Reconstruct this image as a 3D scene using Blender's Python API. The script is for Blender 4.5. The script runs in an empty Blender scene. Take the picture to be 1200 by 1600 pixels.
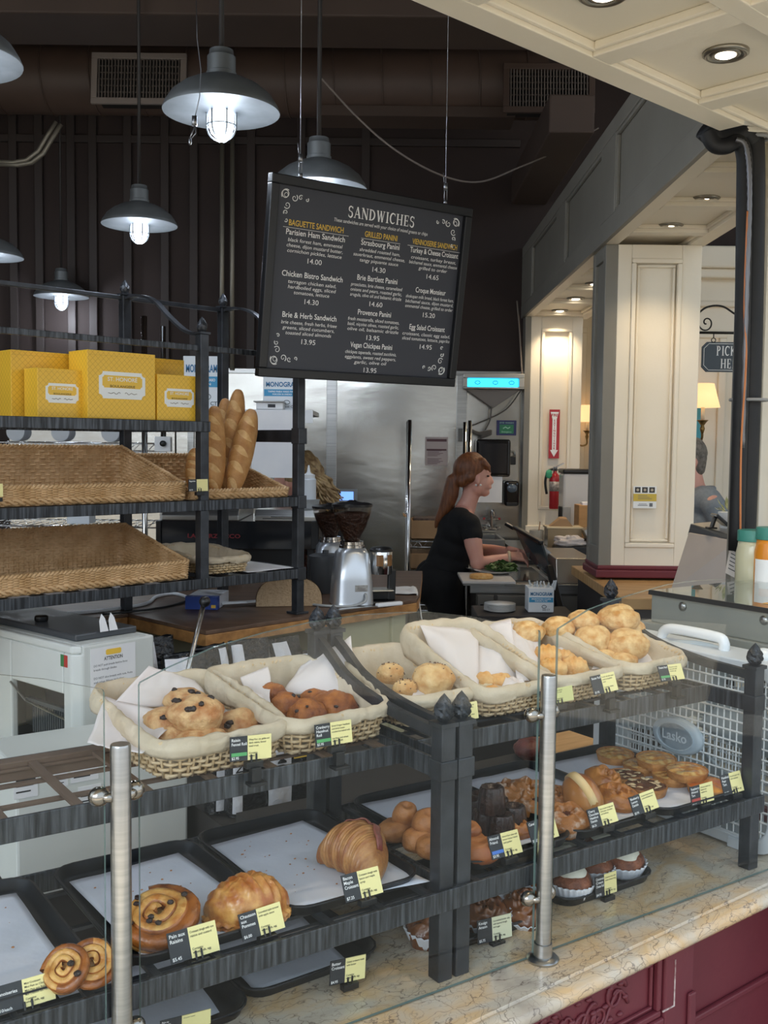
import bpy, bmesh, math, random
import numpy as np
from mathutils import Vector, Matrix, noise as mnoise

random.seed(7)
SC = bpy.context.scene
COL = SC.collection
PI = math.pi

# ------------------------------------------------------------------ camera, world, exposure
F = 1597.0                                  # focal length in pixels of the 1200 x 1600 frame
PITCH, ROLL = math.radians(3.755), math.radians(.646)
CAM = Vector((0, 0, 1.70))
_f = Vector((0, math.cos(PITCH), -math.sin(PITCH)))
_u0 = Vector((0, math.sin(PITCH), math.cos(PITCH)))
_r0 = Vector((1, 0, 0))
_r = _r0 * math.cos(ROLL) + _u0 * math.sin(ROLL)
_u = -_r0 * math.sin(ROLL) + _u0 * math.cos(ROLL)
cd = bpy.data.cameras.new('camera'); cam = bpy.data.objects.new('camera', cd); COL.objects.link(cam)
cd.sensor_fit = 'VERTICAL'; cd.sensor_height = 24.0; cd.sensor_width = 18.0; cd.lens = 24.0 * F / 1600
cd.clip_start = .05; cd.clip_end = 100
cam.matrix_world = Matrix(((_r.x, _u.x, -_f.x, CAM.x), (_r.y, _u.y, -_f.y, CAM.y), (_r.z, _u.z, -_f.z, CAM.z), (0, 0, 0, 1)))
SC.camera = cam
SC.view_settings.view_transform = 'Standard'; SC.view_settings.look = 'None'
SC.view_settings.gamma = 1; SC.view_settings.use_curve_mapping = False
SC.view_settings.exposure = 0.36

W = bpy.data.worlds.new('world'); SC.world = W; W.use_nodes = True
_n = W.node_tree.nodes; _l = W.node_tree.links
_bg = _n['Background']; _tc = _n.new('ShaderNodeTexCoord'); _sx = _n.new('ShaderNodeSeparateXYZ')
_cr = _n.new('ShaderNodeValToRGB')
_mr = _n.new('ShaderNodeMapRange'); _mr.inputs[1].default_value = -1; _mr.inputs[2].default_value = 1
_l.new(_tc.outputs['Generated'], _sx.inputs[0]); _l.new(_sx.outputs['Z'], _mr.inputs[0]); _l.new(_mr.outputs[0], _cr.inputs[0])
_e = _cr.color_ramp.elements
_e[0].position = .40; _e[0].color = (.30, .29, .28, 1)          # paving and street
_e[1].position = 1.0; _e[1].color = (.58, .77, 1.0, 1)
_k = _cr.color_ramp.elements.new(.50); _k.color = (.34, .34, .34, 1)
_k = _cr.color_ramp.elements.new(.56); _k.color = (.82, .91, 1.0, 1)
_l.new(_cr.outputs[0], _bg.inputs[0]); _bg.inputs[1].default_value = 1.25

def area_light(name, loc, target, sx, sy, power, col=(1, 1, 1)):
    d = bpy.data.lights.new(name, 'AREA'); d.shape = 'RECTANGLE'; d.size = sx; d.size_y = sy; d.energy = power; d.color = col
    o = bpy.data.objects.new(name, d); COL.objects.link(o); o.location = loc
    o.rotation_euler = (Vector(target) - Vector(loc)).to_track_quat('-Z', 'Y').to_euler()
    return o
def spot_light(name, loc, power, col, size=100, blend=.6, radius=.03, target=None, parent=None):
    d = bpy.data.lights.new(name, 'SPOT'); d.energy = power; d.color = col; d.spot_size = math.radians(size); d.spot_blend = blend; d.shadow_soft_size = radius
    o = bpy.data.objects.new(name, d); COL.objects.link(o); o.location = loc
    if parent: o.parent = parent
    return o
def point_light(name, loc, power, col, radius=.04, parent=None):
    d = bpy.data.lights.new(name, 'POINT'); d.energy = power; d.color = col; d.shadow_soft_size = radius
    o = bpy.data.objects.new(name, d); COL.objects.link(o); o.location = loc
    if parent: o.parent = parent
    return o
# the open side of the shop: daylight from the street behind and to the left of the viewer
SKYLIGHT = area_light('daylight', (-2.2, -2.6, 3.6), (0.3, 2.2, 1.0), 3.5, 2.5, 135, (.80, .89, 1.0))

# sunshine on the street in front: it comes over the building and only reaches the paving
_sd = bpy.data.lights.new('sun', 'SUN'); _sd.energy = 8.0; _sd.angle = .01; _sd.color = (1, .95, .86)
_so = bpy.data.objects.new('sun', _sd); COL.objects.link(_so); _so.rotation_euler = (math.radians(-32), math.radians(6), 0)

# ------------------------------------------------------------------ measuring helpers
def ray(u, v): return _f + _r * ((u - 600) / F) + _u * ((800 - v) / F)
def atz(u, v, z): d = ray(u, v); return CAM + d * ((z - CAM.z) / d.z)
def aty(u, v, y): d = ray(u, v); return CAM + d * (y / d.y)
def atx(u, v, x): d = ray(u, v); return CAM + d * (x / d.x)
class Frame:
    def __init__(s, o, deg):
        s.o = Vector(o); s.rz = math.radians(deg); s.M = Matrix.Translation(s.o) @ Matrix.Rotation(s.rz, 4, 'Z'); s.I = s.M.inverted()
    def w(s, x, y, z): return s.M @ Vector((x, y, z))
    def l(s, p): return s.I @ Vector(p)
    def _pl(s, u, v, p, n):
        d = ray(u, v); return s.l(CAM + d * ((p - CAM).dot(n) / d.dot(n)))
    def aty(s, u, v, y): return s._pl(u, v, s.w(0, y, 0), s.M.to_3x3() @ Vector((0, 1, 0)))
    def atx(s, u, v, x): return s._pl(u, v, s.w(x, 0, 0), s.M.to_3x3() @ Vector((1, 0, 0)))
    def atz(s, u, v, z): return s.l(atz(u, v, z))
U = Frame((0, 0, 0), 34.5)                       # the display racks
S = Frame((-.535, 3.0, 0), 45.6)                 # the bread shelves and their table
ZC = .85                                         # counter top

# ------------------------------------------------------------------ mesh helpers
class M:
    """collects shapes, builds them as one mesh object"""
    def __init__(s): s.V = []; s.F = []; s.mi = []; s.cur = 0
    def add(s, V, F):
        b = len(s.V); s.V.extend([tuple(v) for v in V]); s.F.extend([tuple(i + b for i in f) for f in F]); s.mi.extend([s.cur] * len(F)); return s
    def slot(s, i): s.cur = i; return s
    def box(s, x0, x1, y0, y1, z0, z1, T=None):
        V = [Vector((x, y, z)) for z in (z0, z1) for y in (y0, y1) for x in (x0, x1)]
        if T is not None: V = [T @ v for v in V]
        return s.add(V, [(0, 2, 3, 1), (4, 5, 7, 6), (0, 1, 5, 4), (2, 6, 7, 3), (0, 4, 6, 2), (1, 3, 7, 5)])
    def bar(s, a, b, w, h=None, up=(0, 0, 1)):
        """square bar from a to b, width w, height h"""
        h = h or w; a = Vector(a); b = Vector(b); d = (b - a).normalized(); x = d.cross(Vector(up))
        if x.length < 1e-4: x = d.cross(Vector((0, 1, 0)))
        x.normalize(); y = x.cross(d)
        V = []
        for p in (a, b):
            for sx, sy in ((-1, -1), (1, -1), (1, 1), (-1, 1)): V.append(p + x * (sx * w / 2) + y * (sy * h / 2))
        return s.add(V, [(3, 2, 1, 0), (4, 5, 6, 7), (0, 1, 5, 4), (1, 2, 6, 5), (2, 3, 7, 6), (3, 0, 4, 7)])
    def tube(s, P, r, n=8, closed=False, cap=True):
        P = [Vector(p) for p in P]; m = len(P)
        R = r if isinstance(r, (list, tuple)) else [r] * m
        V = []; prev = None
        for i, p in enumerate(P):
            if closed: t = P[(i + 1) % m] - P[i - 1]
            else: t = P[min(i + 1, m - 1)] - P[max(i - 1, 0)]
            if t.length < 1e-9: t = Vector((0, 0, 1))
            t.normalize()
            if prev is None:
                a = Vector((0, 0, 1)) if abs(t.z) < .9 else Vector((0, 1, 0)); x = t.cross(a).normalized()
            else:
                x = (prev - t * prev.dot(t))
                x = x.normalized() if x.length > 1e-6 else t.cross(Vector((0, 0, 1))).normalized()
            prev = x; y = t.cross(x)
            for k in range(n):
                q = 2 * PI * k / n; V.append(p + (x * math.cos(q) + y * math.sin(q)) * R[i])
        Fc = []
        for i in range(m if closed else m - 1):
            j = (i + 1) % m
            for k in range(n): Fc.append((i * n + k, i * n + (k + 1) % n, j * n + (k + 1) % n, j * n + k))
        if cap and not closed: Fc += [tuple(range(n))[::-1], tuple((m - 1) * n + k for k in range(n))]
        return s.add(V, Fc)
    def cyl(s, a, b, r0, r1=None, n=20): return s.tube([a, b], [r0, r0 if r1 is None else r1], n)
    def lathe(s, prof, n=28, o=(0, 0, 0), T=None, fn=None):
        V = []; o = Vector(o)
        for i, (r, z) in enumerate(prof):
            for k in range(n):
                q = 2 * PI * k / n; rr = r if fn is None else fn(r, z, q, i)
                v = Vector((rr * math.cos(q), rr * math.sin(q), z)); v = (T @ v if T is not None else v) + o; V.append(v)
        m = len(prof); Fc = []
        for i in range(m - 1):
            for k in range(n): Fc.append((i * n + k, i * n + (k + 1) % n, (i + 1) * n + (k + 1) % n, (i + 1) * n + k))
        if prof[0][0] > 1e-6: Fc.append(tuple(range(n))[::-1])
        if prof[-1][0] > 1e-6: Fc.append(tuple((m - 1) * n + k for k in range(n)))
        return s.add(V, Fc)
    def prism(s, poly, z0, z1, T=None):
        """polygon in x,y lifted from z0 to z1"""
        n = len(poly); V = [Vector((p[0], p[1], z0)) for p in poly] + [Vector((p[0], p[1], z1)) for p in poly]
        if T is not None: V = [T @ v for v in V]
        return s.add(V, [tuple(range(n))[::-1], tuple(range(n, 2 * n))] + [(i, (i + 1) % n, n + (i + 1) % n, n + i) for i in range(n)])
    def grid(s, fn, nu, nv, closeu=False, T=None):
        V = []
        for j in range(nv + 1):
            for i in range(nu if closeu else nu + 1):
                v = Vector(fn(i / nu, j / nv)); V.append(T @ v if T is not None else v)
        w = nu if closeu else nu + 1; Fc = []
        for j in range(nv):
            for i in range(nu): Fc.append((j * w + i, j * w + (i + 1) % w, (j + 1) * w + (i + 1) % w, (j + 1) * w + i))
        return s.add(V, Fc)
    def blob(s, c, r, seed=0, amp=.08, freq=1.6, nu=28, nv=18, T=None, fn=None, flat=None):
        """ellipsoid with soft noise; fn(unit, p) may reshape"""
        c = Vector(c); r = Vector(r if isinstance(r, (tuple, list, Vector)) else (r, r, r)); off = Vector((seed * 3.7, seed * 1.3, seed * 2.1))
        def f(a, b):
            q = 2 * PI * a; p = PI * (b - .5)
            d = Vector((math.cos(p) * math.cos(q), math.cos(p) * math.sin(q), math.sin(p)))
            k = 1 + amp * mnoise.noise(d * freq + off) + amp * .4 * mnoise.noise(d * freq * 2.7 + off)
            v = Vector((d.x * r.x, d.y * r.y, d.z * r.z)) * k
            if fn: v = fn(d, v)
            if flat is not None and v.z < -flat * r.z: v.z = -flat * r.z + (v.z + flat * r.z) * .15
            if T is not None: v = T @ v
            return v + c
        return s.grid(f, nu, nv, closeu=True)
    def build(s, name, mat=None, parent=None, smooth=False, bevel=0, loc=None, rz=None, seg=2, auto=None):
        me = bpy.data.meshes.new(name); me.from_pydata(s.V, [], s.F)
        mats = mat if isinstance(mat, (list, tuple)) else [mat]
        for m in mats:
            if m: me.materials.append(m)
        if len(mats) > 1: me.polygons.foreach_set('material_index', s.mi)
        if smooth: me.polygons.foreach_set('use_smooth', [True] * len(me.polygons))
        me.validate(); me.update()
        o = bpy.data.objects.new(name, me); COL.objects.link(o)
        if parent: o.parent = parent
        if loc is not None: o.location = loc
        if rz is not None: o.rotation_euler = (0, 0, rz)
        if bevel:
            b = o.modifiers.new('bevel', 'BEVEL'); b.width = bevel; b.segments = seg; b.limit_method = 'ANGLE'; b.angle_limit = math.radians(35)
        if auto: me.set_sharp_from_angle(angle=math.radians(auto))
        return o
def tag(o, label=None, cat=None, group=None, kind=None):
    if label: o['label'] = label
    if cat: o['category'] = cat
    if group: o['group'] = group
    if kind: o['kind'] = kind
    return o
def thing(name, label, cat, loc=(0, 0, 0), rz=0, group=None, rot=None):
    o = bpy.data.objects.new(name, None); COL.objects.link(o); o.empty_display_size = .05
    o.location = loc; o.rotation_euler = rot if rot is not None else (0, 0, rz)
    return tag(o, label, cat, group)
def struct(o): o['kind'] = 'structure'; return o
def copy_tree(o, parent=None, loc=None, rz=None, label=None, group=None):
    kids = list(o.children); c = o.copy(); COL.objects.link(c)
    if parent: c.parent = parent
    if loc is not None: c.location = loc
    if rz is not None: c.rotation_euler = (0, 0, rz)
    if label: c['label'] = label
    if group: c['group'] = group
    for k in kids: copy_tree(k, c)
    return c
def subsurf(o, n=1):
    m = o.modifiers.new('subsurf', 'SUBSURF'); m.levels = n; m.render_levels = n; return o
def remesh(o, vox, it=4):
    m = o.modifiers.new('remesh', 'REMESH'); m.mode = 'VOXEL'; m.voxel_size = vox; m.use_smooth_shade = True
    s = o.modifiers.new('smooth', 'SMOOTH'); s.factor = .5; s.iterations = it; return o
_txt = {}
def text_geo(body, size=1, align='CENTER', shear=0, bold=0, spacing=1):
    k = (body, size, align, shear, bold, spacing)
    if k in _txt: return _txt[k]
    c = bpy.data.curves.new('lettering', 'FONT'); c.body = body; c.size = size; c.align_x = align; c.shear = shear; c.offset = bold; c.space_character = spacing
    c.resolution_u = 3; c.fill_mode = 'FRONT'
    o = bpy.data.objects.new('lettering', c); COL.objects.link(o)
    me = o.to_mesh()
    V = [v.co.copy() for v in me.vertices]; Fc = [tuple(p.vertices) for p in me.polygons]
    o.to_mesh_clear(); bpy.data.objects.remove(o); bpy.data.curves.remove(c)
    _txt[k] = (V, Fc); return V, Fc
def put_text(m, body, T, size, align='CENTER', shear=0, bold=0, spacing=1, width=None):
    """lettering in the plane of T (x along the line, y up, z out of the surface)"""
    V, Fc = text_geo(body, 1, align, shear, bold, spacing)
    if not V: return
    sx = size
    if width:
        w = max(v.x for v in V) - min(v.x for v in V); sx = width / max(w, 1e-6)
    m.add([T @ Vector((v.x * sx, v.y * size, 0)) for v in V], Fc)

# ------------------------------------------------------------------ material helpers
def hexc(h):
    h = h.lstrip('#'); c = [int(h[i:i + 2], 16) / 255 for i in (0, 2, 4)]
    return tuple((x / 12.92 if x <= .04045 else ((x + .055) / 1.055) ** 2.4) for x in c) + (1,)
_mats = {}
def mat(name, col, rough=.5, metal=0, col2=None, scale=8, detail=4, lo=.35, hi=.65, bump=0, bscale=None, stretch=None, spec=None, coat=0, sub=0, subr=None, alpha=1, emit=0, trans=0, ior=None, aniso=0, wave=None, bdist=.01):
    if name in _mats: return _mats[name]
    m = bpy.data.materials.new(name); m.use_nodes = True; nt = m.node_tree; N = nt.nodes; L = nt.links; b = N['Principled BSDF']
    c = hexc(col) if isinstance(col, str) else col
    b.inputs['Base Color'].default_value = c; b.inputs['Roughness'].default_value = rough; b.inputs['Metallic'].default_value = metal
    if spec is not None: b.inputs['Specular IOR Level'].default_value = spec
    if coat: b.inputs['Coat Weight'].default_value = coat; b.inputs['Coat Roughness'].default_value = .15
    if sub: b.inputs['Subsurface Weight'].default_value = sub; b.inputs['Subsurface Radius'].default_value = subr or (.02, .01, .005); b.inputs['Subsurface Scale'].default_value = 1
    if alpha < 1: b.inputs['Alpha'].default_value = alpha
    if trans: b.inputs['Transmission Weight'].default_value = trans
    if ior: b.inputs['IOR'].default_value = ior
    if emit: b.inputs['Emission Color'].default_value = c; b.inputs['Emission Strength'].default_value = emit
    co = None
    if col2 or bump:
        tc = N.new('ShaderNodeTexCoord'); mp = N.new('ShaderNodeMapping'); L.new(tc.outputs['Object'], mp.inputs[0]); co = mp.outputs[0]
        if stretch: mp.inputs['Scale'].default_value = stretch
    if col2:
        if wave:
            nz = N.new('ShaderNodeTexWave'); nz.inputs['Scale'].default_value = scale; nz.inputs['Distortion'].default_value = wave; nz.inputs['Detail'].default_value = detail; nz.inputs['Detail Scale'].default_value = 1.5; out = nz.outputs['Fac']
        else:
            nz = N.new('ShaderNodeTexNoise'); nz.inputs['Scale'].default_value = scale; nz.inputs['Detail'].default_value = detail; out = nz.outputs['Fac']
        L.new(co, nz.inputs['Vector'])
        rp = N.new('ShaderNodeValToRGB'); rp.color_ramp.elements[0].position = lo; rp.color_ramp.elements[1].position = hi
        rp.color_ramp.elements[0].color = c; rp.color_ramp.elements[1].color = hexc(col2) if isinstance(col2, str) else col2
        L.new(out, rp.inputs[0]); L.new(rp.outputs[0], b.inputs['Base Color'])
    if bump:
        n2 = N.new('ShaderNodeTexNoise'); n2.inputs['Scale'].default_value = bscale or scale * 3; n2.inputs['Detail'].default_value = 5; L.new(co, n2.inputs['Vector'])
        bp = N.new('ShaderNodeBump'); bp.inputs['Strength'].default_value = bump; bp.inputs['Distance'].default_value = bdist
        L.new(n2.outputs['Fac'], bp.inputs['Height']); L.new(bp.outputs[0], b.inputs['Normal'])
    _mats[name] = m; return m
def glass_mat(name, tint=(1, 1, 1, 1), rough=.0, refl=1.0):
    """thin clear pane: clear with a Fresnel reflection"""
    if name in _mats: return _mats[name]
    m = bpy.data.materials.new(name); m.use_nodes = True; nt = m.node_tree; N = nt.nodes; L = nt.links; N.remove(N['Principled BSDF'])
    o = N['Material Output']; t = N.new('ShaderNodeBsdfTransparent'); t.inputs[0].default_value = tint
    g = N.new('ShaderNodeBsdfGlossy'); g.inputs['Roughness'].default_value = rough
    fr = N.new('ShaderNodeFresnel'); fr.inputs[0].default_value = 1.45; ge = N.new('ShaderNodeNewGeometry'); iv = N.new('ShaderNodeMath'); iv.operation = 'SUBTRACT'; iv.inputs[0].default_value = 1; L.new(ge.outputs['Backfacing'], iv.inputs[1]); m2 = N.new('ShaderNodeMath'); m2.operation = 'MULTIPLY'
    mu = N.new('ShaderNodeMath'); mu.operation = 'MULTIPLY'; mu.inputs[1].default_value = refl
    mx = N.new('ShaderNodeMixShader'); L.new(fr.outputs[0], mu.inputs[0]); L.new(mu.outputs[0], m2.inputs[0]); L.new(iv.outputs[0], m2.inputs[1]); L.new(m2.outputs[0], mx.inputs[0]); L.new(t.outputs[0], mx.inputs[1]); L.new(g.outputs[0], mx.inputs[2]); L.new(mx.outputs[0], o.inputs[0])
    _mats[name] = m; return m
def emit_mat(name, col, strength):
    if name in _mats: return _mats[name]
    m = bpy.data.materials.new(name); m.use_nodes = True; nt = m.node_tree; N = nt.nodes
    b = N['Principled BSDF']; c = hexc(col)
    b.inputs['Base Color'].default_value = c; b.inputs['Emission Color'].default_value = c; b.inputs['Emission Strength'].default_value = strength
    _mats[name] = m; return m

# paints and metals
BROWN = mat('brown wall paint', '#352925', .8, col2='#2f2421', scale=2.5, bump=.05, bscale=60)
BATTEN = mat('batten grey paint', '#352c29', .6)
DUCTM = mat('brown duct paint', '#4a3a31', .55, col2='#54433a', scale=3)
CREAM = mat('cream paint', '#efe5d2', .45, col2='#eae0cb', scale=3, bump=.04, bscale=90)
SHADECREAM = mat('shaded cream paint', '#7f7b71', .5, col2='#868278', scale=4)  # the cream paint again, with the shade on inward faces put into its colour
MAROON = mat('maroon paint', '#6e2c34', .5, col2='#652730', scale=4, bump=.08, bscale=40)
IRON = mat('blackened wrought iron', '#2f3134', .38, .5, col2='#5a5e64', scale=4, stretch=(34, 34, 2), lo=.42, hi=.66, bump=.5, bscale=7, bdist=.003)
IRONP = mat('dark steel post', '#36383c', .38, .55, col2='#4b4e53', scale=14, bump=.12, bscale=60)
STEEL = mat('brushed stainless steel', '#b9b9b6', .28, 1, col2='#a6a6a4', scale=3, stretch=(1, 1, 40))
CHROME = mat('bright chrome', '#d6d6d6', .12, 1)
BLACKP = mat('black plastic', '#141415', .35)
BLACKT = mat('black sheet tray', '#17191d', .38, .3, col2='#202328', scale=9)
WHITEP = mat('white plastic', '#e4e6e8', .4)
PAPER = mat('white paper', '#e9e8e8', .8, col2='#dfdfe2', scale=6)
WOOD = mat('butcher block wood', '#b8864f', .45, col2='#95683c', scale=3, stretch=(1.2, 14, 14), bump=.1)
WOODD = mat('worn brown table top', '#5b4536', .42, col2='#6d5544', scale=3, stretch=(1.5, 12, 12))
KRAFT = mat('brown cardboard', '#9b7a58', .8, col2='#a5845f', scale=5)
INK = mat('black ink', '#1d1d20', .7)
INKW = mat('white ink', '#f2f2f0', .6)
INKG = mat('gold ink', '#dfb94c', .6)
CLEAR = glass_mat('clear sneeze guard glass', (.975, .985, .98, 1))
GLASSE = mat('glass edge', '#6f857f', .12, alpha=.8)
# ------------------------------------------------------------------ the shell of the shop
FLOORM = mat('grey terrazzo floor', '#8d8880', .5, col2='#a19c94', scale=30)
PAVE = mat('pale paving', '#cbbfac', .8, col2='#bdb19f', scale=10)
struct(M().box(-5.5, 5.5, 1.6, 11, -.1, 0).build('floor', FLOORM))
struct(M().box(-9, 9, -9, 1.6, -.1, 0).build('floor_street', PAVE))
struct(M().box(-5.5, 3.6, 7.12, 7.25, 0, 5).build('wall_back', BROWN)) if False else None
struct(M().box(-5.5, .95, 7.12, 7.25, 0, 5).box(.95, 5.5, 7.12, 7.25, 3.06, 5).build('wall_back', BROWN))
struct(M().box(-5.6, -5.5, 1.6, 7.25, 0, 5).build('wall_left', BROWN))
struct(M().box(-5.6, 5.5, 1.0, 11.1, 5, 5.1).build('ceiling', BROWN))
# battens and the thin ledge on the brown wall
b = M()
for u in (22, 62, 112, 146, 200, 258, 303, 392, 470, 570):
    x = aty(u, 400, 7.1).x; b.box(x - .028, x + .028, 7.085, 7.125, 2.19, 5)
b.box(-5.5, .9, 7.09, 7.125, 3.73, 3.78)
struct(b.build('trim_battens', BATTEN, bevel=.004))
# roof beam crossing the view and the dropped soffit running to the back
BEAMM = mat('dark brown beam', '#45372f', .7, col2='#4c3d34', scale=2)
struct(M().box(-5.5, 1.2, 5.0, 5.4, 3.73, 4.6).build('trim_beam', BEAMM, bevel=.01))
struct(M().box(-5.5, 1.2, 4.97, 5.0, 3.86, 3.9).build('trim_beam_ledge', BEAMM))
struct(M().box(.845, 1.085, 5.5, 7.12, 3.35, 3.55).build('trim_drop_soffit', BEAMM, bevel=.01))
# stainless wall cladding
STEELW = mat('stainless wall cladding', '#c6c4bd', .20, 1, col2='#b5b3ad', scale=1.2, bump=.20, bscale=1.3, stretch=(.6, 1, 1.3), bdist=.05)
seam1, seam2, seam3 = aty(518, 700, 7.09).x, aty(721, 650, 7.09).x, .955
b = M()
for x0, x1 in ((-2.6, -1.45), (-1.445, seam1), (seam1 + .004, seam2), (seam2 + .004, seam3)): b.box(x0, x1, 7.085, 7.12, 0, 2.19)
struct(b.build('wall_steel_cladding', STEELW, bevel=.004))
b = M()
for x in (seam1, seam2): b.box(x - .035, x + .035, 7.07, 7.086, 0, 2.19)
b.box(-2.6, seam3, 7.07, 7.09, 2.18, 2.215)
struct(b.build('trim_steel_seams', STEEL, bevel=.003))

# the long spiral duct with two registers
t = thing('air_duct', 'big brown spiral duct running across the top of the back wall', 'duct', (0, 6.3, 3.87))
b = M(); b.tube([(-5.4, 0, 0), (.93, 0, 0)], .2, 40); b.build('duct_body', DUCTM, t, auto=40)
b = M()
for i in range(22):
    x = -5.2 + i * .285; P = [(x + .06 * k / 24, .203 * math.cos(2 * PI * k / 24), .203 * math.sin(2 * PI * k / 24)) for k in range(24)]
    b.tube(P, .005, 5, closed=True)
b.build('seam', DUCTM, t, smooth=True)
b = M(); b.box(-.42, .75, -.12, .12, -.23, -.17); b.build('hanger_plate', BEAMM, t)
REG = mat('register frame', '#6b625c', .55); REGD = mat('register dark', '#1b1817', .8)
def register(u, v, w, h, lab, frame):
    p = aty(u, v, 6.07); q = thing('air_register', lab, 'vent', p, rot=(math.radians(-6), 0, 0), group='registers on the duct')
    b = M(); e = .035
    b.box(-w / 2, w / 2, -.01, .012, h / 2 - e, h / 2).box(-w / 2, w / 2, -.01, .012, -h / 2, -h / 2 + e)
    b.box(-w / 2, -w / 2 + e, -.01, .012, -h / 2 + e, h / 2 - e).box(w / 2 - e, w / 2, -.01, .012, -h / 2 + e, h / 2 - e)
    b.build('frame', frame, q, bevel=.003)
    M().box(-w / 2 + e, w / 2 - e, .02, .14, -h / 2 + e, h / 2 - e).build('backing', REGD, q)
    b = M(); n = 26
    for i in range(n):
        x = -w / 2 + e + (i + .5) * (w - 2 * e) / n; b.box(x - .003, x + .003, -.004, .02, -h / 2 + e, h / 2 - e)
    for i in range(5):
        z = -h / 2 + e + (i + 1) * (h - 2 * e) / 6; b.box(-w / 2 + e, w / 2 - e, .004, .02, z - .002, z + .002)
    b.build('louvre', REG, q)
register(217, 123, .55, .30, 'pale framed air register on the duct above the hanging lamps', mat('register pale frame', '#8c817a', .55))
register(858, 138, .53, .29, 'dark framed air register on the duct near the cream ceiling', DUCTM)
# conduits
CONDM = mat('galvanised conduit', '#8b8578', .45, .5)
for u, lab in ((347, 'pale vertical conduit on the brown wall, left of the two'), (363, 'pale vertical conduit on the brown wall, right of the two')):
    x = aty(u, 400, 7.06).x; tag(M().tube([(0, 0, 2.2), (0, 0, 3.86)], .016, 10).build('conduit', CONDM, smooth=True, loc=(x, 7.06, 0)), lab, 'pipe', 'conduits on the brown wall')
P = [aty(u, v, 6.4) for u, v in ((-20, 252), (20, 254), (42, 250), (60, 236), (74, 212), (88, 190))]
tag(M().tube(P, .014, 10).tube([p + Vector((.03, 0, -.015)) for p in P], .014, 10).build('conduit', CONDM, smooth=True), 'pair of bent grey conduits rising to the duct at the left edge', 'pipe')

# ------------------------------------------------------------------ panelled beam and soffit
def frame_strip(b, T, w, h, t=.012, d=.012):
    """rectangular moulding w x h centred in T's xy plane, raised d along z"""
    for (x0, x1, y0, y1) in ((-w / 2, w / 2, h / 2 - t, h / 2), (-w / 2, w / 2, -h / 2, -h / 2 + t), (-w / 2, -w / 2 + t, -h / 2 + t, h / 2 - t), (w / 2 - t, w / 2, -h / 2 + t, h / 2 - t)):
        b.box(x0, x1, y0, y1, 0, d, T)
def TM(o, x, y):
    """matrix with origin o and axes x, y, x cross y"""
    x = Vector(x).normalized(); y = Vector(y).normalized(); z = x.cross(y)
    return Matrix(((x.x, y.x, z.x, o[0]), (x.y, y.y, z.y, o[1]), (x.z, y.z, z.z, o[2]), (0, 0, 0, 1)))
bx0, bz0, bz1 = .93, 2.58, 3.06
b = M(); b.box(bx0 + .02, bx0 + .06, 2.95, 7.12, bz0 + .061, bz1)
b.box(bx0 - .001, bx0 + .02, 2.95, 7.12, bz0 - .001, bz0 + .085).box(bx0, bx0 + .02, 2.95, 7.12, bz1 - .07, bz1)
edges = [2.95, 3.02, 4.27, 4.50, 5.44, 5.76, 6.55, 7.12]
for y0, y1 in ((2.95, 3.02), (4.27, 4.55), (5.44, 5.72), (6.66, 7.12)): b.box(bx0, bx0 + .02, y0, y1, bz0 + .085, bz1 - .07)
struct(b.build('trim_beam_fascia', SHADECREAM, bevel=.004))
b = M()
for y0, y1 in ((3.02, 4.27), (4.55, 5.44), (5.72, 6.66)):
    T = TM((bx0 + .02, (y0 + y1) / 2, (bz0 + .085 + bz1 - .07) / 2), (0, -1, 0), (0, 0, 1)); frame_strip(b, T, y1 - y0, bz1 - bz0 - .155, .016, .016)
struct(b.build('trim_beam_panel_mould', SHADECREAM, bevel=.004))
# soffit underside: border, ribs and sunk panels
b = M(); b.box(bx0 + .001, 1.005, 2.95, 7.12, bz0, bz0 + .03).box(1.315, 1.385, 2.95, 7.12, bz0, bz0 + .03).box(1.0, 1.32, 2.95, 7.12, bz0 + .03, bz0 + .06)
ribs = [3.36, 3.82, 4.28, 4.85, 5.33, 5.84, 6.39, 6.95]
for y in ribs: b.box(1.005, 1.315, y - .035, y + .035, bz0, bz0 + .03)
struct(b.build('ceiling_soffit', CREAM, bevel=.003))
b = M()
for y0, y1 in zip([2.95] + [r + .035 for r in ribs], [r - .035 for r in ribs]):
    T = TM((1.16, (y0 + y1) / 2, bz0 + .03), (1, 0, 0), (0, -1, 0)); frame_strip(b, T, .31, y1 - y0, .014, .016)
struct(b.build('trim_soffit_mould', CREAM, bevel=.003))
struct(M().box(1.33, 1.385, 2.95, 7.12, bz0 + .03, bz1).build('trim_beam_outer_fascia', CREAM))

RINGM = mat('nickel downlight ring', '#9a9488', .3, .9); LENS = emit_mat('downlight lens', '#fff0d8', 9)
def downlight(p, r, lab, grp, power):
    q = thing('downlight', lab, 'ceiling light', p, group=grp)
    M().lathe([(r, .004), (r, -.003), (r * .86, -.008), (r * .72, -.004), (r * .70, .0)], 32).build('trim_ring', RINGM, q, smooth=True)
    M().lathe([(r * .70, .0), (r * .62, -.006), (r * .45, -.006), (r * .42, .0)], 28).build('gimbal', RINGM, q, smooth=True)
    M().lathe([(r * .47, -.0055), (r * .3, -.0095), (0.0001, -.0105)], 24).build('lens', LENS, q)
    spot_light('downlight_glow', (0, 0, -.03), power, (1, .80, .55), 110, .8, .03, parent=q)
for i, (u, v) in enumerate(((1117, 311), (1060, 353), (938, 443), (910, 466), (885, 485))):
    p = atz(u, v, bz0 + .028); p.x = 1.157
    downlight(p, .055, ['round downlight in the soffit nearest the black pipes', 'round downlight second from the black pipes in the soffit', 'round downlight in the soffit, half hidden by the tall column', 'round downlight in the soffit, second from its far end', 'round downlight at the far end of the soffit'][i], 'downlights under the soffit', 13)

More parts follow.
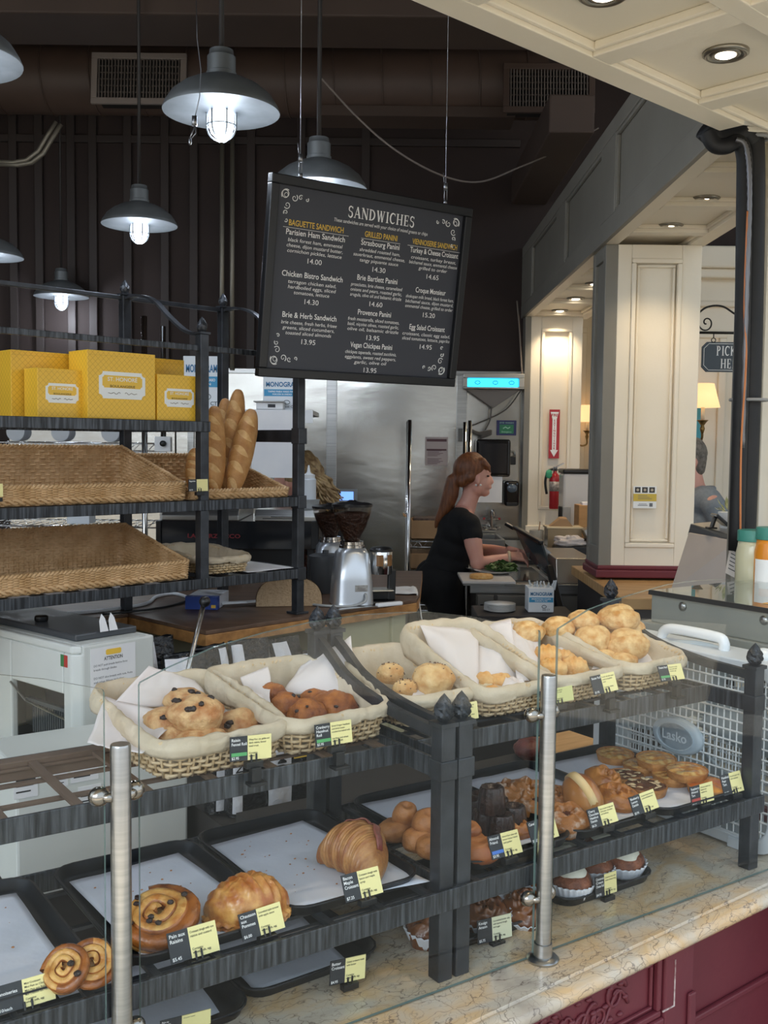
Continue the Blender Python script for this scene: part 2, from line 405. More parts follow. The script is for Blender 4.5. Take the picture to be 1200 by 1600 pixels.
# ------------------------------------------------------------------ canopy over the counter
K2 = Frame((.039, 2.087, 2.58), 42.8)            # x along its edge, -y towards the street
b = M()
WD = 1.15
b.box(-3.2, 1.20, -.075, 0, 0, .05)                                     # edge border
b.box(-3.2, 1.30, -.455, -.405, -.0008, .03).box(-3.2, 1.30, -.84, -.785, -.0008, .03)
for k in range(-7, 3):
    s = .5385 + .4545 * k; b.box(s - .035, s + .035, -WD, -.075, 0, .03)
b.box(-3.2, 1.45, -WD, -.05, .03, .06)
o = struct(b.build('ceiling_canopy', CREAM, bevel=.003, loc=K2.o, rz=K2.rz))
b = M()
for k in range(-7, 2):
    s0 = .5385 + .4545 * k + .035; s1 = s0 + .3845
    for y0, y1 in ((-.405, -.075), (-.785, -.455)):
        frame_strip(b, TM(((s0 + s1) / 2, (y0 + y1) / 2, .03), (1, 0, 0), (0, -1, 0)), s1 - s0, y1 - y0, .013, .02)
struct(b.build('trim_canopy_mould', CREAM, bevel=.004, loc=K2.o, rz=K2.rz))
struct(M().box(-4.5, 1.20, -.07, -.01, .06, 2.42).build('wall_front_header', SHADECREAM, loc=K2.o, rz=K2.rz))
downlight(K2.w(.305, -.245, .027), .052, 'round downlight in the cream canopy panel at the top edge', 'downlights in the canopy', 10)
downlight(K2.w(.76, -.26, .027), .052, 'round downlight in the canopy panel above the black pipes', 'downlights in the canopy', 10)

# ------------------------------------------------------------------ columns and walls of the hall on the right
def panelled(name, x0, x1, y0, y1, z0, z1, front, mat_front=CREAM, side=SHADECREAM, base=True):
    b = M(); b.slot(0).box(x0, x1, y0, y1, z0, z1); o = b.build(name, [mat_front, side])
    return o
# tall column
c0, c1, cy, cz = .95, 1.368, 4.5, 1.13
b = M(); b.box(c0 + .02, c1 - .02, cy + .02, cy + .26, cz, bz0)
for x0, x1 in ((c0 + .055, c0 + .115), (c1 - .085, c1)): b.box(x0, x1, cy, cy + .03, cz, bz0)
b.box(c0 + .115, c1 - .085, cy + .0005, cy + .03, bz0 - .06, bz0).box(c0 + .115, c1 - .085, cy + .0005, cy + .03, cz, cz + .13)
struct(b.build('wall_column', CREAM, bevel=.003))
b = M(); T = TM(((c0 + .115 + c1 - .085) / 2, cy + .02, (cz + .13 + bz0 - .06) / 2), (1, 0, 0), (0, 0, 1))
frame_strip(b, T, c1 - c0 - .2, bz0 - cz - .19, .02, .028)
frame_strip(b, TM(T.translation + Vector((0, 0, 0)), (1, 0, 0), (0, 0, 1)), c1 - c0 - .25, bz0 - cz - .24, .012, .014)
struct(b.build('trim_column_mould', CREAM, bevel=.005))
b = M()
for y0, y1 in ((cy + .0, cy + .05), (cy + .22, cy + .27)): b.box(c0, c0 + .055, y0, y1, cz, bz0)
b.box(c0 + .015, c0 + .055, cy + .05, cy + .22, cz, bz0)
b.box(c0 + .0005, c0 + .05, cy + .05, cy + .22, cz, cz + .13).box(c0 + .0005, c0 + .05, cy + .05, cy + .22, bz0 - .06, bz0)
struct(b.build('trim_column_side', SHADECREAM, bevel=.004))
b = M(); b.box(c0 - .012, c1 + .012, cy - .015, cy + .29, cz - .005, cz + .03).box(c0 - .003, c1 + .003, cy - .006, cy + .28, cz + .03, cz + .05)
struct(b.build('baseboard_column', MAROON, bevel=.006))
# far pilaster
p0, p1, py = .985, 1.335, 7.0
b = M(); b.box(p0, p1, py + .02, py + .3, .6, bz0)
for x0, x1 in ((p0, p0 + .07), (p1 - .07, p1)): b.box(x0, x1, py, py + .03, 1.1, bz0)
b.box(p0 + .07, p1 - .07, py + .0005, py + .03, bz0 - .08, bz0).box(p0 + .07, p1 - .07, py + .0005, py + .03, 1.1, 1.27)
struct(b.build('wall_pilaster', CREAM, bevel=.003))
b = M(); frame_strip(b, TM(((p0 + p1) / 2, py + .02, (1.27 + bz0 - .08) / 2), (1, 0, 0), (0, 0, 1)), p1 - p0 - .14, bz0 - 1.35, .022, .03)
b.box(p0 - .015, p1 + .015, py - .02, py + .3, 1.09, 1.16)
struct(b.build('trim_pilaster_mould', CREAM, bevel=.005))
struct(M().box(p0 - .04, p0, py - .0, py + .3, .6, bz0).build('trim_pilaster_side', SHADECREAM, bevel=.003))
# hall walls
WARM = CREAM
struct(M().box(1.0, 2.05, 9.5, 9.6, 0, 2.98).build('wall_hall_far', WARM))
b = M(); b.box(1.95, 4.5, 6.75, 6.85, 0, 3.0); b.box(1.95, 2.05, 6.85, 9.5, 0, 3.0)
struct(b.build('wall_hall', WARM))
b = M()
for z0, z1, d in ((2.86, 3.0, .10), (2.80, 2.86, .07), (2.62, 2.66, .03)): b.box(1.93, 4.5, 6.75 - d, 6.76, z0, z1)
struct(b.build('trim_hall_crown', CREAM, bevel=.012))
b = M()
xa, xb = aty(1087, 600, 6.75).x - .1, aty(1133, 600, 6.75).x
frame_strip(b, TM(((xa + xb) / 2, 6.75, 1.72), (1, 0, 0), (0, 0, 1)), xb - xa, 1.5, .05, .02)
frame_strip(b, TM((xb + .75, 6.75, 1.72), (1, 0, 0), (0, 0, 1)), 1.2, 1.5, .05, .02)
xa2 = aty(934, 600, 9.5).x; frame_strip(b, TM((xa2 - .36, 9.5, 1.7), (1, 0, 0), (0, 0, 1)), .5, 2.2, .05, .02)
struct(b.build('trim_hall_mould', CREAM, bevel=.006))
struct(M().box(4.5, 4.6, 3.0, 9.6, 0, 3.2).build('wall_right', CREAM))
struct(M().box(1.0, 4.6, 6.9, 9.6, 2.98, 3.0).build('ceiling_hall', CREAM))
# post at the right edge that carries the pipes
pa = aty(1150, 500, 3.1).x
b = M(); b.box(pa + .03, 1.62, 3.12, 3.16, 1.0, bz0 + .03).box(pa + .08, pa + .12, 3.08, 3.12, 1.0, bz0 + .03).box(pa + .16, 1.62, 3.06, 3.12, 1.0, bz0 + .03)
struct(b.build('wall_pipe_post', CREAM, bevel=.003))
b = M(); b.box(pa, pa + .022, 3.07, 3.12, 1.0, bz0 + .03).box(pa + .12, pa + .16, 3.05, 3.12, 1.0, bz0 + .03)
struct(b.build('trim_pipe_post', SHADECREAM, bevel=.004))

# black insulated pipes
RUBBER = mat('black pipe insulation', '#0d0d0e', .6, col2='#141416', scale=20)
t = thing('insulated_pipe', 'black insulated pipes bending out of the canopy and running down the cream post', 'pipe', aty(1165, 700, 2.98))
def PL(u, v, y): return aty(u, v, y) - t.location
def smoothpath(P, n=6):
    P = [Vector(p) for p in P]; out = []
    for i in range(len(P) - 1):
        a, b_, c, d = P[max(i - 1, 0)], P[i], P[i + 1], P[min(i + 2, len(P) - 1)]
        for k in range(n):
            s = k / n; out.append(.5 * ((2 * b_) + (c - a) * s + (2 * a - 5 * b_ + 4 * c - d) * s * s + (3 * b_ - a - 3 * c + d) * s ** 3))
    out.append(P[-1]); return out
r1 = .031
M().tube(smoothpath([PL(1100, 200, 2.95), PL(1120, 215, 2.96), PL(1140, 214, 2.97), PL(1160, 207, 2.98), PL(1174, 218, 2.985), PL(1178, 245, 2.99), PL(1177, 400, 2.99), PL(1172, 620, 2.99), PL(1163, 860, 2.99)]), r1, 18).build('suction_pipe', RUBBER, t, smooth=True)
M().tube(smoothpath([PL(1104, 205, 2.93), PL(1116, 226, 2.93), PL(1134, 229, 2.93), PL(1152, 222, 2.94), PL(1162, 240, 2.95), PL(1163, 300, 2.95), PL(1159, 560, 2.95), PL(1150, 860, 2.95)]), .022, 16).build('liquid_pipe', RUBBER, t, smooth=True)
FLEX = mat('grey flexible conduit', '#77777a', .35, .7); COPPER = mat('orange wire', '#b8713f', .5)
P = smoothpath([PL(1150, 218, 2.91), PL(1164, 226, 2.905), PL(1170, 260, 2.90), PL(1171, 330, 2.90), PL(1166, 480, 2.90), PL(1160, 700, 2.92)], 10)
b = M(); b.tube(P, [.006 + (.0015 if i % 2 else 0) for i in range(len(P))], 8); b.build('flexible_conduit', FLEX, t, smooth=True)
M().tube(smoothpath([PL(1168, 330, 2.898), PL(1163, 480, 2.90), PL(1166, 560, 2.90), PL(1158, 700, 2.91), PL(1157, 860, 2.91)], 8), .003, 6).build('wire', COPPER, t, smooth=True)
b = M()
for v in (216,): b.tube([PL(1182, v, 2.99) + Vector((.034 * math.cos(a * PI / 8), .034 * math.sin(a * PI / 8), 0)) for a in range(16)], .006, 6, closed=True)
for v in (625,): b.tube([PL(1170, v, 2.975) + Vector((.052 * math.cos(a * PI / 8), .045 * math.sin(a * PI / 8), 0)) for a in range(16)], .005, 6, closed=True)
b.build('strap', mat('grey strap', '#8a8a88', .4), t, smooth=True)
# ------------------------------------------------------------------ marble counter
def marble_mat():
    m = bpy.data.materials.new('veined cream marble'); m.use_nodes = True; nt = m.node_tree; N = nt.nodes; L = nt.links; b = N['Principled BSDF']
    tc = N.new('ShaderNodeTexCoord'); mp = N.new('ShaderNodeMapping'); mp.inputs['Scale'].default_value = (1, 1.6, 1.6); L.new(tc.outputs['Object'], mp.inputs[0])
    n1 = N.new('ShaderNodeTexNoise'); n1.inputs['Scale'].default_value = 5; n1.inputs['Detail'].default_value = 6; n1.inputs['Distortion'].default_value = .6
    L.new(mp.outputs[0], n1.inputs['Vector'])
    r1 = N.new('ShaderNodeValToRGB'); e = r1.color_ramp.elements
    e[0].position = .30; e[0].color = hexc('#a89c8c'); e[1].position = .72; e[1].color = hexc('#ddcfb8')
    k = e.new(.45); k.color = hexc('#c5b8a4'); k = e.new(.57); k.color = hexc('#cfae82')
    L.new(n1.outputs['Fac'], r1.inputs[0])
    # distorted crackle veins
    n2 = N.new('ShaderNodeTexNoise'); n2.inputs['Scale'].default_value = 9; n2.inputs['Detail'].default_value = 4; L.new(mp.outputs[0], n2.inputs['Vector'])
    ad = N.new('ShaderNodeMixRGB'); ad.blend_type = 'ADD'; ad.inputs[0].default_value = .22; L.new(mp.outputs[0], ad.inputs[1]); L.new(n2.outputs['Color'], ad.inputs[2])
    def vein(scale, w, amt, prev):
        v = N.new('ShaderNodeTexVoronoi'); v.feature = 'DISTANCE_TO_EDGE'; v.inputs['Scale'].default_value = scale; L.new(ad.outputs[0], v.inputs['Vector'])
        r = N.new('ShaderNodeValToRGB'); r.color_ramp.elements[0].position = 0; r.color_ramp.elements[0].color = (amt,) * 3 + (1,); r.color_ramp.elements[1].position = w; r.color_ramp.elements[1].color = (0, 0, 0, 1)
        L.new(v.outputs['Distance'], r.inputs[0])
        mx = N.new('ShaderNodeMixRGB'); L.new(r.outputs[0], mx.inputs[0]); L.new(prev, mx.inputs[1]); mx.inputs[2].default_value = hexc('#5d5048'); return mx.outputs[0]
    c = vein(14, .022, .75, r1.outputs[0]); c = vein(31, .03, .35, c)
    L.new(c, b.inputs['Base Color']); b.inputs['Roughness'].default_value = .16; b.inputs['Specular IOR Level'].default_value = .5
    return m
MARBLE = marble_mat()
K = Frame(U.w(.967, 1.122, 0), 38.48)
counter = thing('service_counter', 'bakery counter with a veined marble top and maroon panelled front', 'counter', K.o, K.rz)
prof = [(.575, .85), (.006, .85), (.003, .8465), (-.001, .8465), (-.003, .8495), (-.012, .8485), (-.020, .8445), (-.0255, .838), (-.027, .831), (-.024, .824), (-.016, .819), (-.006, .816), (.006, .812), (.02, .808), (.575, .808)]
b = M(); n = len(prof); NX = 2
V = []; X0, X1 = -1.5, 1.12
for x in (X0, X1): V += [(x, p[0], p[1]) for p in prof]
Fc = [(i, (i + 1) % n, n + (i + 1) % n, n + i)[::-1] for i in range(n)] + [tuple(range(n)), tuple(range(2 * n - 1, n - 1, -1))]
b.add(V, Fc); b.build('marble_top', MARBLE, counter, smooth=True, auto=38)
# maroon front: framed panel with carved scrolls, pilaster, then a recessed plain panel
zf = .808
b = M(); b.box(X0, .470, .036, .2, 0, zf).box(.470, .556, .020, .2, 0, zf).box(X0, .470, .020, .036, .800, zf).box(X0, .470, .020, .036, .0, .675).box(.556, 1.12, .11, .2, 0, zf)
b.box(.534, .556, .012, .02, 0, .70).box(.556, 1.12, .098, .11, .55, .565)
b.build('front_panel', MAROON, counter, bevel=.004)
b = M(); frame_strip(b, TM((-.315, .036, .7375), (1, 0, 0), (0, 0, 1)), 1.56, .122, .012, .012); frame_strip(b, TM((-.315, .036, .7375), (1, 0, 0), (0, 0, 1)), 1.52, .086, .006, .007)
b.build('panel_mould', MAROON, counter, bevel=.003)
WORN = mat('worn pale paint edge', '#c9b9b2', .7, col2='#8a5a5a', scale=90)
M().box(.4945, .4970, .0185, .0205, .690, .775).box(.462, .4970, .0185, .0205, .6875, .690).build('worn_edge', WORN, counter)
b = M(); rr = random.Random(3)
def scroll(cx, cz, r, a0, turns, dirn, w=.0045):
    P = []
    for k in range(26):
        t_ = k / 25; a = a0 + dirn * turns * 2 * PI * t_; q = r * (1 - .85 * t_); P.append((cx + q * math.cos(a), .034, cz + q * math.sin(a)))
    b.tube(P, [w * (1 - .5 * k / 25) for k in range(26)], 6)
for i in range(9):
    cx = .345 - i * .085; sg = (-1) ** i
    scroll(cx, .742 + .010 * sg, .030, PI * .1, 1.4, sg); scroll(cx - .042, .735 - .010 * sg, .020, PI, 1.2, -sg, .0035)
    b.tube([(cx + .035 - .08 * k / 12, .034, .728 + .030 * math.sin(k / 12 * PI * 1.5 + i)) for k in range(13)], .0035, 6)
    for k in range(6):
        a = k * 1.05 + i; b.blob((cx + .027 * math.cos(a), .034, .742 + .032 * math.sin(a)), (.008, .005, .0045), nu=8, nv=6, amp=.1)
b.build('carved_scrollwork', MAROON, counter, smooth=True)

# ------------------------------------------------------------------ wrought iron display racks
FIN = []
for k in range(15):
    t_ = k / 14; FIN.append((.0001 + .0165 * math.sin(PI * min(1, (t_ * .93 + .07))) ** .8 * (1 - .45 * t_) + .002 * (1 - t_), .046 * t_))
def finial(parent, x, y, z):
    b = M(); nf = 24
    def fn(r, zz, q, i): return r * (1 + .15 * (1 if (int(q / (2 * PI) * nf) + i) % 4 < 2 else -1) * (.3 if i < 2 or i > 12 else 1))
    b.lathe(FIN, nf, (x, y, z + .006), fn=fn)
    b.box(x - .017, x + .017, y - .017, y + .017, z, z + .007)
    b.build('finial', IRONP, parent, smooth=True, auto=50)
def rack(x0, x1, lab, wood_grid):
    t = thing('display_rack', lab, 'display rack', U.w(x0, 1.25, ZC), U.rz, 'iron display racks on the marble counter')
    w = x1 - x0; h = .014; yb = .39
    for x in (0, w):
        M().box(x - h, x + h, -h, h, 0, .41).box(x - .0165, x + .0165, -.0165, .0165, .325, .357).build('post', IRONP, t, bevel=.002)
        finial(t, x, 0, .41)
        M().box(x - h, x + h, yb - h, yb + h, 0, .495).build('post', IRONP, t, bevel=.002)
        finial(t, x, yb, .495)
        P = [(x, yb - .005, .485), (x, yb - .05, .462), (x, .285, .432), (x, .21, .413), (x, .13, .402), (x, .07, .398), (x, .0, .395)]
        P = smoothpath(P, 5); b = M(); V = []; 
        for p in P:
            for dx, dz in ((-.006, -.009), (.006, -.009), (.006, .009), (-.006, .009)): V.append((p.x + dx, p.y, p.z + dz))
        n = len(P); Fc = [(i * 4 + k, i * 4 + (k + 1) % 4, i * 4 + 4 + (k + 1) % 4, i * 4 + 4 + k) for i in range(n - 1) for k in range(4)] + [(0, 1, 2, 3), tuple(4 * (n - 1) + k for k in (3, 2, 1, 0))]
        b.add(V, Fc); b.build('curved_rail', IRONP, t, smooth=True, auto=40)
    # upper shelf: bands and slats
    zt = .355
    b = M(); b.box(-.005 if x0 > 1 else -.0, w, .108, .114, zt - .034, zt).box(0, w, yb - .02, yb - .014, zt - .034, zt)
    b.box(-.004, .004, -.0, yb, zt - .034, zt - .002).box(w - .004, w + .004, 0, yb, zt - .034, zt - .002)
    b.build('upper_band', IRON, t, bevel=.0015)
    b = M()
    n = 8
    for i in range(n):
        x = .035 + i * (w - .07) / (n - 1); b.box(x - .007, x + .007, .112, yb - .014, zt - .008, zt - .002)
    for y in (.18, .27, .345): b.box(.004, w - .004, y - .006, y + .006, zt - .013, zt - .008)
    b.build('upper_slats', mat('brown wooden slat', '#6d5a4b', .6, col2='#5d4b3e', scale=8) if wood_grid else IRONP, t, bevel=.001)
    if wood_grid: M().box(.004, w - .004, yb - .045, yb - .02, zt - .03, zt + .001).build('back_slat', mat('brown wooden slat', '#6d5a4b'), t, bevel=.002)
    # lower shelf
    zl = .153
    b = M(); b.box(-.018, w + .018, -.022, -.016, zl - .035, zl).box(0, w, yb + .0, yb + .006, zl - .035, zl)
    b.box(-.018, -.012, -.016, yb, zl - .035, zl - .001).box(w + .012, w + .018, -.016, yb, zl - .035, zl - .001)
    b.build('lower_band', IRON, t, bevel=.0015)
    b = M(); n = 9
    for i in range(n):
        x = .03 + i * (w - .06) / (n - 1); b.box(x - .006, x + .006, -.016, yb, zl - .012, zl - .004)
    for y in (.015, .06, .20, .33): b.box(-.012, w + .012, y - .005, y + .005, zl - .018, zl - .012)
    b.build('lower_slats', IRONP, t, bevel=.001)
    return t
rack(.20, .978, 'black iron display rack left of the double posts, holding croissant trays', True)
rack(1.013, 1.768, 'black iron display rack right of the double posts, holding tarts and danishes', False)

# ------------------------------------------------------------------ sneeze guard: posts, clamps, panes
GY = 1.216
xA = U.atz(848, 1500, ZC); xB = U.aty(189, 1300, xA.y)
postxs = [(xB.x, xA.y), (xA.x, xA.y)]
for i, (px, py) in enumerate(postxs):
    t = thing('guard_post', ['brushed steel post at the left, its foot cut off by the bottom edge', 'brushed steel post with a round foot on the marble, before the tart rack'][i], 'post', U.w(px, py, ZC), U.rz, 'steel posts holding the sneeze guard glass')
    M().lathe([(.0128, .004), (.0128, .476), (.0118, .479), (.0001, .4795)], 28).build('tube', STEEL, t, smooth=True, auto=40)
    M().lathe([(.026, 0), (.027, .004), (.024, .007), (.0155, .009), (.0150, .030), (.0128, .031)], 32).build('base_flange', STEEL, t, smooth=True, auto=40)
    for sx in (-1, 1):
        for z in (.413, .105):
            b = M(); b.cyl((sx * .010, .0, 0), (sx * .021, .008, 0), .006, n=14)
            b.blob((sx * .0225, .014, 0), (.0135, .0125, .0125), amp=0, nu=20, nv=14); 
            b.build('glass_clamp', CHROME if False else mat('satin steel clamp', '#a29c92', .22, 1), t, smooth=True, loc=(0, 0, z))
def pane(name, lab, left, right, top):
    """top: pixel outline of the arched top edge from left to right"""
    P = [U.aty(u, v, GY) for u, v in top]
    pts = [(p.x, p.z) for p in P]
    out = [(left, ZC + .003)] + [(left, pts[0][1] - .006), (left + .0015, pts[0][1] - .002)] + pts[1:-1] + [(right - .0015, pts[-1][1] - .002), (right, pts[-1][1] - .006), (right, ZC + .003)]
    x0, z0 = left, ZC
    n = len(out); th = .0055; b = M()
    V = [(x - x0, 0, z - z0) for x, z in out] + [(x - x0, th, z - z0) for x, z in out]
    b.slot(0).add(V, [tuple(range(n)), tuple(range(2 * n - 1, n - 1, -1))])
    b.slot(1).add(V, [(i, n + i, n + (i + 1) % n, (i + 1) % n) for i in range(n)])
    o = b.build(name, [CLEAR, GLASSE], loc=U.w(x0, GY - th / 2, z0), rz=U.rz)
    return tag(o, lab, 'glass pane', 'sneeze guard panes')
lx = U.aty(217, 1150, GY).x; rx = U.aty(838.5, 1200, GY).x; r2 = U.aty(866, 1200, GY).x; l0 = U.aty(163, 1200, GY).x
pane('sneeze_guard', 'middle sneeze guard pane with an arched top, between the two steel posts', lx, rx, [(217, 1064), (260, 1044), (334, 1011), (410, 989), (485, 972), (560, 961), (620, 957), (670, 956), (740, 964), (800, 975), (839, 983)])
pane('sneeze_guard', 'arched sneeze guard pane on the right, before the tarts and the box fan', r2, r2 + .80, [(866, 981), (920, 952), (955, 939), (990, 928), (1044, 913), (1090, 907), (1130, 905), (1200, 911), (1262, 921)])
pane('sneeze_guard', 'sneeze guard pane at the left edge, its arched top falling to the left steel post', l0 - .92, l0, [(-760, 1190), (-560, 1110), (-330, 1066), (-100, 1050), (0, 1054), (70, 1061), (163, 1074)])
# ------------------------------------------------------------------ wicker work
WICKW = mat('pale willow wicker', '#d9c3a0', .55, col2='#c2a578', scale=26, lo=.3, hi=.7, stretch=(1, 1, 2))
WICKB = mat('honey brown wicker', '#d6b184', .5, col2='#b48d5d', scale=22, lo=.3, hi=.72)
LINEN = mat('cream linen liner', '#d0c2ab', .9, col2='#c0b095', scale=14, bump=.6, bscale=45, bdist=.006)
def rrect(w, d, r, n_side=None, step=.006):
    """closed rounded rectangle from (0,0) to (w,d): list of (x,y,nx,ny)"""
    out = []
    def line(x0, y0, x1, y1, nx, ny):
        L_ = math.hypot(x1 - x0, y1 - y0); k = max(1, int(L_ / step))
        for i in range(k): out.append((x0 + (x1 - x0) * i / k, y0 + (y1 - y0) * i / k, nx, ny))
    def arc(cx, cy, a0):
        k = max(2, int(r * PI / 2 / step))
        for i in range(k):
            a = a0 + PI / 2 * i / k; out.append((cx + r * math.cos(a), cy + r * math.sin(a), math.cos(a), math.sin(a)))
    line(r, 0, w - r, 0, 0, -1); arc(w - r, r, -PI / 2); line(w, r, w, d - r, 1, 0); arc(w - r, d - r, 0)
    line(w - r, d, r, d, 0, 1); arc(r, d - r, PI / 2); line(0, d - r, 0, r, -1, 0); arc(r, r, PI)
    return out
def wicker(w, d, hf, hb, rows, pitch, r, A, flare=.012, corner=.03, step=None, sides='straight'):
    """basket wall woven from real strands; low front hf (y=0), high back hb (y=d)"""
    step = step or pitch / 3; L_ = rrect(w, d, corner, step=step); N_ = len(L_)
    m = max(2, int(round(N_ * step / pitch / 2)) * 2)
    def height(y):
        s = min(1, max(0, (y - .05 * d) / (.9 * d))); return hf + (hb - hf) * s
    b = M()
    for i in range(rows):
        t = (i + .5) / rows; P = []
        for k, (x, y, nx, ny) in enumerate(L_):
            o = A * math.cos(PI * m * k / N_ + PI * i) + flare * t; P.append((x + nx * o, y + ny * o, height(y) * t))
        b.tube(P, r * (1 if (i % 2) else .92), 5, closed=True)
    for q in range(m // 1):
        k = int(q * N_ / m); x, y, nx, ny = L_[k]; h = height(y); b.tube([(x, y, 0), (x + nx * flare, y + ny * flare, h)], r * .8, 5)
    for ph in (0, PI):
        P = []
        for k, (x, y, nx, ny) in enumerate(L_):
            a = 2 * PI * k * step / (pitch * 1.6) + ph; o = flare + r * 1.1 * math.cos(a); P.append((x + nx * o, y + ny * o, height(y) + r * 1.1 * math.sin(a)))
        b.tube(P, r * 1.25, 6, closed=True)
    return b, L_, height
def basket_floor(b, L_, z=.002):
    n = len(L_); V = [(x, y, z) for x, y, _, _ in L_] + [(x, y, z + .004) for x, y, _, _ in L_]
    b.add(V, [tuple(range(n))[::-1], tuple(range(n, 2 * n))]); return b
def lined_basket(x0, y0, w, d, hf, hb, rot, lab, seed, zb=1.2055, frame=U, grp='linen lined bread baskets on the racks'):
    t = thing('bread_basket', lab, 'basket', frame.w(x0, y0, zb), frame.rz + math.radians(rot), grp)
    b, L_, hh = wicker(w, d, hf, hb, 6, .011, .0029, .0032, .014, .035)
    b.box(.006, .02, .006, d - .006, 0, .004).box(w - .02, w - .006, .006, d - .006, 0, .004)
    basket_floor(b, L_); b.build('wicker', WICKW, t, smooth=True)
    # linen: up the inside, rolled over the rim, hanging down outside
    prof = [(-.010, .03), (-.008, .5), (-.006, .85), (-.005, .98), (-.001, 1.05), (.003, 1.05), (.007, 1.01), (.0095, .94), (.010, .85), (.0095, .76), (.009, .68)]
    off = Vector((seed * 9.1, seed * 4.3, 0)); b = M(); n = len(L_); V = []
    for j, (o, f) in enumerate(prof):
        for k, (x, y, nx, ny) in enumerate(L_):
            q = mnoise.noise(Vector((x * 14, y * 14, j * .25)) + off); q2 = mnoise.noise(Vector((x * 45, y * 45, j * .5)) + off)
            h = hh(y); oo = o + (.0045 * q + .003 * q2 + .0025 * mnoise.noise(Vector((x * 90, y * 90, j * .3)) + off)) * (1 if j > 2 else .5)
            zz = max(.004, h * f + (.010 * q + .004 * q2 if j > 6 else .004 * q2) + (.004 if 3 < j < 6 else 0)); V.append((x + nx * (oo + .014 * min(f, 1)), y + ny * (oo + .014 * min(f, 1)), zz))
    Fc = [(j * n + k, j * n + (k + 1) % n, (j + 1) * n + (k + 1) % n, (j + 1) * n + k) for j in range(len(prof) - 1) for k in range(n)]
    Fc.append(tuple(range(n))[::-1]); b.add(V, Fc)
    o = b.build('linen_liner', LINEN, t, smooth=True); s = o.modifiers.new('solid', 'SOLIDIFY'); s.thickness = .002
    return t
def parchment_mat():
    m = bpy.data.materials.new('waxed parchment'); m.use_nodes = True; nt = m.node_tree; N = nt.nodes; L = nt.links; N.remove(N['Principled BSDF']); o = N['Material Output']
    d = N.new('ShaderNodeBsdfDiffuse'); d.inputs[0].default_value = hexc('#faf5f3'); tr = N.new('ShaderNodeBsdfTranslucent'); tr.inputs[0].default_value = hexc('#f3e6df')
    tp = N.new('ShaderNodeBsdfTransparent'); m1 = N.new('ShaderNodeMixShader'); m1.inputs[0].default_value = .3; m2 = N.new('ShaderNodeMixShader'); m2.inputs[0].default_value = .10
    L.new(d.outputs[0], m1.inputs[1]); L.new(tr.outputs[0], m1.inputs[2]); L.new(m1.outputs[0], m2.inputs[1]); L.new(tp.outputs[0], m2.inputs[2]); L.new(m2.outputs[0], o.inputs[0]); return m
PARCH = parchment_mat()
def sheet(name, lab, c, bulge=.012, seed=1, amp=.006, grp=None, mat_=None, frame=U, cat='paper'):
    """paper patch through four corners (frame coordinates): bottom left, bottom right, top right, top left"""
    c = [frame.w(*p) for p in c]; o = (c[0] + c[1] + c[2] + c[3]) / 4; c = [p - o for p in c]; nrm = (c[1] - c[0]).cross(c[3] - c[0]).normalized(); off = Vector((seed * 5.1, seed, 0)); b = M()
    def f(s, t):
        p = c[0] * (1 - s) * (1 - t) + c[1] * s * (1 - t) + c[2] * s * t + c[3] * (1 - s) * t
        k = bulge * math.sin(PI * s) * math.sin(PI * min(1, t + .1)) + amp * (mnoise.noise(Vector((s * 2.2, t * 2.2, 0)) + off) + .5 * abs(mnoise.noise(Vector((s * 5, t * 3, 2)) + off)))
        return p + nrm * k
    b.grid(f, 20, 16); o2 = b.build(name, mat_ or PARCH, smooth=True, loc=o); s = o2.modifiers.new('solid', 'SOLIDIFY'); s.thickness = .0006
    return tag(o2, lab, cat, grp)
BK = [
 (.570, 1.385, .200, .245, .054, .086, 4, 'linen lined basket of raisin rolls at the left end of the rack'),
 (.783, 1.393, .195, .245, .052, .088, 6, 'linen lined basket of dark cranberry rolls'),
 (1.034, 1.425, .150, .205, .050, .090, 4, 'linen lined basket with one round speckled loaf, behind the double posts'),
 (1.195, 1.402, .165, .240, .050, .124, 3, 'linen lined basket of split ciabatta with tall folded parchment'),
 (1.374, 1.402, .180, .240, .050, .107, 4, 'linen lined basket of small scored rolls right of the steel post'),
 (1.568, 1.400, .180, .245, .052, .092, 4, 'linen lined basket heaped with pale crusty rolls at the right end'),
]
for i, a in enumerate(BK): lined_basket(*a, seed=i + 1)
def Q(u, v, y): p = U.aty(u, v, y); return (p.x, p.y, p.z)
PG = 'parchment sheets in the bread baskets'
sheet('parchment_sheet', 'pointed parchment sheet hanging over the left side of the raisin roll basket', [Q(136, 1160, 1.47), Q(222, 1176, 1.40), Q(285, 1120, 1.50), Q(165, 1088, 1.58)], -.012, 1, grp=PG)
sheet('parchment_sheet', 'white parchment sheet standing up behind the raisin rolls', [Q(172, 1105, 1.56), Q(330, 1104, 1.58), Q(305, 1062, 1.635), Q(233, 1040, 1.615)], .0, 2, grp=PG)
sheet('parchment_sheet', 'parchment sheet folded over between the raisin and cranberry rolls', [Q(352, 1130, 1.56), Q(428, 1135, 1.47), Q(408, 1082, 1.55), Q(350, 1078, 1.60)], .012, 3, grp=PG)
sheet('parchment_sheet', 'parchment sheet at the left of the cranberry rolls', [Q(400, 1100, 1.56), Q(425, 1112, 1.50), Q(420, 1040, 1.63), Q(376, 1058, 1.62)], .01, 4, grp=PG)
sheet('parchment_sheet', 'tall pointed parchment sheet behind the cranberry rolls', [Q(440, 1085, 1.60), Q(560, 1095, 1.52), Q(548, 993, 1.62), Q(470, 1040, 1.64)], .02, 5, grp=PG)
sheet('parchment_sheet', 'white parchment sheet under the round speckled loaf', [Q(640, 1095, 1.44), Q(745, 1098, 1.46), Q(715, 1060, 1.52), Q(650, 1075, 1.5)], .006, 6, grp=PG)
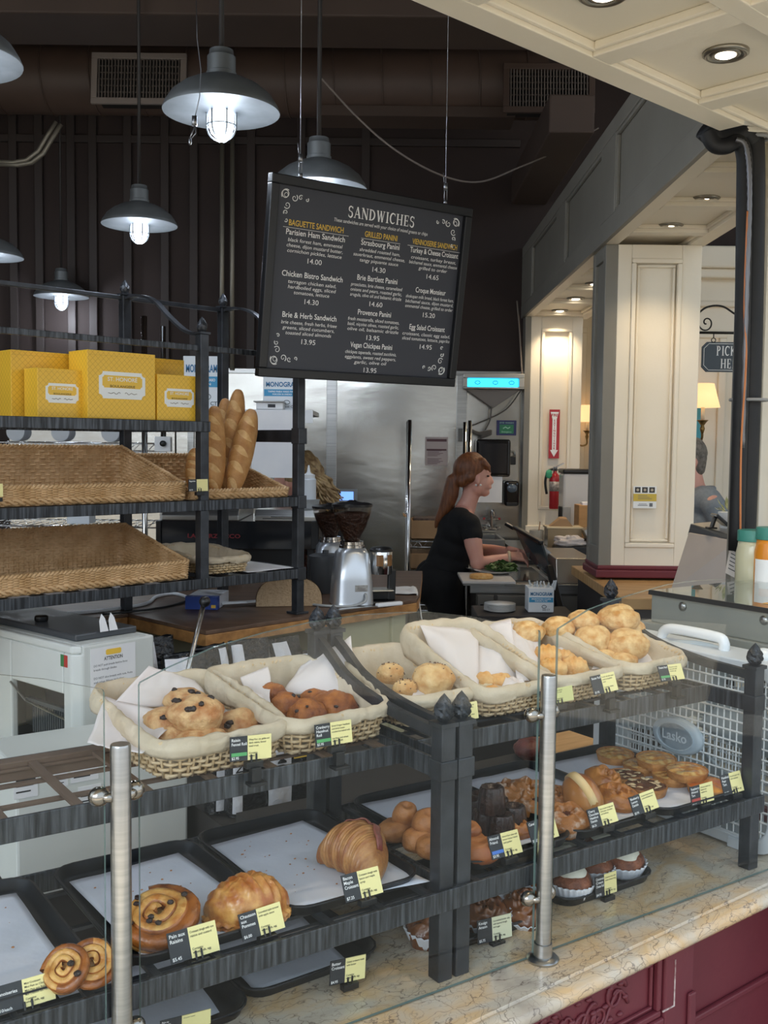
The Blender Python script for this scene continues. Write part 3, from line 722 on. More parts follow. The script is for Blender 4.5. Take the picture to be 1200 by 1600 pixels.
sheet('parchment_sheet', 'broad parchment sheet in the back of the ciabatta basket', [Q(672, 1015, 1.60), Q(748, 1078, 1.47), Q(748, 986, 1.63), Q(655, 974, 1.66)], .012, 7, grp=PG)
sheet('parchment_sheet', 'pointed parchment sheet standing right of the split ciabatta', [Q(744, 1062, 1.51), Q(812, 1072, 1.48), Q(798, 966, 1.61), Q(738, 986, 1.65)], .015, 8, grp=PG)
sheet('parchment_sheet', 'parchment corner lying before the split ciabatta', [Q(780, 1082, 1.43), Q(835, 1085, 1.43), Q(812, 1060, 1.46), Q(792, 1054, 1.48)], .006, 9, grp=PG)
sheet('parchment_sheet', 'parchment sheet at the left of the scored rolls', [Q(808, 1066, 1.46), Q(856, 1066, 1.46), Q(840, 1000, 1.58), Q(795, 972, 1.63)], .012, 10, grp=PG)
sheet('parchment_sheet', 'pointed parchment sheet behind the scored rolls', [Q(862, 1030, 1.53), Q(930, 1045, 1.50), Q(905, 985, 1.58), Q(870, 1000, 1.62)], .012, 11, grp=PG)
sheet('parchment_sheet', 'parchment sheet edging the heap of pale crusty rolls', [Q(925, 1045, 1.46), Q(1045, 1042, 1.47), Q(1055, 1010, 1.55), Q(940, 1012, 1.56)], .008, 12, grp=PG)

# ------------------------------------------------------------------ breads
def crust(name, a, b_, scale=9, bump=.5, bs=70, dust=None, lo=.32, hi=.68, gloss=.55, coat=0):
    return mat(name, a, gloss, col2=b_, scale=scale * 3.2, detail=9, lo=lo, hi=hi, bump=bump, bscale=bs * 2.2, bdist=.0045, coat=coat)
C_RAISIN = crust('floury raisin crust', '#e2bc86', '#a8652c', 14, .7)
C_CRAN = crust('dark cranberry crust', '#b8702f', '#6e3414', 12, .7)
C_ROUND = crust('pale speckled crust', '#e6c48a', '#bf8540', 11, .6)
C_SCORE = crust('golden scored crust', '#d99a4c', '#e7bd7c', 18)
C_DUTCH = crust('mottled pale crust', '#ecca8e', '#c58a42', 17, .7)
C_BAG = crust('baguette crust', '#c9965a', '#a5703a', 7)
FLOUR = crust('floured cut of the crust', '#dcb47c', '#c99a5e', 20)
RAISIN = mat('dark raisin', '#2a1a14', .35, bump=.5, bscale=200)
def pxr(p, px): return px * (p - CAM).dot(_f) / F
def roll(name, lab, u, v, rw, rh, y, m, seed, grp, rd=None, fn=None, amp=.10, freq=1.7, tilt=0, yaw=0, extra=None, cat='bread roll', nu=32, frame=U):
    l = frame.aty(u, v, y); p = frame.w(*l); rx = pxr(p, rw); rz_ = pxr(p, rh); ry = rd or (rx * .85)
    t = thing(name, lab, cat, p, grp and 0, grp, rot=(math.radians(tilt), 0, math.radians(yaw)))
    b = M().blob((0, 0, 0), (rx, ry, rz_), seed, amp, freq, nu=nu, nv=22, fn=fn); o = b.build('crumb' if extra else 'crust', m, t, smooth=True)
    o.name = 'crust'
    if extra: extra(t, rx, ry, rz_, seed)
    return t
def raisins(t, rx, ry, rz_, seed, n=6, size=.0052):
    r = random.Random(seed * 11)
    for k in range(n):
        a = r.uniform(PI, 2 * PI); e = r.uniform(-.1, 1.1); d = Vector((math.cos(a) * math.cos(e), math.sin(a) * math.cos(e), math.sin(e)))
        M().blob((d.x * rx, d.y * ry, d.z * rz_), (size * r.uniform(.8, 1.5), size, size * r.uniform(.7, 1.1)), k + seed, .3, 2, nu=10, nv=8).build('raisin', RAISIN, t, smooth=True)
g = 'raisin fennel rolls'
for i, (u, v, rw, rh, y, n, lab) in enumerate((
 (307, 1117, 45, 31, 1.455, 5, 'large raisin roll on top of the basket heap'), (314, 1157, 44, 22, 1.435, 3, 'raisin roll under the large one, at the front'),
 (255, 1130, 36, 25, 1.50, 1, 'raisin roll at the left of the heap'), (372, 1138, 36, 30, 1.475, 4, 'raisin roll at the right of the heap, beside the card'),
 (290, 1097, 34, 22, 1.545, 4, 'raisin roll at the back of the heap'), (270, 1156, 28, 22, 1.465, 1, 'raisin roll low at the left of the heap'), (398, 1143, 24, 22, 1.52, 1, 'golden raisin roll end at the right of the heap'))):
    roll('raisin_roll', lab, u, v, rw, rh, y, C_RAISIN, i + 1, g, extra=lambda t, a, b_, c, s, n=n: raisins(t, a, b_, c, s, n), amp=.13, freq=1.8)
g = 'cranberry hazelnut rolls'
for i, (u, v, rw, rh, y, lab) in enumerate((
 (425, 1084, 24, 17, 1.575, 'dark cranberry roll at the back left of its basket'), (447, 1104, 27, 22, 1.53, 'dark cranberry roll second from the left'), (480, 1118, 32, 26, 1.49, 'dark cranberry roll at the front middle of its basket'),
 (522, 1106, 36, 27, 1.50, 'dark cranberry roll above its price card'), (493, 1094, 26, 18, 1.56, 'dark cranberry roll at the back middle'), (545, 1112, 22, 20, 1.50, 'dark cranberry roll at the right of its basket'))):
    roll('cranberry_roll', lab, u, v, rw, rh, y, C_CRAN, i + 20, g, amp=.15, freq=1.8, extra=lambda t, a, b_, c, s: raisins(t, a, b_, c, s, 2, .003))
def cross(d, v):
    k = 1 - .10 * math.exp(-(d.x * 5) ** 2) * max(0, d.z) - .06 * math.exp(-(d.y * 5) ** 2) * max(0, d.z); return v * k
SEED = mat('dark seed', '#5b3a22', .5)
def seeds(t, rx, ry, rz_, s, n=26):
    r = random.Random(s); b = M()
    for k in range(n):
        a = r.uniform(0, 2 * PI); e = r.uniform(-.2, 1.4); d = Vector((math.cos(a) * math.cos(e), math.sin(a) * math.cos(e), math.sin(e))); b.blob((d.x * rx, d.y * ry, d.z * rz_), (.0017, .0014, .0012), nu=6, nv=4, amp=0)
    tag(b.build('seeds', SEED, t), kind='stuff')
roll('round_loaf', 'round speckled loaf behind the double posts', 677, 1062, 33, 28, 1.475, C_ROUND, 31, 'speckled round loaves', fn=cross, extra=seeds, amp=.12)
roll('round_loaf', 'speckled loaf half hidden behind the curved rail, at the left of its basket', 610, 1052, 22, 17, 1.56, C_ROUND, 32, 'speckled round loaves', fn=cross, extra=seeds)
roll('round_loaf', 'small speckled loaf end beside the curved rail', 633, 1076, 20, 16, 1.49, C_ROUND, 33, 'speckled round loaves', fn=cross, extra=seeds)
CRUMB = crust('pale open crumb', '#efe0bd', '#d7b784', 40)
def ciab(t, rx, ry, rz_, s): M().blob((0, -ry * .25, -rz_ * .1), (rx * .97, ry * .85, rz_ * .35), s + 5, .2, 3, nu=20, nv=12).build('crumb_layer', CRUMB, t, smooth=True)
for i, (u, v, rw, rh, y, lab) in enumerate(((757, 1066, 17, 17, 1.50, 'split ciabatta roll at the left, on parchment'), (782, 1068, 20, 17, 1.485, 'split ciabatta roll at the right, on parchment'), (768, 1080, 18, 10, 1.48, 'split ciabatta roll underneath the other two'))):
    roll('ciabatta_roll', lab, u, v, rw, rh, y, C_SCORE, 40 + i, 'split ciabatta rolls', extra=ciab, amp=.15, freq=2)
def scored(d, v):
    return v * (1 + .045 * math.sin(d.x * 17) * max(0, d.z + .3))
for i, (u, v, rw, rh, y, lab) in enumerate(((855, 1026, 23, 18, 1.515, 'scored golden roll at the back left of the small rolls'), (863, 1046, 25, 18, 1.475, 'scored golden roll at the front left of the small rolls'), (896, 1045, 24, 20, 1.48, 'scored golden roll at the right of the small rolls'), (880, 1030, 20, 15, 1.53, 'scored golden roll at the back of the small rolls'))):
    roll('scored_roll', lab, u, v, rw, rh, y, C_SCORE, 50 + i, 'small scored rolls', fn=scored, amp=.12, nu=48)
def crease(d, v):
    return v * (1 - .13 * math.exp(-((d.y * .9 + d.z * .75 - .15) * 7) ** 2) * (1 if d.z > 0 else .3))
for i, (u, v, rw, rh, y, yaw, lab) in enumerate((
 (824, 988, 29, 18, 1.60, 34, 'pale crusty roll behind the pointed parchment, leftmost of the heap'), (872, 982, 28, 19, 1.60, 20, 'pale crusty roll second from the left at the back of the heap'), (912, 970, 28, 17, 1.60, 25, 'pale crusty roll in the back middle of the heap'),
 (967, 966, 34, 22, 1.56, 20, 'pale crusty roll with a deep crease, topmost of the heap'), (926, 1001, 32, 25, 1.54, 30, 'pale crusty roll in the middle of the heap'), (979, 1007, 37, 25, 1.50, 12, 'large pale crusty roll at the front of the heap'),
 (1021, 1019, 27, 24, 1.52, 50, 'browner crusty roll at the right of the heap'), (972, 1033, 26, 14, 1.475, 20, 'flat pale crusty roll under the large front one'), (985, 985, 26, 18, 1.57, 40, 'pale crusty roll behind the large front one'), (945, 1030, 22, 16, 1.50, 20, 'pale crusty roll low at the left of the front one'))):
    roll('crusty_roll', lab, u, v, rw, rh, y, C_DUTCH if i != 6 else crust('browner mottled crust', '#cf9a55', '#b0733a', 22), 60 + i, 'pale crusty rolls', fn=crease if i in (3, 5, 0, 1) else None, amp=.10, yaw=yaw, rd=None)
# ------------------------------------------------------------------ black sheet trays with papers
TRAYPAPER = mat('tray paper', '#dedfe6', .75, col2='#d2d4dd', scale=7, bump=.15, bscale=25)
def tray(x, y, w, d, z, lab, rot=0, paper=None, plab=None, grp='black sheet trays', pmat=None):
    t = thing('sheet_tray', lab, 'tray', U.w(x, y, z), U.rz + math.radians(rot), grp)
    L_ = rrect(w, d, .035, step=.012); n = len(L_); V = []
    prof = [(-.016, .002), (-.012, .002), (-.006, .004), (0, .016), (.002, .0185), (.0055, .0185), (.006, .016), (.003, .0155), (.001, .013), (-.004, .0), (-.016, 0)]
    for o, zz in prof: V += [(px + nx * o, py + ny * o, zz) for px, py, nx, ny in L_]
    Fc = [(j * n + k, j * n + (k + 1) % n, (j + 1) * n + (k + 1) % n, (j + 1) * n + k) for j in range(len(prof) - 1) for k in range(n)]
    Fc += [tuple(range(n)), tuple((len(prof) - 1) * n + k for k in range(n))[::-1]]
    M().add(V, Fc).build('tray', BLACKT, t, smooth=True, auto=50)
    if paper:
        r = random.Random(int(x * 1000)); c = [U.w(px, py, z + .0045) for px, py in paper]; o = sum(c, Vector()) / 4; b = M()
        def f(s, q):
            p = c[0] * (1 - s) * (1 - q) + c[1] * s * (1 - q) + c[2] * s * q + c[3] * (1 - s) * q - o
            e = max(abs(s - .5), abs(q - .5)) * 2
            p.z += .0012 + .003 * max(0, mnoise.noise(Vector((s * 3 + x * 9, q * 3, 0)))) + .004 * max(0, e - .7) * (1 + mnoise.noise(Vector((s * 2, q * 2, x * 30))))
            return p
        b.grid(f, 18, 18); ob = b.build('tray_paper', pmat or TRAYPAPER, smooth=True, loc=o); tag(ob, plab, 'paper', 'papers on the sheet trays')
        sm = ob.modifiers.new('solid', 'SOLIDIFY'); sm.thickness = .0004
    return t
ZL = ZC + .150
tray(.205, 1.262, .222, .345, ZL, 'black sheet tray at the left edge, with the mini pastries', 0, [(.21, 1.29), (.402, 1.285), (.405, 1.575), (.22, 1.585)], 'white paper on the leftmost tray, behind the mini pastries')
tray(.470, 1.265, .232, .345, ZL, 'black sheet tray under the pain aux raisins', 0, [(.495, 1.275), (.69, 1.285), (.675, 1.585), (.485, 1.57)], 'white paper under the pain aux raisins')
tray(.722, 1.275, .235, .350, ZL, 'black sheet tray under the bacon maple croissant', 0, [(.735, 1.30), (.965, 1.262), (.925, 1.60), (.735, 1.585)], 'creased white paper under the bacon maple croissant')
tray(1.045, 1.262, .240, .365, ZL, 'black sheet tray with friands and dark fluted cakes', 0, [(1.065, 1.30), (1.265, 1.29), (1.265, 1.61), (1.065, 1.615)], 'white paper under the dark fluted cakes')
tray(1.292, 1.262, .215, .365, ZL, 'black sheet tray with sugared danishes', 0, [(1.305, 1.285), (1.49, 1.285), (1.49, 1.61), (1.30, 1.61)], 'white paper under the sugared danishes')
tray(1.512, 1.255, .230, .365, ZL, 'black sheet tray under the round tarts', 0, [(1.525, 1.268), (1.715, 1.262), (1.735, 1.60), (1.52, 1.61)], 'white paper under the round tarts')
tray(.690, 1.345, .245, .26, ZC + .001, 'black tray with white paper lying on the marble under the lower shelf', 2, [(.705, 1.365), (.875, 1.362), (.895, 1.585), (.71, 1.585)], 'white paper on the tray lying on the marble, beside the butter croissant card')
tray(.430, 1.315, .245, .26, ZC + .001, 'black tray on the marble at the bottom edge of the picture', 0, [(.45, 1.33), (.635, 1.34), (.655, 1.555), (.45, 1.55)], 'white paper on the tray at the bottom edge')
tray(1.040, 1.300, .235, .30, ZC + .001, 'black tray on the marble under the cakes in paper cups by the double posts')
tray(1.315, 1.310, .245, .28, ZC + .001, 'black tray on the marble under the iced buns')

# ------------------------------------------------------------------ pastries
C_PAIN = mat('glazed spiral pastry', '#b0682a', .25, col2='#6a3413', scale=35.2, lo=.35, hi=.72, bump=.35, bscale=150, coat=.3, bdist=.006)
C_CREAMY = mat('custard pastry layer', '#dfae62', .32, col2='#b9722c', scale=51.2, bump=.3)
C_CHAUS = mat('glazed turnover crust', '#ac5f20', .28, col2='#e2ab5c', scale=44.8, lo=.4, hi=.75, bump=.3, bscale=50, coat=.3)
C_CROIS = mat('laminated croissant crust', '#c48f55', .38, col2='#94582e', scale=28.8, bump=.4, bscale=60, stretch=(3, 1, 1), coat=.15)
C_DARK = mat('dark caramel cake', '#3a231c', .35, col2='#24130f', scale=51.2, bump=.4, coat=.2)
C_FRI = mat('soft brown almond cake', '#b87c48', .5, col2='#935a30', scale=38.4, bump=.3)
C_SUGAR = mat('sugar dusted danish crust', '#a4672f', .5, col2='#d9c8b8', scale=70, lo=.52, hi=.78, bump=.5, bscale=70)
C_BROWN = mat('brown danish crust', '#c07c3a', .35, col2='#8f5022', scale=32, bump=.4, bscale=50, coat=.2)
C_TART = mat('tart shell crust', '#c48848', .5, col2='#a56a33', scale=44.8, bump=.3)
C_FILL = mat('glazed fruit filling', '#c9843c', .15, col2='#e6bb72', scale=76.8, lo=.4, hi=.62, bump=.5, bscale=60, coat=.5)
C_CHOC = mat('chocolate filling', '#5a3423', .3, col2='#7f5236', scale=70.4, bump=.4)
ALMOND = mat('almond slice', '#e2c89c', .55)
ICING = mat('white cream icing', '#e9e7d6', .4, bump=.15, bscale=30)
CINN = mat('cinnamon bun crumb', '#9a5a3a', .45, col2='#743f28', scale=51.2, bump=.4)
CUPP = mat('white paper cup', '#e6e8ee', .7)
def onshelf(u, v, z): return atz(u, v, z)
def spiral_bun(b, r, h, turns, dome, seed=0, tube=None):
    """pastry coil: a ribbon wound out from the middle"""
    n = int(turns * 26); tw = r / turns; P = []; R = []
    for k in range(n + 1):
        s = k / n; q = r * (s ** .85) * .93 + .002; a = turns * 2 * PI * s + seed
        P.append((q * math.cos(a), q * math.sin(a), h * .5 + dome * (1 - s * s) + .002 * math.sin(a * 3 + seed))); R.append(max(.004, tw * .56 * (.85 + .3 * s)))
    V = []; n2 = 8; base = len(b.V)
    m = len(P)
    for i in range(m):
        a = Vector(P[i]); nx = Vector((a.x, a.y, 0)); nx = nx.normalized() if nx.length > 1e-5 else Vector((1, 0, 0))
        for k in range(n2):
            q = 2 * PI * k / n2; cz = math.sin(q); hh = h * .5 if cz < 0 else R[i] * .8
            V.append(a + nx * (R[i] * math.cos(q)) + Vector((0, 0, cz * hh)))
    for i in range(m - 1):
        for k in range(n2): b.F.append(tuple(q + base for q in (i * n2 + k, i * n2 + (k + 1) % n2, (i + 1) * n2 + (k + 1) % n2, (i + 1) * n2 + k))); b.mi.append(0 if k in (0, 3, 4, 7) or (i > m * .74) else 1)
    b.V.extend([tuple(v) for v in V]); b.slot(1)
def pain(name, lab, u, v, z, r, h, tilt, yaw, seed, nr=6, grp=None):
    p = atz(u, v, z); t = thing(name, lab, 'pastry', p, 0, grp, rot=(math.radians(tilt), 0, math.radians(yaw)))
    b = M(); spiral_bun(b, r, h, 3.2, h * .30, seed); b.lathe([(.001, .004), (r * .8, .003), (r * .97, h * .22), (r * .9, h * .55), (r * .5, h * .6), (.001, h * .6)], 28)
    b.build('dough_coil', [C_PAIN, C_CREAMY], t, smooth=True)
    rr = random.Random(seed)
    for k in range(nr):
        a = rr.uniform(0, 6.28); q = rr.uniform(.35, .85) * r; M().blob((q * math.cos(a), q * math.sin(a), h * 1.02 - q * q / r * .1), (.0048, .004, .003), k, .3, 2, nu=10, nv=8).build('raisin', RAISIN, t, smooth=True)
    return t
ZT = ZL + .006
pain('pain_aux_raisins', 'large glazed spiral pastry with raisins behind its price card', 252, 1452, ZT + .01, .054, .042, 20, -15, 1, 8)
pain('mini_spiral_pastry', 'small glazed spiral roll lying nearer the mini pastries card', 108, 1522, ZT + .016, .029, .028, 42, -10, 2, 2, 'mini spiral pastries')
pain('mini_spiral_pastry', 'small glazed spiral roll leaning behind the other, beside the mini pastries card', 141, 1508, ZT + .016, .030, .028, 50, 25, 5, 1, 'mini spiral pastries')
# apple turnover: half moon with scored ridges and a crimped edge
p = atz(386, 1434, ZT); t = thing('apple_turnover', 'golden half moon turnover with scored ridges behind its price card', 'pastry', p, math.radians(20))
def turn(d, v):
    s = 1 + (.05 * math.sin(d.x * 26 + d.y * 8 + 2 * d.z) + .012 * math.sin(d.x * 70 + 9 * d.z)) * max(0, d.z + .2)
    v = v * s
    if v.z < 0: v.z *= .25
    return v
b = M().blob((0, 0, .010), (.062, .042, .055), 3, .07, 1.5, nu=64, nv=28, fn=turn)
def crimp(s, q):
    a = PI * .95 + s * PI * 1.1; rr_ = 1 + .012 * math.sin(s * 90); e = .9 + .16 * q
    return (.062 * rr_ * e * math.cos(a), .044 * rr_ * e * math.sin(a), .008 + .0022 * math.sin(s * 90) * q + .006 * (1 - q))
b.grid(crimp, 70, 3); b.grid(lambda s, q: tuple(Vector(crimp(s, q)) - Vector((0, 0, .006))), 70, 3)
b.build('crust', C_CHAUS, t, smooth=True)
# bacon maple croissant
p = atz(558, 1360, ZT); t = thing('bacon_croissant', 'plump croissant with a strip of bacon behind its price card', 'pastry', p, math.radians(-48))
def crois(s, q):
    a = 2 * PI * q; x = (s - .5) * .125; e = max(.0, 1 - (abs(s - .5) * 2) ** 2.4); r = .010 + .036 * e ** .6
    seg = 1 + .05 * math.sin(s * 2 * PI * 5 + math.sin(a) * .8) + .016 * math.sin(s * 2 * PI * 27 + math.sin(a) * 3); r *= seg
    return (x, r * 1.0 * math.cos(a) + .018 * (abs(s - .5) * 2) ** 2 * -1, max(.004, .036 * e ** .5 + r * .92 * math.sin(a)))
M().grid(lambda s, q: crois(q, s), 36, 150, closeu=True).build('crust', C_CROIS, t, smooth=True)
BACON = mat('bacon strip', '#7d3b33', .35, col2='#a86a58', scale=30, coat=.3)
b = M()
def bac(s, q):
    x = -.05 + .1 * s; base = Vector(crois(.5 + x / .125, .12 + .06 * q + .02 * math.sin(s * 9))); return base * 1.02 + Vector((0, -.002, .002))
b.grid(bac, 24, 4); o = b.build('bacon_strip', BACON, t, smooth=True); s_ = o.modifiers.new('solid', 'SOLIDIFY'); s_.thickness = .002
# almond friands (rounded oblong cakes)
def loafy(name, lab, u, v, z, r, seed, m, grp, rot=(0, 0, 0), amp=.08, fn=None, cat='pastry', nu=32, nv=20):
    p = atz(u, v, z); t = thing(name, lab, cat, p, 0, grp, rot=tuple(math.radians(a) for a in rot))
    M().blob((0, 0, 0), r, seed, amp, 1.8, nu=nu, nv=nv, fn=fn).build('crust', m, t, smooth=True); return t
def boat(d, v):
    if d.z > .25: v = Vector((v.x, v.y, v.z * (1 - .35 * math.exp(-((d.x ** 2 + d.y ** 2) * 6)))))
    return v
g = 'almond friands'
for i, (u, v, z, r, rot, lab) in enumerate((
 (632, 1276, ZT + .042, (.022, .020, .034), (25, 10, 0), 'soft brown almond cake standing on the heap, leftmost'), (620, 1296, ZT + .020, (.040, .026, .022), (0, 0, 30), 'soft brown almond cake lying at the left under the standing one'),
 (655, 1310, ZT + .020, (.038, .025, .022), (0, 0, 50), 'soft brown almond cake at the front left beside the post'), (668, 1288, ZT + .038, (.030, .026, .030), (20, 0, 40), 'soft brown almond cake topmost beside the post'),
 (676, 1322, ZT + .018, (.030, .024, .022), (0, 0, 20), 'soft brown almond cake half hidden by the front post'), (737, 1318, ZT + .016, (.026, .030, .022), (10, 0, 0), 'orange brown almond cake just right of the double posts'),
 (748, 1330, ZT + .016, (.038, .030, .024), (0, 0, 20), 'reddish almond cake behind the almond card'), (732, 1297, ZT + .036, (.022, .022, .014), (15, 0, 0), 'orange almond cake piled on the others right of the posts'))):
    loafy('almond_friand', lab, u, v, z, r, 100 + i, C_FRI if i < 5 else mat('orange brown almond cake', '#b8743a', .45, col2='#8f4f28', scale=10, bump=.3), g, rot, fn=boat)
# dark fluted cakes
def canele(u, v, z, lab, s=1.0):
    t = thing('fluted_cake', lab, 'pastry', atz(u, v, z), 0, 'dark fluted cakes')
    prof = [(.001, 0), (.0235, 0), (.0255, .003), (.0215, .044), (.0195, .048), (.013, .047), (.010, .043), (.001, .042)]
    M().lathe([(r * s, zz * s) for r, zz in prof], 48, fn=lambda r, zz, q, i: r * (1 + (.05 * math.cos(q * 12) if 1 <= i <= 4 else 0))).build('crust', C_DARK, t, smooth=True, auto=60)
for u, v, z, lab in ((748, 1262, ZT, 'dark fluted cake at the back left of its group'), (775, 1268, ZT, 'dark fluted cake at the back right of its group'), (757, 1290, ZT, 'dark fluted cake in the middle left of its group'), (783, 1296, ZT, 'dark fluted cake at the front right of its group'),
                     (735, 1272, ZT, 'dark fluted cake just right of the front post'), (802, 1282, ZT, 'dark fluted cake at the right of its group'), (768, 1253, ZT + .046, 'dark fluted cake stacked on the back pair')): canele(u, v + 16, z, lab, .98)
# danishes
def folded(R, h, seed, crater=.45, folds=5):
    """top of a folded, swirled pastry"""
    off = Vector((seed * 2.3, seed * 1.7, 0))
    def f(s, q):
        a = 2 * PI * s; qq = min(1, q * 1.25); n = mnoise.noise(Vector((math.cos(a) * 1.4, math.sin(a) * 1.4, q * 2)) + off)
        if q > .8: e = (q - .8) / .2; r_ = R * (1 - .10 * e + .05 * math.sin(folds * a + 3.2)); z = h * (.42 * (1 - e))
        else:
            r_ = R * qq * (1 + .05 * math.sin(folds * a + 4 * qq) * qq); sw = math.sin(folds * a + 8 * qq + seed); fine = math.sin(22 * qq + 2 * math.sin(a * 2 + seed))
            z = h * (.42 + .58 * (1 - qq ** 3) * (.82 + .10 * sw + .07 * fine + .14 * n)) - h * crater * math.exp(-(qq / .30) ** 2)
        return (r_ * math.cos(a), r_ * math.sin(a), max(0, z))
    return f
def danish(u, v, z, r, h, lab, m, seed, grp, tilt=0, yaw=0, fill=None):
    t = thing('danish', lab, 'pastry', atz(u, v, z), 0, grp, rot=(math.radians(tilt), 0, math.radians(yaw)))
    b = M(); b.grid(folded(r, h, seed, .5 if fill else .25), 72, 30, closeu=True); b.lathe([(.001, 0), (r * .9, 0)], 24); b.build('crust', m, t, smooth=True)
    if fill: M().blob((0, 0, h * .46), (r * .36, r * .36, h * .16), seed, .3, 3, nu=20, nv=12).build('filling', fill, t, smooth=True)
    return t
JAM = mat('dark cherry filling', '#3b1b17', .2, col2='#5a2a20', scale=30, coat=.3)
g = 'sugar dusted danishes'
danish(797, 1258, ZT, .044, .052, 'sugar dusted danish at the back, left of the steel post', C_SUGAR, 1, g, 0, 10)
danish(818, 1250, ZT + .01, .036, .05, 'sugar dusted danish standing behind the steel post', C_SUGAR, 2, g, 30, 40)
danish(838, 1268, ZT, .046, .045, 'dark swirled danish beside the steel post', C_SUGAR, 3, g, 20, 0, JAM)
danish(806, 1305, ZT, .030, .03, 'low reddish danish behind the cakes card', C_BROWN, 8, g, 0, 0, JAM)
danish(884, 1292, ZT, .044, .045, 'sugar dusted danish with a dark cherry filling, right of the steel post', C_SUGAR, 4, g, 12, 0, JAM)
danish(872, 1258, ZT + .01, .034, .04, 'sugar dusted danish half hidden by the steel post', C_SUGAR, 6, g, 25, 0)
g = 'glazed brown danishes'
danish(938, 1232, ZT + .012, .042, .048, 'glazed brown danish behind the standing cream bun', C_BROWN, 5, g, 25, 60)
danish(962, 1258, ZT, .048, .042, 'glazed brown danish between the two danish cards', C_BROWN, 7, g, 10, 20)
loafy('dark_cake', 'dark red round cake on the bench, seen behind the steel post', 830, 1170, .925, (.045, .045, .03), 77, mat('dark red cake crust', '#5a2a28', .4, col2='#7a3f36', scale=40, bump=.3), None)
# big bun standing on edge, its pale side towards the viewer
p = atz(910, 1246, ZT + .038); t = thing('cream_bun', 'large brown bun with a pale cut side, standing on edge', 'pastry', p, rot=(0, math.radians(68), math.radians(18)))
M().blob((0, 0, 0), (.047, .048, .034), 9, .06, 1.5, nu=40, nv=24).build('crust', mat('shiny brown bun crust', '#9a5a2c', .28, col2='#c58a4c', scale=7, lo=.45, hi=.7, coat=.4), t, smooth=True)
M().lathe([(.0485, -.008), (.0497, 0), (.0485, .008)], 44, fn=lambda r, z, q, i: r * (1.0 + .01 * math.sin(q * 5))).build('pale_side', mat('pale bun side', '#ecd6a8', .5, col2='#d9b474', scale=12), t, smooth=True)
# tarts
def tart(u, v, z, r, h, lab, fill, grp, tilt=0, seed=0, nuts=0, yaw=0):
    t = thing('tart', lab, 'tart', atz(u, v, z), 0, grp, rot=(math.radians(tilt), 0, math.radians(yaw)))
    M().lathe([(.001, 0), (r * .88, 0), (r * .90, .001), (r, h * .95), (r * .99, h), (r * .94, h), (r * .92, h * .86), (.001, h * .8)], 44, fn=lambda rr_, z_, q, i: rr_ * (1 + .008 * math.cos(q * 22) * (1 if 1 < i < 6 else 0))).build('shell', C_TART, t, smooth=True, auto=50)
    off = Vector((seed * 3, seed, 0)); b = M()
    def top(s, q):
        a = 2 * PI * s; e = q * r * .935; w = .0045 * mnoise.noise(Vector((e * math.cos(a) * 55, e * math.sin(a) * 55, 0)) + off)
        return (e * math.cos(a), e * math.sin(a), h * .90 + (w + .003) * (1 - q ** 4))
    b.grid(top, 30, 10, closeu=True); b.build('filling', fill, t, smooth=True)
    rr = random.Random(seed)
    for k in range(nuts):
        a = rr.uniform(0, 6.28); q = r * .85 * math.sqrt(rr.random()); T = Matrix.Translation((q * math.cos(a), q * math.sin(a), h * 1.0)) @ Matrix.Rotation(rr.uniform(0, 6), 4, 'Z') @ Matrix.Rotation(rr.uniform(-.4, .4), 4, 'X')
        M().lathe([(.001, 0), (.006, .0005), (.006, .0012), (.001, .0016)], 10, T=T).build('almond_slice', ALMOND, t, smooth=True)
g = 'round fruit tarts'
tart(961, 1188, ZT, .042, .0175, 'round fruit tart at the back left, alone', C_FILL, g, 4, 1)
tart(1003, 1205, ZT, .042, .0175, 'round fruit tart lying under two others, back row', C_FILL, g, 0, 2)
tart(1025, 1196, ZT + .0178, .043, .0175, 'round fruit tart laid on top at the back of the pile', C_FILL, g, 4, 3)
tart(1050, 1222, ZT, .042, .0175, 'round fruit tart lying under the front tart of the pile', C_FILL, g, 0, 4)
tart(1073, 1214, ZT + .0178, .043, .0175, 'round fruit tart on top at the front of the pile', C_FILL, g, 3, 5)
tart(1105, 1238, ZT, .042, .0175, 'orange fruit tart behind the two rightmost cards', mat('orange fruit filling', '#c8642a', .2, col2='#e09a4a', scale=20, coat=.4), g, 6, 6)
g = 'almond topped chocolate tarts'
tart(977, 1222, ZT, .040, .0175, 'dark tart with almond slices, partly behind the glazed danish', C_CHOC, g, 0, 7, 16)
tart(1008, 1240, ZT, .044, .019, 'dark tart with almond slices at the front, above the blueberry card', C_CHOC, g, 0, 8, 20)
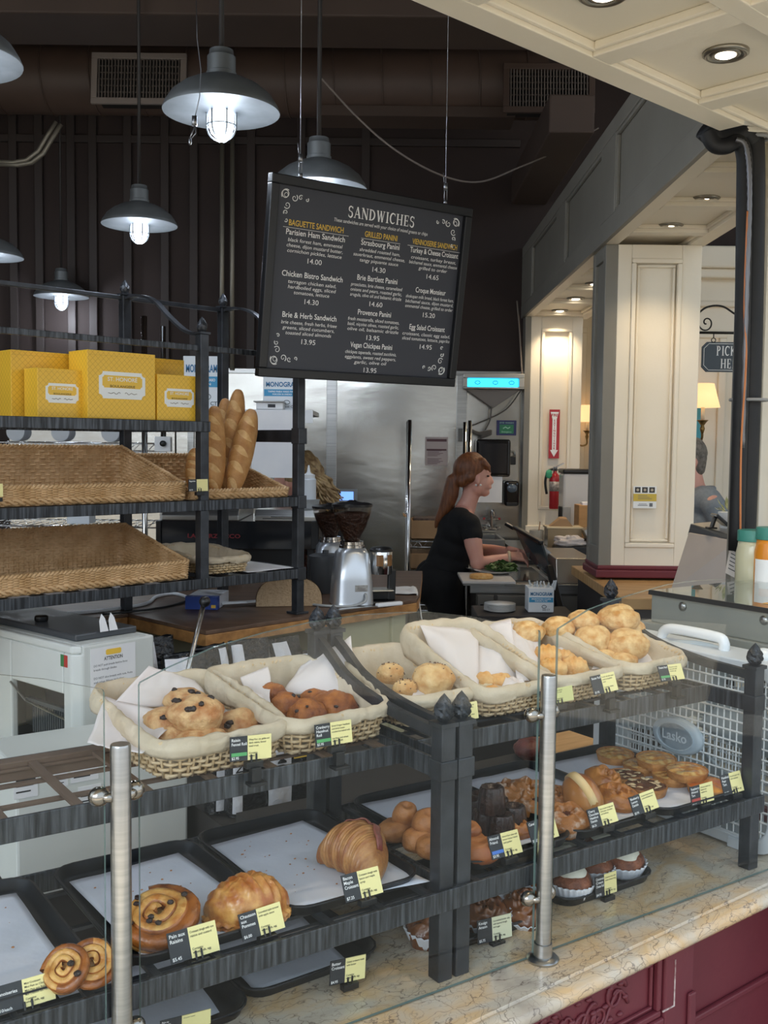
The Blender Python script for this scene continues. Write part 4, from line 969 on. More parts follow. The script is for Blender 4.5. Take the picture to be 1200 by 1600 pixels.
# buns and cakes in fluted paper cups on the marble
def cupcase(t, r, h):
    n = 96; b = M()
    def f(s, q):
        a = 2 * PI * s; rr_ = (r * (.82 + .22 * q)) * (1 + (.035 * q + .01) * math.cos(a * 24)); return (rr_ * math.cos(a), rr_ * math.sin(a), .001 + h * q)
    b.grid(f, n, 5, closeu=True); b.lathe([(.001, .001), (r * .82, .001)], 32); o = b.build('paper_cup', CUPP, t, smooth=True); s_ = o.modifiers.new('solid', 'SOLIDIFY'); s_.thickness = .0006
def iced(u, v, lab, seed, r=.042, tilt=0, z=ZC + .006):
    t = thing('iced_bun', lab, 'pastry', atz(u, v, z), 0, 'iced cinnamon buns in paper cups', rot=(math.radians(tilt), 0, 0)); cupcase(t, r, .026)
    M().blob((0, 0, .024), (r * .93, r * .93, .028), seed, .05, 1.5, nu=36, nv=18).build('bun', CINN, t, smooth=True)
    def ic(s, q):
        a = 2 * PI * s; rr_ = r * .72 * q * (1 + .10 * mnoise.noise(Vector((math.cos(a) * 1.5, math.sin(a) * 1.5, seed)))); sp = .0018 * math.sin(q * 14 + a)
        return (rr_ * math.cos(a), rr_ * math.sin(a), .0525 + sp * (1 - q) - .012 * q ** 6 + .003 * (1 - q * q))
    M().grid(ic, 40, 12, closeu=True).build('icing', ICING, t, smooth=True)
iced(893, 1397, 'iced cinnamon bun nearest the steel post', 1); iced(925, 1372, 'iced cinnamon bun behind the cinnamon card', 2, .042); iced(973, 1362, 'iced cinnamon bun at the right end, its white cup open towards the viewer', 3, .044, 6)
iced(884, 1362, 'iced cinnamon bun at the back behind the steel post, under the shelf', 4); iced(940, 1340, 'iced cinnamon bun at the back, under the shelf band', 5, .04)
C_KOUIGN = mat('caramel glazed cake', '#8a5228', .22, col2='#5f3016', scale=13, lo=.4, hi=.7, bump=.5, bscale=45, coat=.5)
def kouign(u, v, lab, seed, tilt=0, z=ZC + .006):
    t = thing('caramel_cake', lab, 'pastry', atz(u, v, z), 0, 'caramel cakes in paper cups', rot=(math.radians(tilt), 0, 0)); cupcase(t, .045, .028)
    b = M().grid(folded(.043, .056, seed, .2, 6), 72, 30, closeu=True); b.lathe([(.001, .001), (.036, .001)], 24)
    b.build('cake', C_KOUIGN, t, smooth=True)
kouign(757, 1440, 'caramel cake behind the bluish card, left one', 1, 22); kouign(818, 1432, 'caramel cake just left of the steel post', 2, 26); kouign(672, 1465, 'caramel cake in a white cup left of the double posts', 3, 10)
kouign(805, 1400, 'caramel cake at the back in a white cup, under the shelf band', 4, 8); kouign(722, 1430, 'caramel cake just right of the double posts, half hidden', 5, 10)

# crumbs scattered on the tray papers
rr = random.Random(21)
def crumbs(x0, x1, y0, y1, n, lab):
    b = M()
    for k in range(n):
        x, y, s_ = rr.uniform(x0, x1), rr.uniform(y0, y1), rr.uniform(.0008, .0026); b.blob((x, y, s_ * .4), (s_, s_ * rr.uniform(.5, 1), s_ * .4), amp=.2, nu=6, nv=4)
    tag(b.build('crumbs', C_BROWN, loc=U.w(0, 0, ZL + .0085), rz=U.rz), lab, 'crumbs', kind='stuff')
crumbs(.23, .39, 1.36, 1.55, 14, 'pastry crumbs on the leftmost tray paper')
crumbs(.50, .66, 1.36, 1.56, 22, 'pastry crumbs on the paper behind the pain aux raisins')
crumbs(.75, .90, 1.32, 1.56, 26, 'pastry crumbs on the paper under the croissant')

# ------------------------------------------------------------------ price cards
YEL = mat('pale yellow card', '#f1e6a2', .55); BLK = mat('charcoal card', '#2b2d31', .5); CLIP = mat('black card clip', '#18191b', .35)
CG = mat('green card flash', '#58a866', .5); CRD = mat('red card flash', '#b4453c', .5); CBL = mat('blue card flash', '#4b78c8', .5); PAL = mat('pale blue card', '#d7e2ea', .5)
def card(bl, br, tl, y, title, price, lab, body=('Hearty roll with', 'fruit and seeds.', 'Contains wheat,', 'milk, egg.'), flash=None, right=None, frame=U, lean=24, split=.42, grp='price cards along the racks', clip=True, hook=False):
    L0 = frame.aty(bl[0], bl[1], y); R0 = frame.aty(br[0], br[1], y); w = R0.x - L0.x
    dpt = (frame.w(*L0) - CAM).dot(_f); h = (bl[1] - tl[1]) * dpt / F / 1.12
    dz = R0.z - L0.z
    rl = math.atan2(dz, w) * .6
    t = thing('price_card', lab, 'price card', frame.w((L0.x + R0.x) / 2, y, (L0.z + R0.z) / 2), 0, grp)
    T = Matrix.Rotation(frame.rz, 4, 'Z') @ Matrix.Rotation(-math.radians(lean), 4, 'X') @ Matrix.Rotation(-rl, 4, 'Y')
    xs = -w / 2 + w * split
    pb = M().box(-w / 2, xs, 0, .0016, 0, h, T).build('black_panel', BLK, t); py_ = M().box(xs, w / 2, 0, .0016, 0, h, T).build('yellow_panel', right or YEL, t)
    def at(x, z): return T @ TM((x, -.0004, z), (1, 0, 0), (0, 0, 1))
    b = M(); lines = title.split('|'); fs = min(.17 * h, .21 * h)
    for i, s in enumerate(lines):
        V, _ = text_geo(s, 1, 'LEFT', 0, .012); wd = max(v.x for v in V) * fs; k = min(1, (w * split * .86) / wd)
        put_text(b, s, at(-w / 2 + w * .03, h * (.80 - .17 * i)), fs, 'LEFT', 0, .012, width=wd * k)
    if price: put_text(b, price, at(-w / 2 + w * .03, h * .07), fs * .9, 'LEFT', 0, .012)
    b.build('white_lettering', INKW, pb)
    b = M(); fs2 = .105 * h
    for i, s in enumerate(body):
        if not s: continue
        zz = h * (.80 - .13 * i) if i < len(body) - 2 else h * (.25 - .11 * (i - len(body) + 2))
        V, _ = text_geo(s, 1, 'LEFT'); wd = max(v.x for v in V) * fs2; k = min(1, w * (1 - split) * .86 / wd); put_text(b, s, at(xs + w * .03, zz), fs2, 'LEFT', 0, .008, width=wd * k)
    b.build('dark_lettering', INK, py_)
    if flash: M().box(-w / 2 + w * .03, xs - w * .02, -.0006, 0, h * .20, h * .34, T).build('colour_flash', flash, pb)
    if clip:
        b = M(); b.bar(T @ Vector((0, -.0015, h * .22)), T @ Vector((0, -.0015, -.004)), .003, .0018).bar(T @ Vector((w * .12, -.0015, h * .25)), T @ Vector((w * .12, -.0015, -.004)), .003, .0018)
        b.box(-.010, .018, -.006, .006, -.012, -.002, Matrix.Rotation(frame.rz, 4, 'Z'))
        if hook: b.box(-.004, .012, -.012, .0, -.034, -.010, Matrix.Rotation(frame.rz, 4, 'Z')).box(-.010, .018, -.02, -.0, -.036, -.031, Matrix.Rotation(frame.rz, 4, 'Z'))
        b.build('clip', CLIP, t, bevel=.001)
    return t
cg = ('Contains:', 'wheat, milk, egg')
card((359.6, 1189.5), (424, 1185), (359, 1147), 1.352, 'Raisin|Fennel Roll', '$2.95', 'price card clipped below the raisin rolls, with a green flash', ('Wheat flour, rye, golden and', 'dark raisins, fennel', 'seed crust.', 'Contains:', 'wheat'), CG, hook=True, lean=8)
card((494, 1168.6), (551, 1159), (486, 1129), 1.352, 'Cranberry|Hazelnut|Roll', '$2.95', 'price card below the cranberry rolls, with a green flash', ('Dried Oregon hazelnuts', 'and dried sweet', 'cranberries baked with', 'rye flour and wheat', 'whole wheat'), CG, hook=True, lean=10)
card((712, 1128), (748, 1122), (704, 1098), 1.352, 'Olive|Roll', '', 'price card half hidden behind the double posts', lean=12)
card((846, 1104), (897, 1093), (842, 1078), 1.352, 'Ciabatta', '', 'greenish yellow price card behind the top of the steel post', lean=12, right=mat('greenish card', '#cfcf8a', .5))
card((929, 1087), (966.6, 1077), (918, 1054), 1.352, 'Butter Roll', '$1.95', 'price card below the scored rolls', ('A soft roll with sweet', 'cream and golden', 'crust', 'Contains: wheat,', 'milk, egg'), hook=True, lean=20)
card((1034, 1064.5), (1070, 1061), (1020, 1036.5), 1.352, 'Dutch Roll', '$1.95', 'price card below the pale crusty rolls, with a green flash', ('Crisp and crunchy', 'crust, soft inside', 'rice flour top', 'Contains:', 'wheat'), CG, hook=True, lean=24)
card((-12, 1590), (87.5, 1560), (-26, 1543), 1.250, 'Mini|Viennoiseries', '$3.10/each', 'price card of the mini pastries at the left edge', ('Mini Croissant', 'Mini Pain au Chocolat', 'Mini Pain aux Raisins', 'Mini Chausson aux Pommes', 'Contains:', 'wheat, milk, egg'), split=.5)
card((268, 1508), (344, 1484), (259, 1456), 1.250, 'Pain aux|Raisins', '$5.45', 'price card reading Pain aux Raisins', ('Croissant dough with rum', 'raisins and custard') + cg)
card((380, 1472), (446, 1448), (365, 1427), 1.250, 'Chausson|aux|Pommes', '$6.00', 'price card reading Chausson aux Pommes', ('Caramelized apple turnover', 'with apple sauce') + cg)
card((541, 1411), (599, 1394), (529, 1365), 1.250, 'Bacon|Maple|Croissant', '$7.25', 'price card reading Bacon Maple Croissant', ('Croissant dough with', 'bacon and maple', 'syrup') + cg)
card((770, 1344), (817, 1331), (760, 1304), 1.250, 'Almond|Friand', '$3.95', 'price card with a blue flash before the almond cakes', ('Almond flour cakes with', 'brown butter baked', 'until golden') + cg, CBL)
card((832, 1320), (874, 1306), (815, 1282), 1.250, 'Canele', '$4.25', 'price card behind the steel post, before the dark fluted cakes', ('Custard cake with rum', 'and vanilla') + cg)
card((924.5, 1296), (966.6, 1282), (910, 1263), 1.250, 'Cherry|Chocolate|Hazelnut|Danish', '$6.25', 'price card reading Cherry, before the sugared danish', ('Flaky croissant dough with', 'cherry jam, chocolate', 'and hazelnuts') + cg)
card((991, 1277), (1030.6, 1260), (973.6, 1244), 1.250, 'Blueberry|Lemon|Danish', '$5.95', 'price card reading Blueberry, before the almond topped tart', ('Croissant dough with lemon', 'curd and blueberries') + cg)
card((1081, 1260), (1116, 1250), (1082, 1227), 1.250, 'Raspberry|Almond|Tart', '$6.95', 'price card with a red flash below the front tarts', ('Almond cream tart', 'baked with', 'raspberries') + cg, CRD, lean=10)
card((1132, 1244), (1163, 1234.6), (1125, 1209), 1.250, 'Hazelnut|Pear|Tart', '$6.95', 'rightmost price card, beside the end post of the rack', ('Poached pear tart', 'with hazelnuts') + cg, lean=18)
card((515, 1539), (570, 1530), (519, 1497), 1.295, 'Butter|Croissant', '$4.95', 'price card standing on the marble tray, reading Butter Croissant', ('Classic croissant made', 'with butter') + cg, lean=4)
card((250, 1618), (329, 1601), (256, 1592), 1.30, 'Pain au|Chocolat', '$5.25', 'price card cut off by the bottom edge', ('Chocolate croissant',) + cg, lean=6)
card((747.5, 1475), (800, 1464), (739, 1435), 1.285, 'Kouign|Amann', '$5.75', 'bluish price card on the marble before the caramel cakes', ('Caramelised butter cake', 'with layered dough', 'and sugar') + cg, right=mat('pale lit card', '#e3e2c0', .5), lean=10)
card((931, 1404), (964, 1393), (931.5, 1367), 1.300, 'Cinnamon|Cream|Cheese Roll', '$4.95', 'price card on the marble before the iced buns', ('Cinnamon bun with', 'cream cheese icing') + cg, lean=5)
# ------------------------------------------------------------------ table behind the counter
ZTB = 1.155
OLIVE = mat('pale olive cabinet paint', '#b9b596', .55, col2='#aeaa8c', scale=5)
poly = [S.w(-.03, -.06, 0), S.w(.885, -.05, 0), Vector((.135, 3.72, 0)), Vector((.17, 4.42, 0)), Vector((-2.3, 4.42, 0)), S.w(-1.6, .36, 0), S.w(-.03, .36, 0)]
t = thing('work_table', 'wooden topped work table with a pale olive base under the bread shelves', 'table', S.w(0, 0, 0), 0)
o_ = S.w(0, 0, 0); pl = [(p.x - o_.x, p.y - o_.y) for p in poly]
M().prism(pl, ZTB - .012, ZTB).build('table_top', WOODD, t, bevel=.002)
b = M()
for i in range(len(pl)):
    a, c = Vector(pl[i]), Vector(pl[(i + 1) % len(pl)]); d = (c - a).normalized(); nrm = Vector((-d.y, d.x)) * .012
    b.prism([a, c, c + nrm, a + nrm], ZTB - .047, ZTB - .0125)
b.build('edge_strip', WOOD, t, bevel=.002)
M().prism([(p[0] * .985, p[1] * .985 + .02) for p in pl], ZTB - .045, ZTB - .0125).build('top_core', WOOD, t)
SR = Matrix.Rotation(S.rz, 4, 'Z')
b = M(); b.box(.50, .86, .0, .6, 0, ZTB - .048, SR).box(.80, .87, -.012, .05, 0, ZTB - .048, SR).box(-1.4, .50, .44, .6, 0, ZTB - .048, SR)
b.build('base', OLIVE, t, bevel=.004)

# ------------------------------------------------------------------ iron bread shelves
t = thing('bread_shelf', 'black iron bakery shelves standing on the table, with baskets and yellow boxes', 'shelf unit', S.w(0, 0, ZTB), S.rz)
def zz(z): return z - ZTB
hp = .0145; XL = -1.05
def sfin(x, y, z):
    b = M(); b.lathe([(r * 1.0, h * 1.0) for r, h in FIN], 20, (x, y, zz(z) + .005), fn=lambda r, h, q, i: r * (1 + .08 * (1 if (int(q / (2 * PI) * 20) + i) % 4 < 2 else -1))); b.box(x - .018, x + .018, y - .018, y + .018, zz(z), zz(z) + .006); b.build('finial', IRONP, t, smooth=True, auto=50)
for x, z0, z1 in ((0, 1.27, 2.015), (.372, ZTB, 2.015), (XL, ZTB, 2.015)):
    b = M(); b.box(x - hp, x + hp, -hp, hp, zz(z0), zz(z1))
    if z0 == ZTB: b.box(x - .026, x + .026, -.026, .026, 0, .008)
    b.build('front_post', IRONP, t, bevel=.002); sfin(x, 0, z1)
for x in (0, .385, XL):
    M().box(x - hp, x + hp, .417 - hp, .417 + hp, 0, zz(2.165)).build('back_post', IRONP, t, bevel=.002); sfin(x, .417, 2.165)
    P = smoothpath([(x, .40, zz(2.155)), (x, .34, zz(2.158)), (x, .25, zz(2.135)), (x, .16, zz(2.075)), (x, .08, zz(2.03)), (x, .0, zz(2.012))], 6); b = M(); V = []
    for p in P:
        for dx, dz in ((-.010, -.004), (.010, -.004), (.010, .004), (-.010, .004)): V.append((p.x + dx, p.y, p.z + dz))
    n = len(P); b.add(V, [(i * 4 + k, i * 4 + (k + 1) % 4, i * 4 + 4 + (k + 1) % 4, i * 4 + 4 + k) for i in range(n - 1) for k in range(4)] + [(0, 1, 2, 3), tuple(4 * (n - 1) + k for k in (3, 2, 1, 0))]); b.build('curved_rail', IRONP, t, smooth=True, auto=40)
M().box(XL, .385, .410, .424, zz(2.150), zz(2.164)).build('back_rail', IRONP, t, bevel=.002)
M().box(XL, .40, -.004, .004, zz(1.966), zz(1.983)).build('front_rail', IRON, t, bevel=.0015)
def shelf(x1, z, name):
    b = M(); b.box(XL, x1 + .016, -.020, -.0145, zz(z) - .030, zz(z)).box(XL, x1, .417, .423, zz(z) - .03, zz(z)); b.box(x1 + .012, x1 + .017, -.0145, .42, zz(z) - .03, zz(z)).box(XL, XL + .005, -.0145, .42, zz(z) - .03, zz(z))
    b.build(name, IRON, t, bevel=.0015)
    b = M(); n = int((x1 - XL) / .1)
    for i in range(n): b.box(XL + .05 + i * .1 - .012, XL + .05 + i * .1 + .012, -.012, .417, zz(z) - .010, zz(z) - .003)
    b.build('shelf_slats', IRONP, t)
shelf(0, 1.762, 'top_band'); shelf(.372, 1.532, 'middle_band'); shelf(.372, 1.302, 'lower_band')
M().box(.380, .390, -.01, .42, zz(1.705), zz(1.745)).build('side_rail', IRONP, t, bevel=.002)
for z0, z1 in ((1.70, 1.75), (1.495, 1.536), (1.265, 1.306)): M().box(.355, .389, -.022, .017, zz(z0), zz(z1)).build('collar', IRONP, t, bevel=.002)

# wicker baskets
def brown_basket(x, y, w, d, hf, hb, z, lab, rows=15):
    t = thing('wicker_basket', lab, 'basket', S.w(x, y, z), S.rz, 'brown wedge shaped baskets on the bread shelves')
    b, L_, hh = wicker(w, d, hf, hb, rows, .0155, .0034, .0030, .004, .018, step=.0052); V = [(x - nx * .0015, y - ny * .0015, .002) for x, y, nx, ny in L_] + [(x + nx * .002, y + ny * .002, hh(y) * .98) for x, y, nx, ny in L_]; n = len(L_); b.add(V, [(i, (i + 1) % n, n + (i + 1) % n, n + i) for i in range(n)]); b.build('woven_wall', WICKB, t, smooth=True)
    b = M(); k = int(d / .012)
    for i in range(k): b.tube([(.004 + j * .016, .006 + i * .012, .005 + .0025 * (-1) ** (i + j)) for j in range(int(w / .016))], .0045, 5)
    b.build('woven_floor', WICKB, t, smooth=True)
    b = M()
    for ph in (0, PI): b.tube([(.002 + j * .008, -.004 + .004 * math.cos(j * 1.1 + ph), .010 + .006 * math.sin(j * 1.1 + ph)) for j in range(int(w / .008))], .0048, 6)
    b.build('braided_edge', WICKB, t, smooth=True)
    return t
brown_basket(-.93, .004, .875, .37, .048, .150, 1.534, 'long empty brown wicker basket on the middle shelf under the yellow boxes')
brown_basket(-.93, .004, .885, .37, .050, .135, 1.304, 'long empty brown wicker basket on the lowest shelf')
brown_basket(-.025, .010, .365, .38, .024, .125, 1.534, 'brown wicker basket holding the standing baguettes', 12)
lined_basket(.040, .03, .155, .26, .045, .062, 0, 'small linen lined basket at the right end of the lowest shelf', 9, zb=1.3045, frame=S, grp=None)
sheet('shelf_paper', 'white paper lying on the lowest shelf beside the small lined basket', [(.17, .0, 1.305), (.36, .0, 1.305), (.36, .25, 1.305), (.20, .22, 1.305)], .0, 20, .001, mat_=PAPER, frame=S)

# baguettes
def baguette(u0, v0, u1, v1, y, r, lab, seed, y1=None):
    r *= 1.22
    a = S.w(*S.aty(u1, v1, y)); c = S.w(*S.aty(u0, v0, y1 if y1 is not None else y + .06)); t = thing('baguette', lab, 'bread', a, 0, 'baguettes standing in the wicker basket')
    d = c - a; L_ = d.length; dn = d.normalized(); x = dn.cross(Vector((0, 1, 0))).normalized(); yv = x.cross(dn)
    if yv.y > 0: yv = -yv; x = -x
    def prof(s):
        e = min(1, math.sin(PI * min(max(s, .0), 1)) ** .35 + .0); return r * e
    NS = 5.5
    def f(q, s):
        an = 2 * PI * q; fr = max(0, math.sin(an)); sl = (s * NS + .35 * math.cos(an)) % 1; g = 1 - .13 * fr * math.exp(-((sl - .5) * 6) ** 2) + .05 * fr
        g *= 1 + .03 * mnoise.noise(Vector((s * 6, math.cos(an), seed)))
        ee = prof(s); return dn * (L_ * s) + x * (math.cos(an) * ee * g) + yv * (math.sin(an) * ee * g)
    M().grid(f, 28, 90, closeu=True).build('crust', C_BAG, t, smooth=True)
    b = M()
    for k in range(int(NS)):
        def fs(p, q, k=k):
            cx = -.75 + 1.5 * p; an = math.acos(max(-1, min(1, cx))); s = (k + .5 - .35 * cx + (q - .5) * .46 * math.sin(PI * (p * .9 + .05))) / NS; s = min(.985, max(.015, s))
            v = f(an / (2 * PI), s); return v + yv * (.0025 * math.sin(PI * q))
        b.grid(fs, 14, 4)
    b.build('floured_cut', FLOUR, t, smooth=True)
baguette(335, 634, 336, 770, .10, .028, 'baguette leaning beside the front post, left of the tall one', 1, .14)
baguette(352, 622, 348, 770, .24, .026, 'baguette half hidden behind the others, between their tops', 2, .26)
baguette(373, 608, 352, 772, .17, .029, 'tallest baguette, standing in the middle of the basket', 3, .2)
baguette(394, 640, 362, 772, .08, .031, 'baguette leaning to the right in front of the others', 4, .14)
baguette(306, 700, 305, 770, .12, .026, 'short baguette end seen left of the front post', 5, .14)
# shelf tags
card((295, 768), (325, 767), (294, 747), -.026, 'Baguette', '$3.75', 'small gold price tag clipped to the shelf post below the baguettes', ('French', 'loaf'), frame=S, lean=2, grp=None)
card((-22, 777), (5, 776), (-22, 754), -.026, 'Pain', '$4', 'small pale price tag on the middle shelf at the left edge', ('Loaf', ''), frame=S, lean=2, grp=None)

# ------------------------------------------------------------------ yellow bakery boxes
def lattice_mat():
    m = bpy.data.materials.new('yellow lattice board'); m.use_nodes = True; nt = m.node_tree; N = nt.nodes; L = nt.links; b = N['Principled BSDF']
    tc = N.new('ShaderNodeTexCoord'); sx = N.new('ShaderNodeSeparateXYZ'); L.new(tc.outputs['Object'], sx.inputs[0])
    def math_(op, a, c):
        n = N.new('ShaderNodeMath'); n.operation = op
        for i, q in enumerate((a, c)):
            if isinstance(q, (int, float)): n.inputs[i].default_value = q
            else: L.new(q, n.inputs[i])
        return n.outputs[0]
    xy = math_('ADD', sx.outputs['X'], sx.outputs['Y']); fs = []
    for op in ('ADD', 'SUBTRACT'):
        s = math_(op, xy, sx.outputs['Z']); s = math_('MULTIPLY', s, 62.0); s = math_('FRACT', s, 0); s = math_('SUBTRACT', s, .5); s = math_('ABSOLUTE', s, 0); fs.append(s)
    mx = math_('MAXIMUM', fs[0], fs[1]); st = N.new('ShaderNodeMapRange'); st.inputs[1].default_value = .44; st.inputs[2].default_value = .49; L.new(mx, st.inputs[0])
    c = N.new('ShaderNodeMixRGB'); L.new(st.outputs[0], c.inputs[0]); c.inputs[1].default_value = hexc('#f0c03c'); c.inputs[2].default_value = hexc('#c9962a'); L.new(c.outputs[0], b.inputs['Base Color']); b.inputs['Roughness'].default_value = .38
    return m
LATT = lattice_mat(); PLAQ = mat('white plaque', '#eef0ee', .5); GOLDP = mat('yellow cartouche', '#eec24a', .5)
def cartouche(w, h, n=6):
    """plaque outline with scooped corners"""
    r = h * .16; P = []
    for cx, cy, a0 in ((w / 2, -h / 2, PI), (w / 2, h / 2, 1.5 * PI), (-w / 2, h / 2, 0), (-w / 2, -h / 2, PI / 2)):
        P += [(cx + r * math.cos(a0 - PI / 2 * k / n), cy + r * math.sin(a0 - PI / 2 * k / n)) for k in range(n + 1)]
    return P
def ybox(bl, br, tl, y, d, lab, plaque=True, sink=0):
    A0 = S.aty(bl[0], bl[1], y); B0 = S.aty(br[0], br[1], y); w = B0.x - A0.x; C0 = S.aty(tl[0], tl[1], y); h = C0.z - 1.763
    t = thing('bakery_box', lab, 'box', S.w(A0.x, y, 1.763), S.rz, 'yellow bakery boxes on the top shelf')
    b = M(); b.box(0, w, 0, d, 0, h); b.build('carton', LATT, t, bevel=.0015)
    M().box(.002, w - .002, -.0006, 0, h * .93, h * .932).build('flap_edge', mat('flap seam', '#b98a24', .5), t)
    if plaque:
        pw, ph = w * .68, h * .40; T = TM((w / 2, -.0008, h * .50), (1, 0, 0), (0, 0, 1))
        pq = M().prism(cartouche(pw, ph * 1.0), -.0004, .0004, T).build('plaque', PLAQ, t)
        cy = ph * .13; M().prism([(x, y_ + cy) for x, y_ in cartouche(pw * .86, ph * .46)], .0004, .0009, T).build('cartouche', GOLDP, pq)
        b = M(); put_text(b, 'ST. HONORÉ', T @ Matrix.Translation((0, cy + .003 - ph * .02, .0012)), ph * .21, width=pw * .64, bold=.01); b.build('shop_name', INKW, pq)
        b = M(); put_text(b, 'BOULANGERIE', T @ Matrix.Translation((0, cy - ph * .21, .0012)), ph * .13, width=pw * .54, bold=.012)
        for s in (-1, 1):
            P = [T @ Vector((s * (pw * .05 + pw * .022 * k), -ph * .30 + ph * .05 * math.sin(k * 1.2) * (1 - k / 14), .0012)) for k in range(13)]; b.tube(P, .0006, 4)
        b.build('brown_lettering', mat('brown ink', '#5b4a2c', .6), pq)
    return t
ybox((18, 652), (116, 653), (18, 546), .13, .12, 'large yellow box at the back left, behind the small one', False)
ybox((59, 653), (134.5, 654), (58, 574), .045, .075, 'small yellow box at the left with a white plaque')
ybox((137, 654), (243, 656), (139, 546), .015, .10, 'tallest yellow box in the middle with a large white plaque')
ybox((236, 652), (288, 654), (236, 559), .13, .10, 'yellow box behind the rightmost one, only its top showing', False)
ybox((246, 657), (313, 659), (244, 584), .015, .07, 'small yellow box at the right end by the shelf post')

# ------------------------------------------------------------------ bread slicer
co = aty(118, 1012, 2.47); G = Frame((co.x, co.y, 0), 49.8); zt = co.z
SLM = mat('pale enamelled casing', '#d3d6d2', .45, col2='#c9ccc7', scale=4)
t = thing('bread_slicer', 'pale enamelled bread slicer with a side opening, behind the left display rack', 'slicer', G.w(0, 0, ZC), G.rz)
H = zt - ZC; wS = .235; dS = .62
b = M(); b.box(.02, wS, -.0, .015, 0, H).box(wS - .015, wS, .015, dS, 0, H).box(.02, wS - .015, .015, dS, H - .015, H).box(.015, wS, dS - .015, dS, 0, H)
# side with the opening (x = 0 plane, y runs away): pillars, top and bottom
y0, y1, z0, z1 = .03, .28, -.0, 0
b.box(0, .02, .02, .055, 0, H - .02).box(0, .02, .30, dS, 0, H - .02).box(0, .02, .055, .30, H - .125, H - .02).box(0, .02, .055, .30, 0, H - .30)
b.prism([(.0, .02), (.02, .0), (.03, .0), (.03, .03), (.0, .03)], 0, H - .02).prism([(.02, 0), (.0, .02), (.0, dS), (.02, dS)], H - .02, H)
b.build('casing', SLM, t, bevel=.005)
lA, lB = U.aty(26, 1340, 2.15), U.aty(294, 1300, 2.15); TU = Matrix.Translation((0, 0, -ZC)) @ (G.I @ U.M)
M().box(lA.x, lB.x, 2.15, 2.40, .735, 1.02, TU).build('lower_casing', SLM, t, bevel=.006)
M().box(lA.x + .03, lB.x - .03, 2.18, 2.38, 0, .735, TU).build('stand', mat('dark bench paint', '#2b2725', .7), t)
b = M(); nl = M()
for uu, vv, ww, hh_ in ((40, 1228, .05, .05), (132, 1206, .06, .04), (140, 1243, .05, .045), (95, 1218, .03, .03)):
    q = U.aty(uu, vv, 2.15); b.box(q.x - ww / 2, q.x + ww / 2, 2.1485, 2.15, q.z - hh_ / 2, q.z + hh_ / 2, TU)
    for j in range(3): nl.box(q.x - ww * .4, q.x + ww * (.4 - .1 * j), 2.1478, 2.1484, q.z + hh_ * (.25 - .25 * j), q.z + hh_ * (.31 - .25 * j), TU)
M().box(.03, wS - .01, .12, dS - .02, -ZC, 0).build('pedestal', mat('dark bench paint', '#2b2725'), t)
pn = b.build('pasted_notes', PAPER, t); nl.build('note_lettering', INK, pn)
DARKI = mat('dark machine inside', '#2a2c2e', .5)
b = M(); b.box(.10, .11, .055, .30, H - .30, H - .12).box(.02, .12, .055, .30, H - .305, H - .295); b.build('inner_wall', DARKI, t)
b = M()
for i in range(20): b.box(.045, .050, .07 + i * .0105, .0735 + i * .0105, H - .27, H - .19)
b.box(.04, .055, .055, .30, H - .19, H - .18); b.build('comb', mat('grey comb', '#54585a', .5, .3), t)
M().tube([(-.004, .30, H - .13), (.03, .28, H - .185), (.03, .06, H - .205)], .003, 6).build('guide_wire', STEEL, t)
b = M(); b.box(.04, wS - .01, .06, dS - .02, H, H + .018); b.build('top_plate', mat('dark grey top plate', '#55585c', .35, .4), t, bevel=.004)
for x, y in ((.09, .30), (.15, .08)): M().lathe([(.016, 0), (.018, .004), (.018, .013), (.014, .016), (.001, .016)], 14, (x, y, H + .018)).build('knob', BLACKP, t, smooth=True, auto=40)
b = M()
for dx in (0, .028):
    V = [(.105 + dx, .05, H + .018), (.130 + dx, .05, H + .018), (.126 + dx, .06, H + .05), (.118 + dx, .064, H + .062), (.109 + dx, .06, H + .045)]; b.add(V, [(0, 1, 2, 3, 4)])
o = b.build('folded_notice', PAPER, t); s_ = o.modifiers.new('solid', 'SOLIDIFY'); s_.thickness = .001
# notice on the front face
x0, x1 = .042, .175; T = TM((0, -.0006, 0), (1, 0, 0), (0, 0, 1)); nz0, nz1 = H - .125, H - .01
ntc = M().box(x0, x1, -.0012, 0, nz0, nz1).build('notice', PAPER, t)
M().prism([(x + (x0 + x1) / 2, y + nz1 - .014) for x, y in cartouche(.045, .014)], -.0, .001, TM((0, -.0012, 0), (1, 0, 0), (0, 0, 1))).build('notice_logo', GOLDP, ntc)
b = M(); TT = TM((0, -.0014, 0), (1, 0, 0), (0, 0, 1)); cx = (x0 + x1) / 2
put_text(b, 'ATTENTION', TT @ Matrix.Translation((cx, nz1 - .034, 0)), .013, width=.055, bold=.02)
for i, s in enumerate(('DO NOT push breads hard to force', 'breads through blades.', '', 'DO NOT slice breads with nuts, fruits', 'and other fillings including:', 'cranberry walnut, honey oats, raisins,', 'fennel, olives, walnuts.')):
    if s: put_text(b, s, TT @ Matrix.Translation((x0 + .008, nz1 - .047 - i * .0105, 0)), .0075, 'LEFT', width=.0031 * len(s))
b.build('notice_lettering', INK, ntc)
M().box(-.0008, 0, .035, .05, H - .055, H - .025).build('red_sticker', mat('red switch label', '#b03a34', .5), t); M().box(-.0009, 0, .05, .065, H - .055, H - .025).build('green_sticker', mat('green switch label', '#3f7a4a', .5), t)
M().box(-.001, 0, .50, .58, H - .10, H - .045).build('side_plate', PAPER, t)
b = M()
for x, z in ((wS - .02, H - .11), (.21, H - .165), (.14, H - .165)): b.lathe([(.006, 0), (.006, .002), (.001, .003)], 10, T=TM((x, 0, z), (1, 0, 0), (0, 0, 1)))
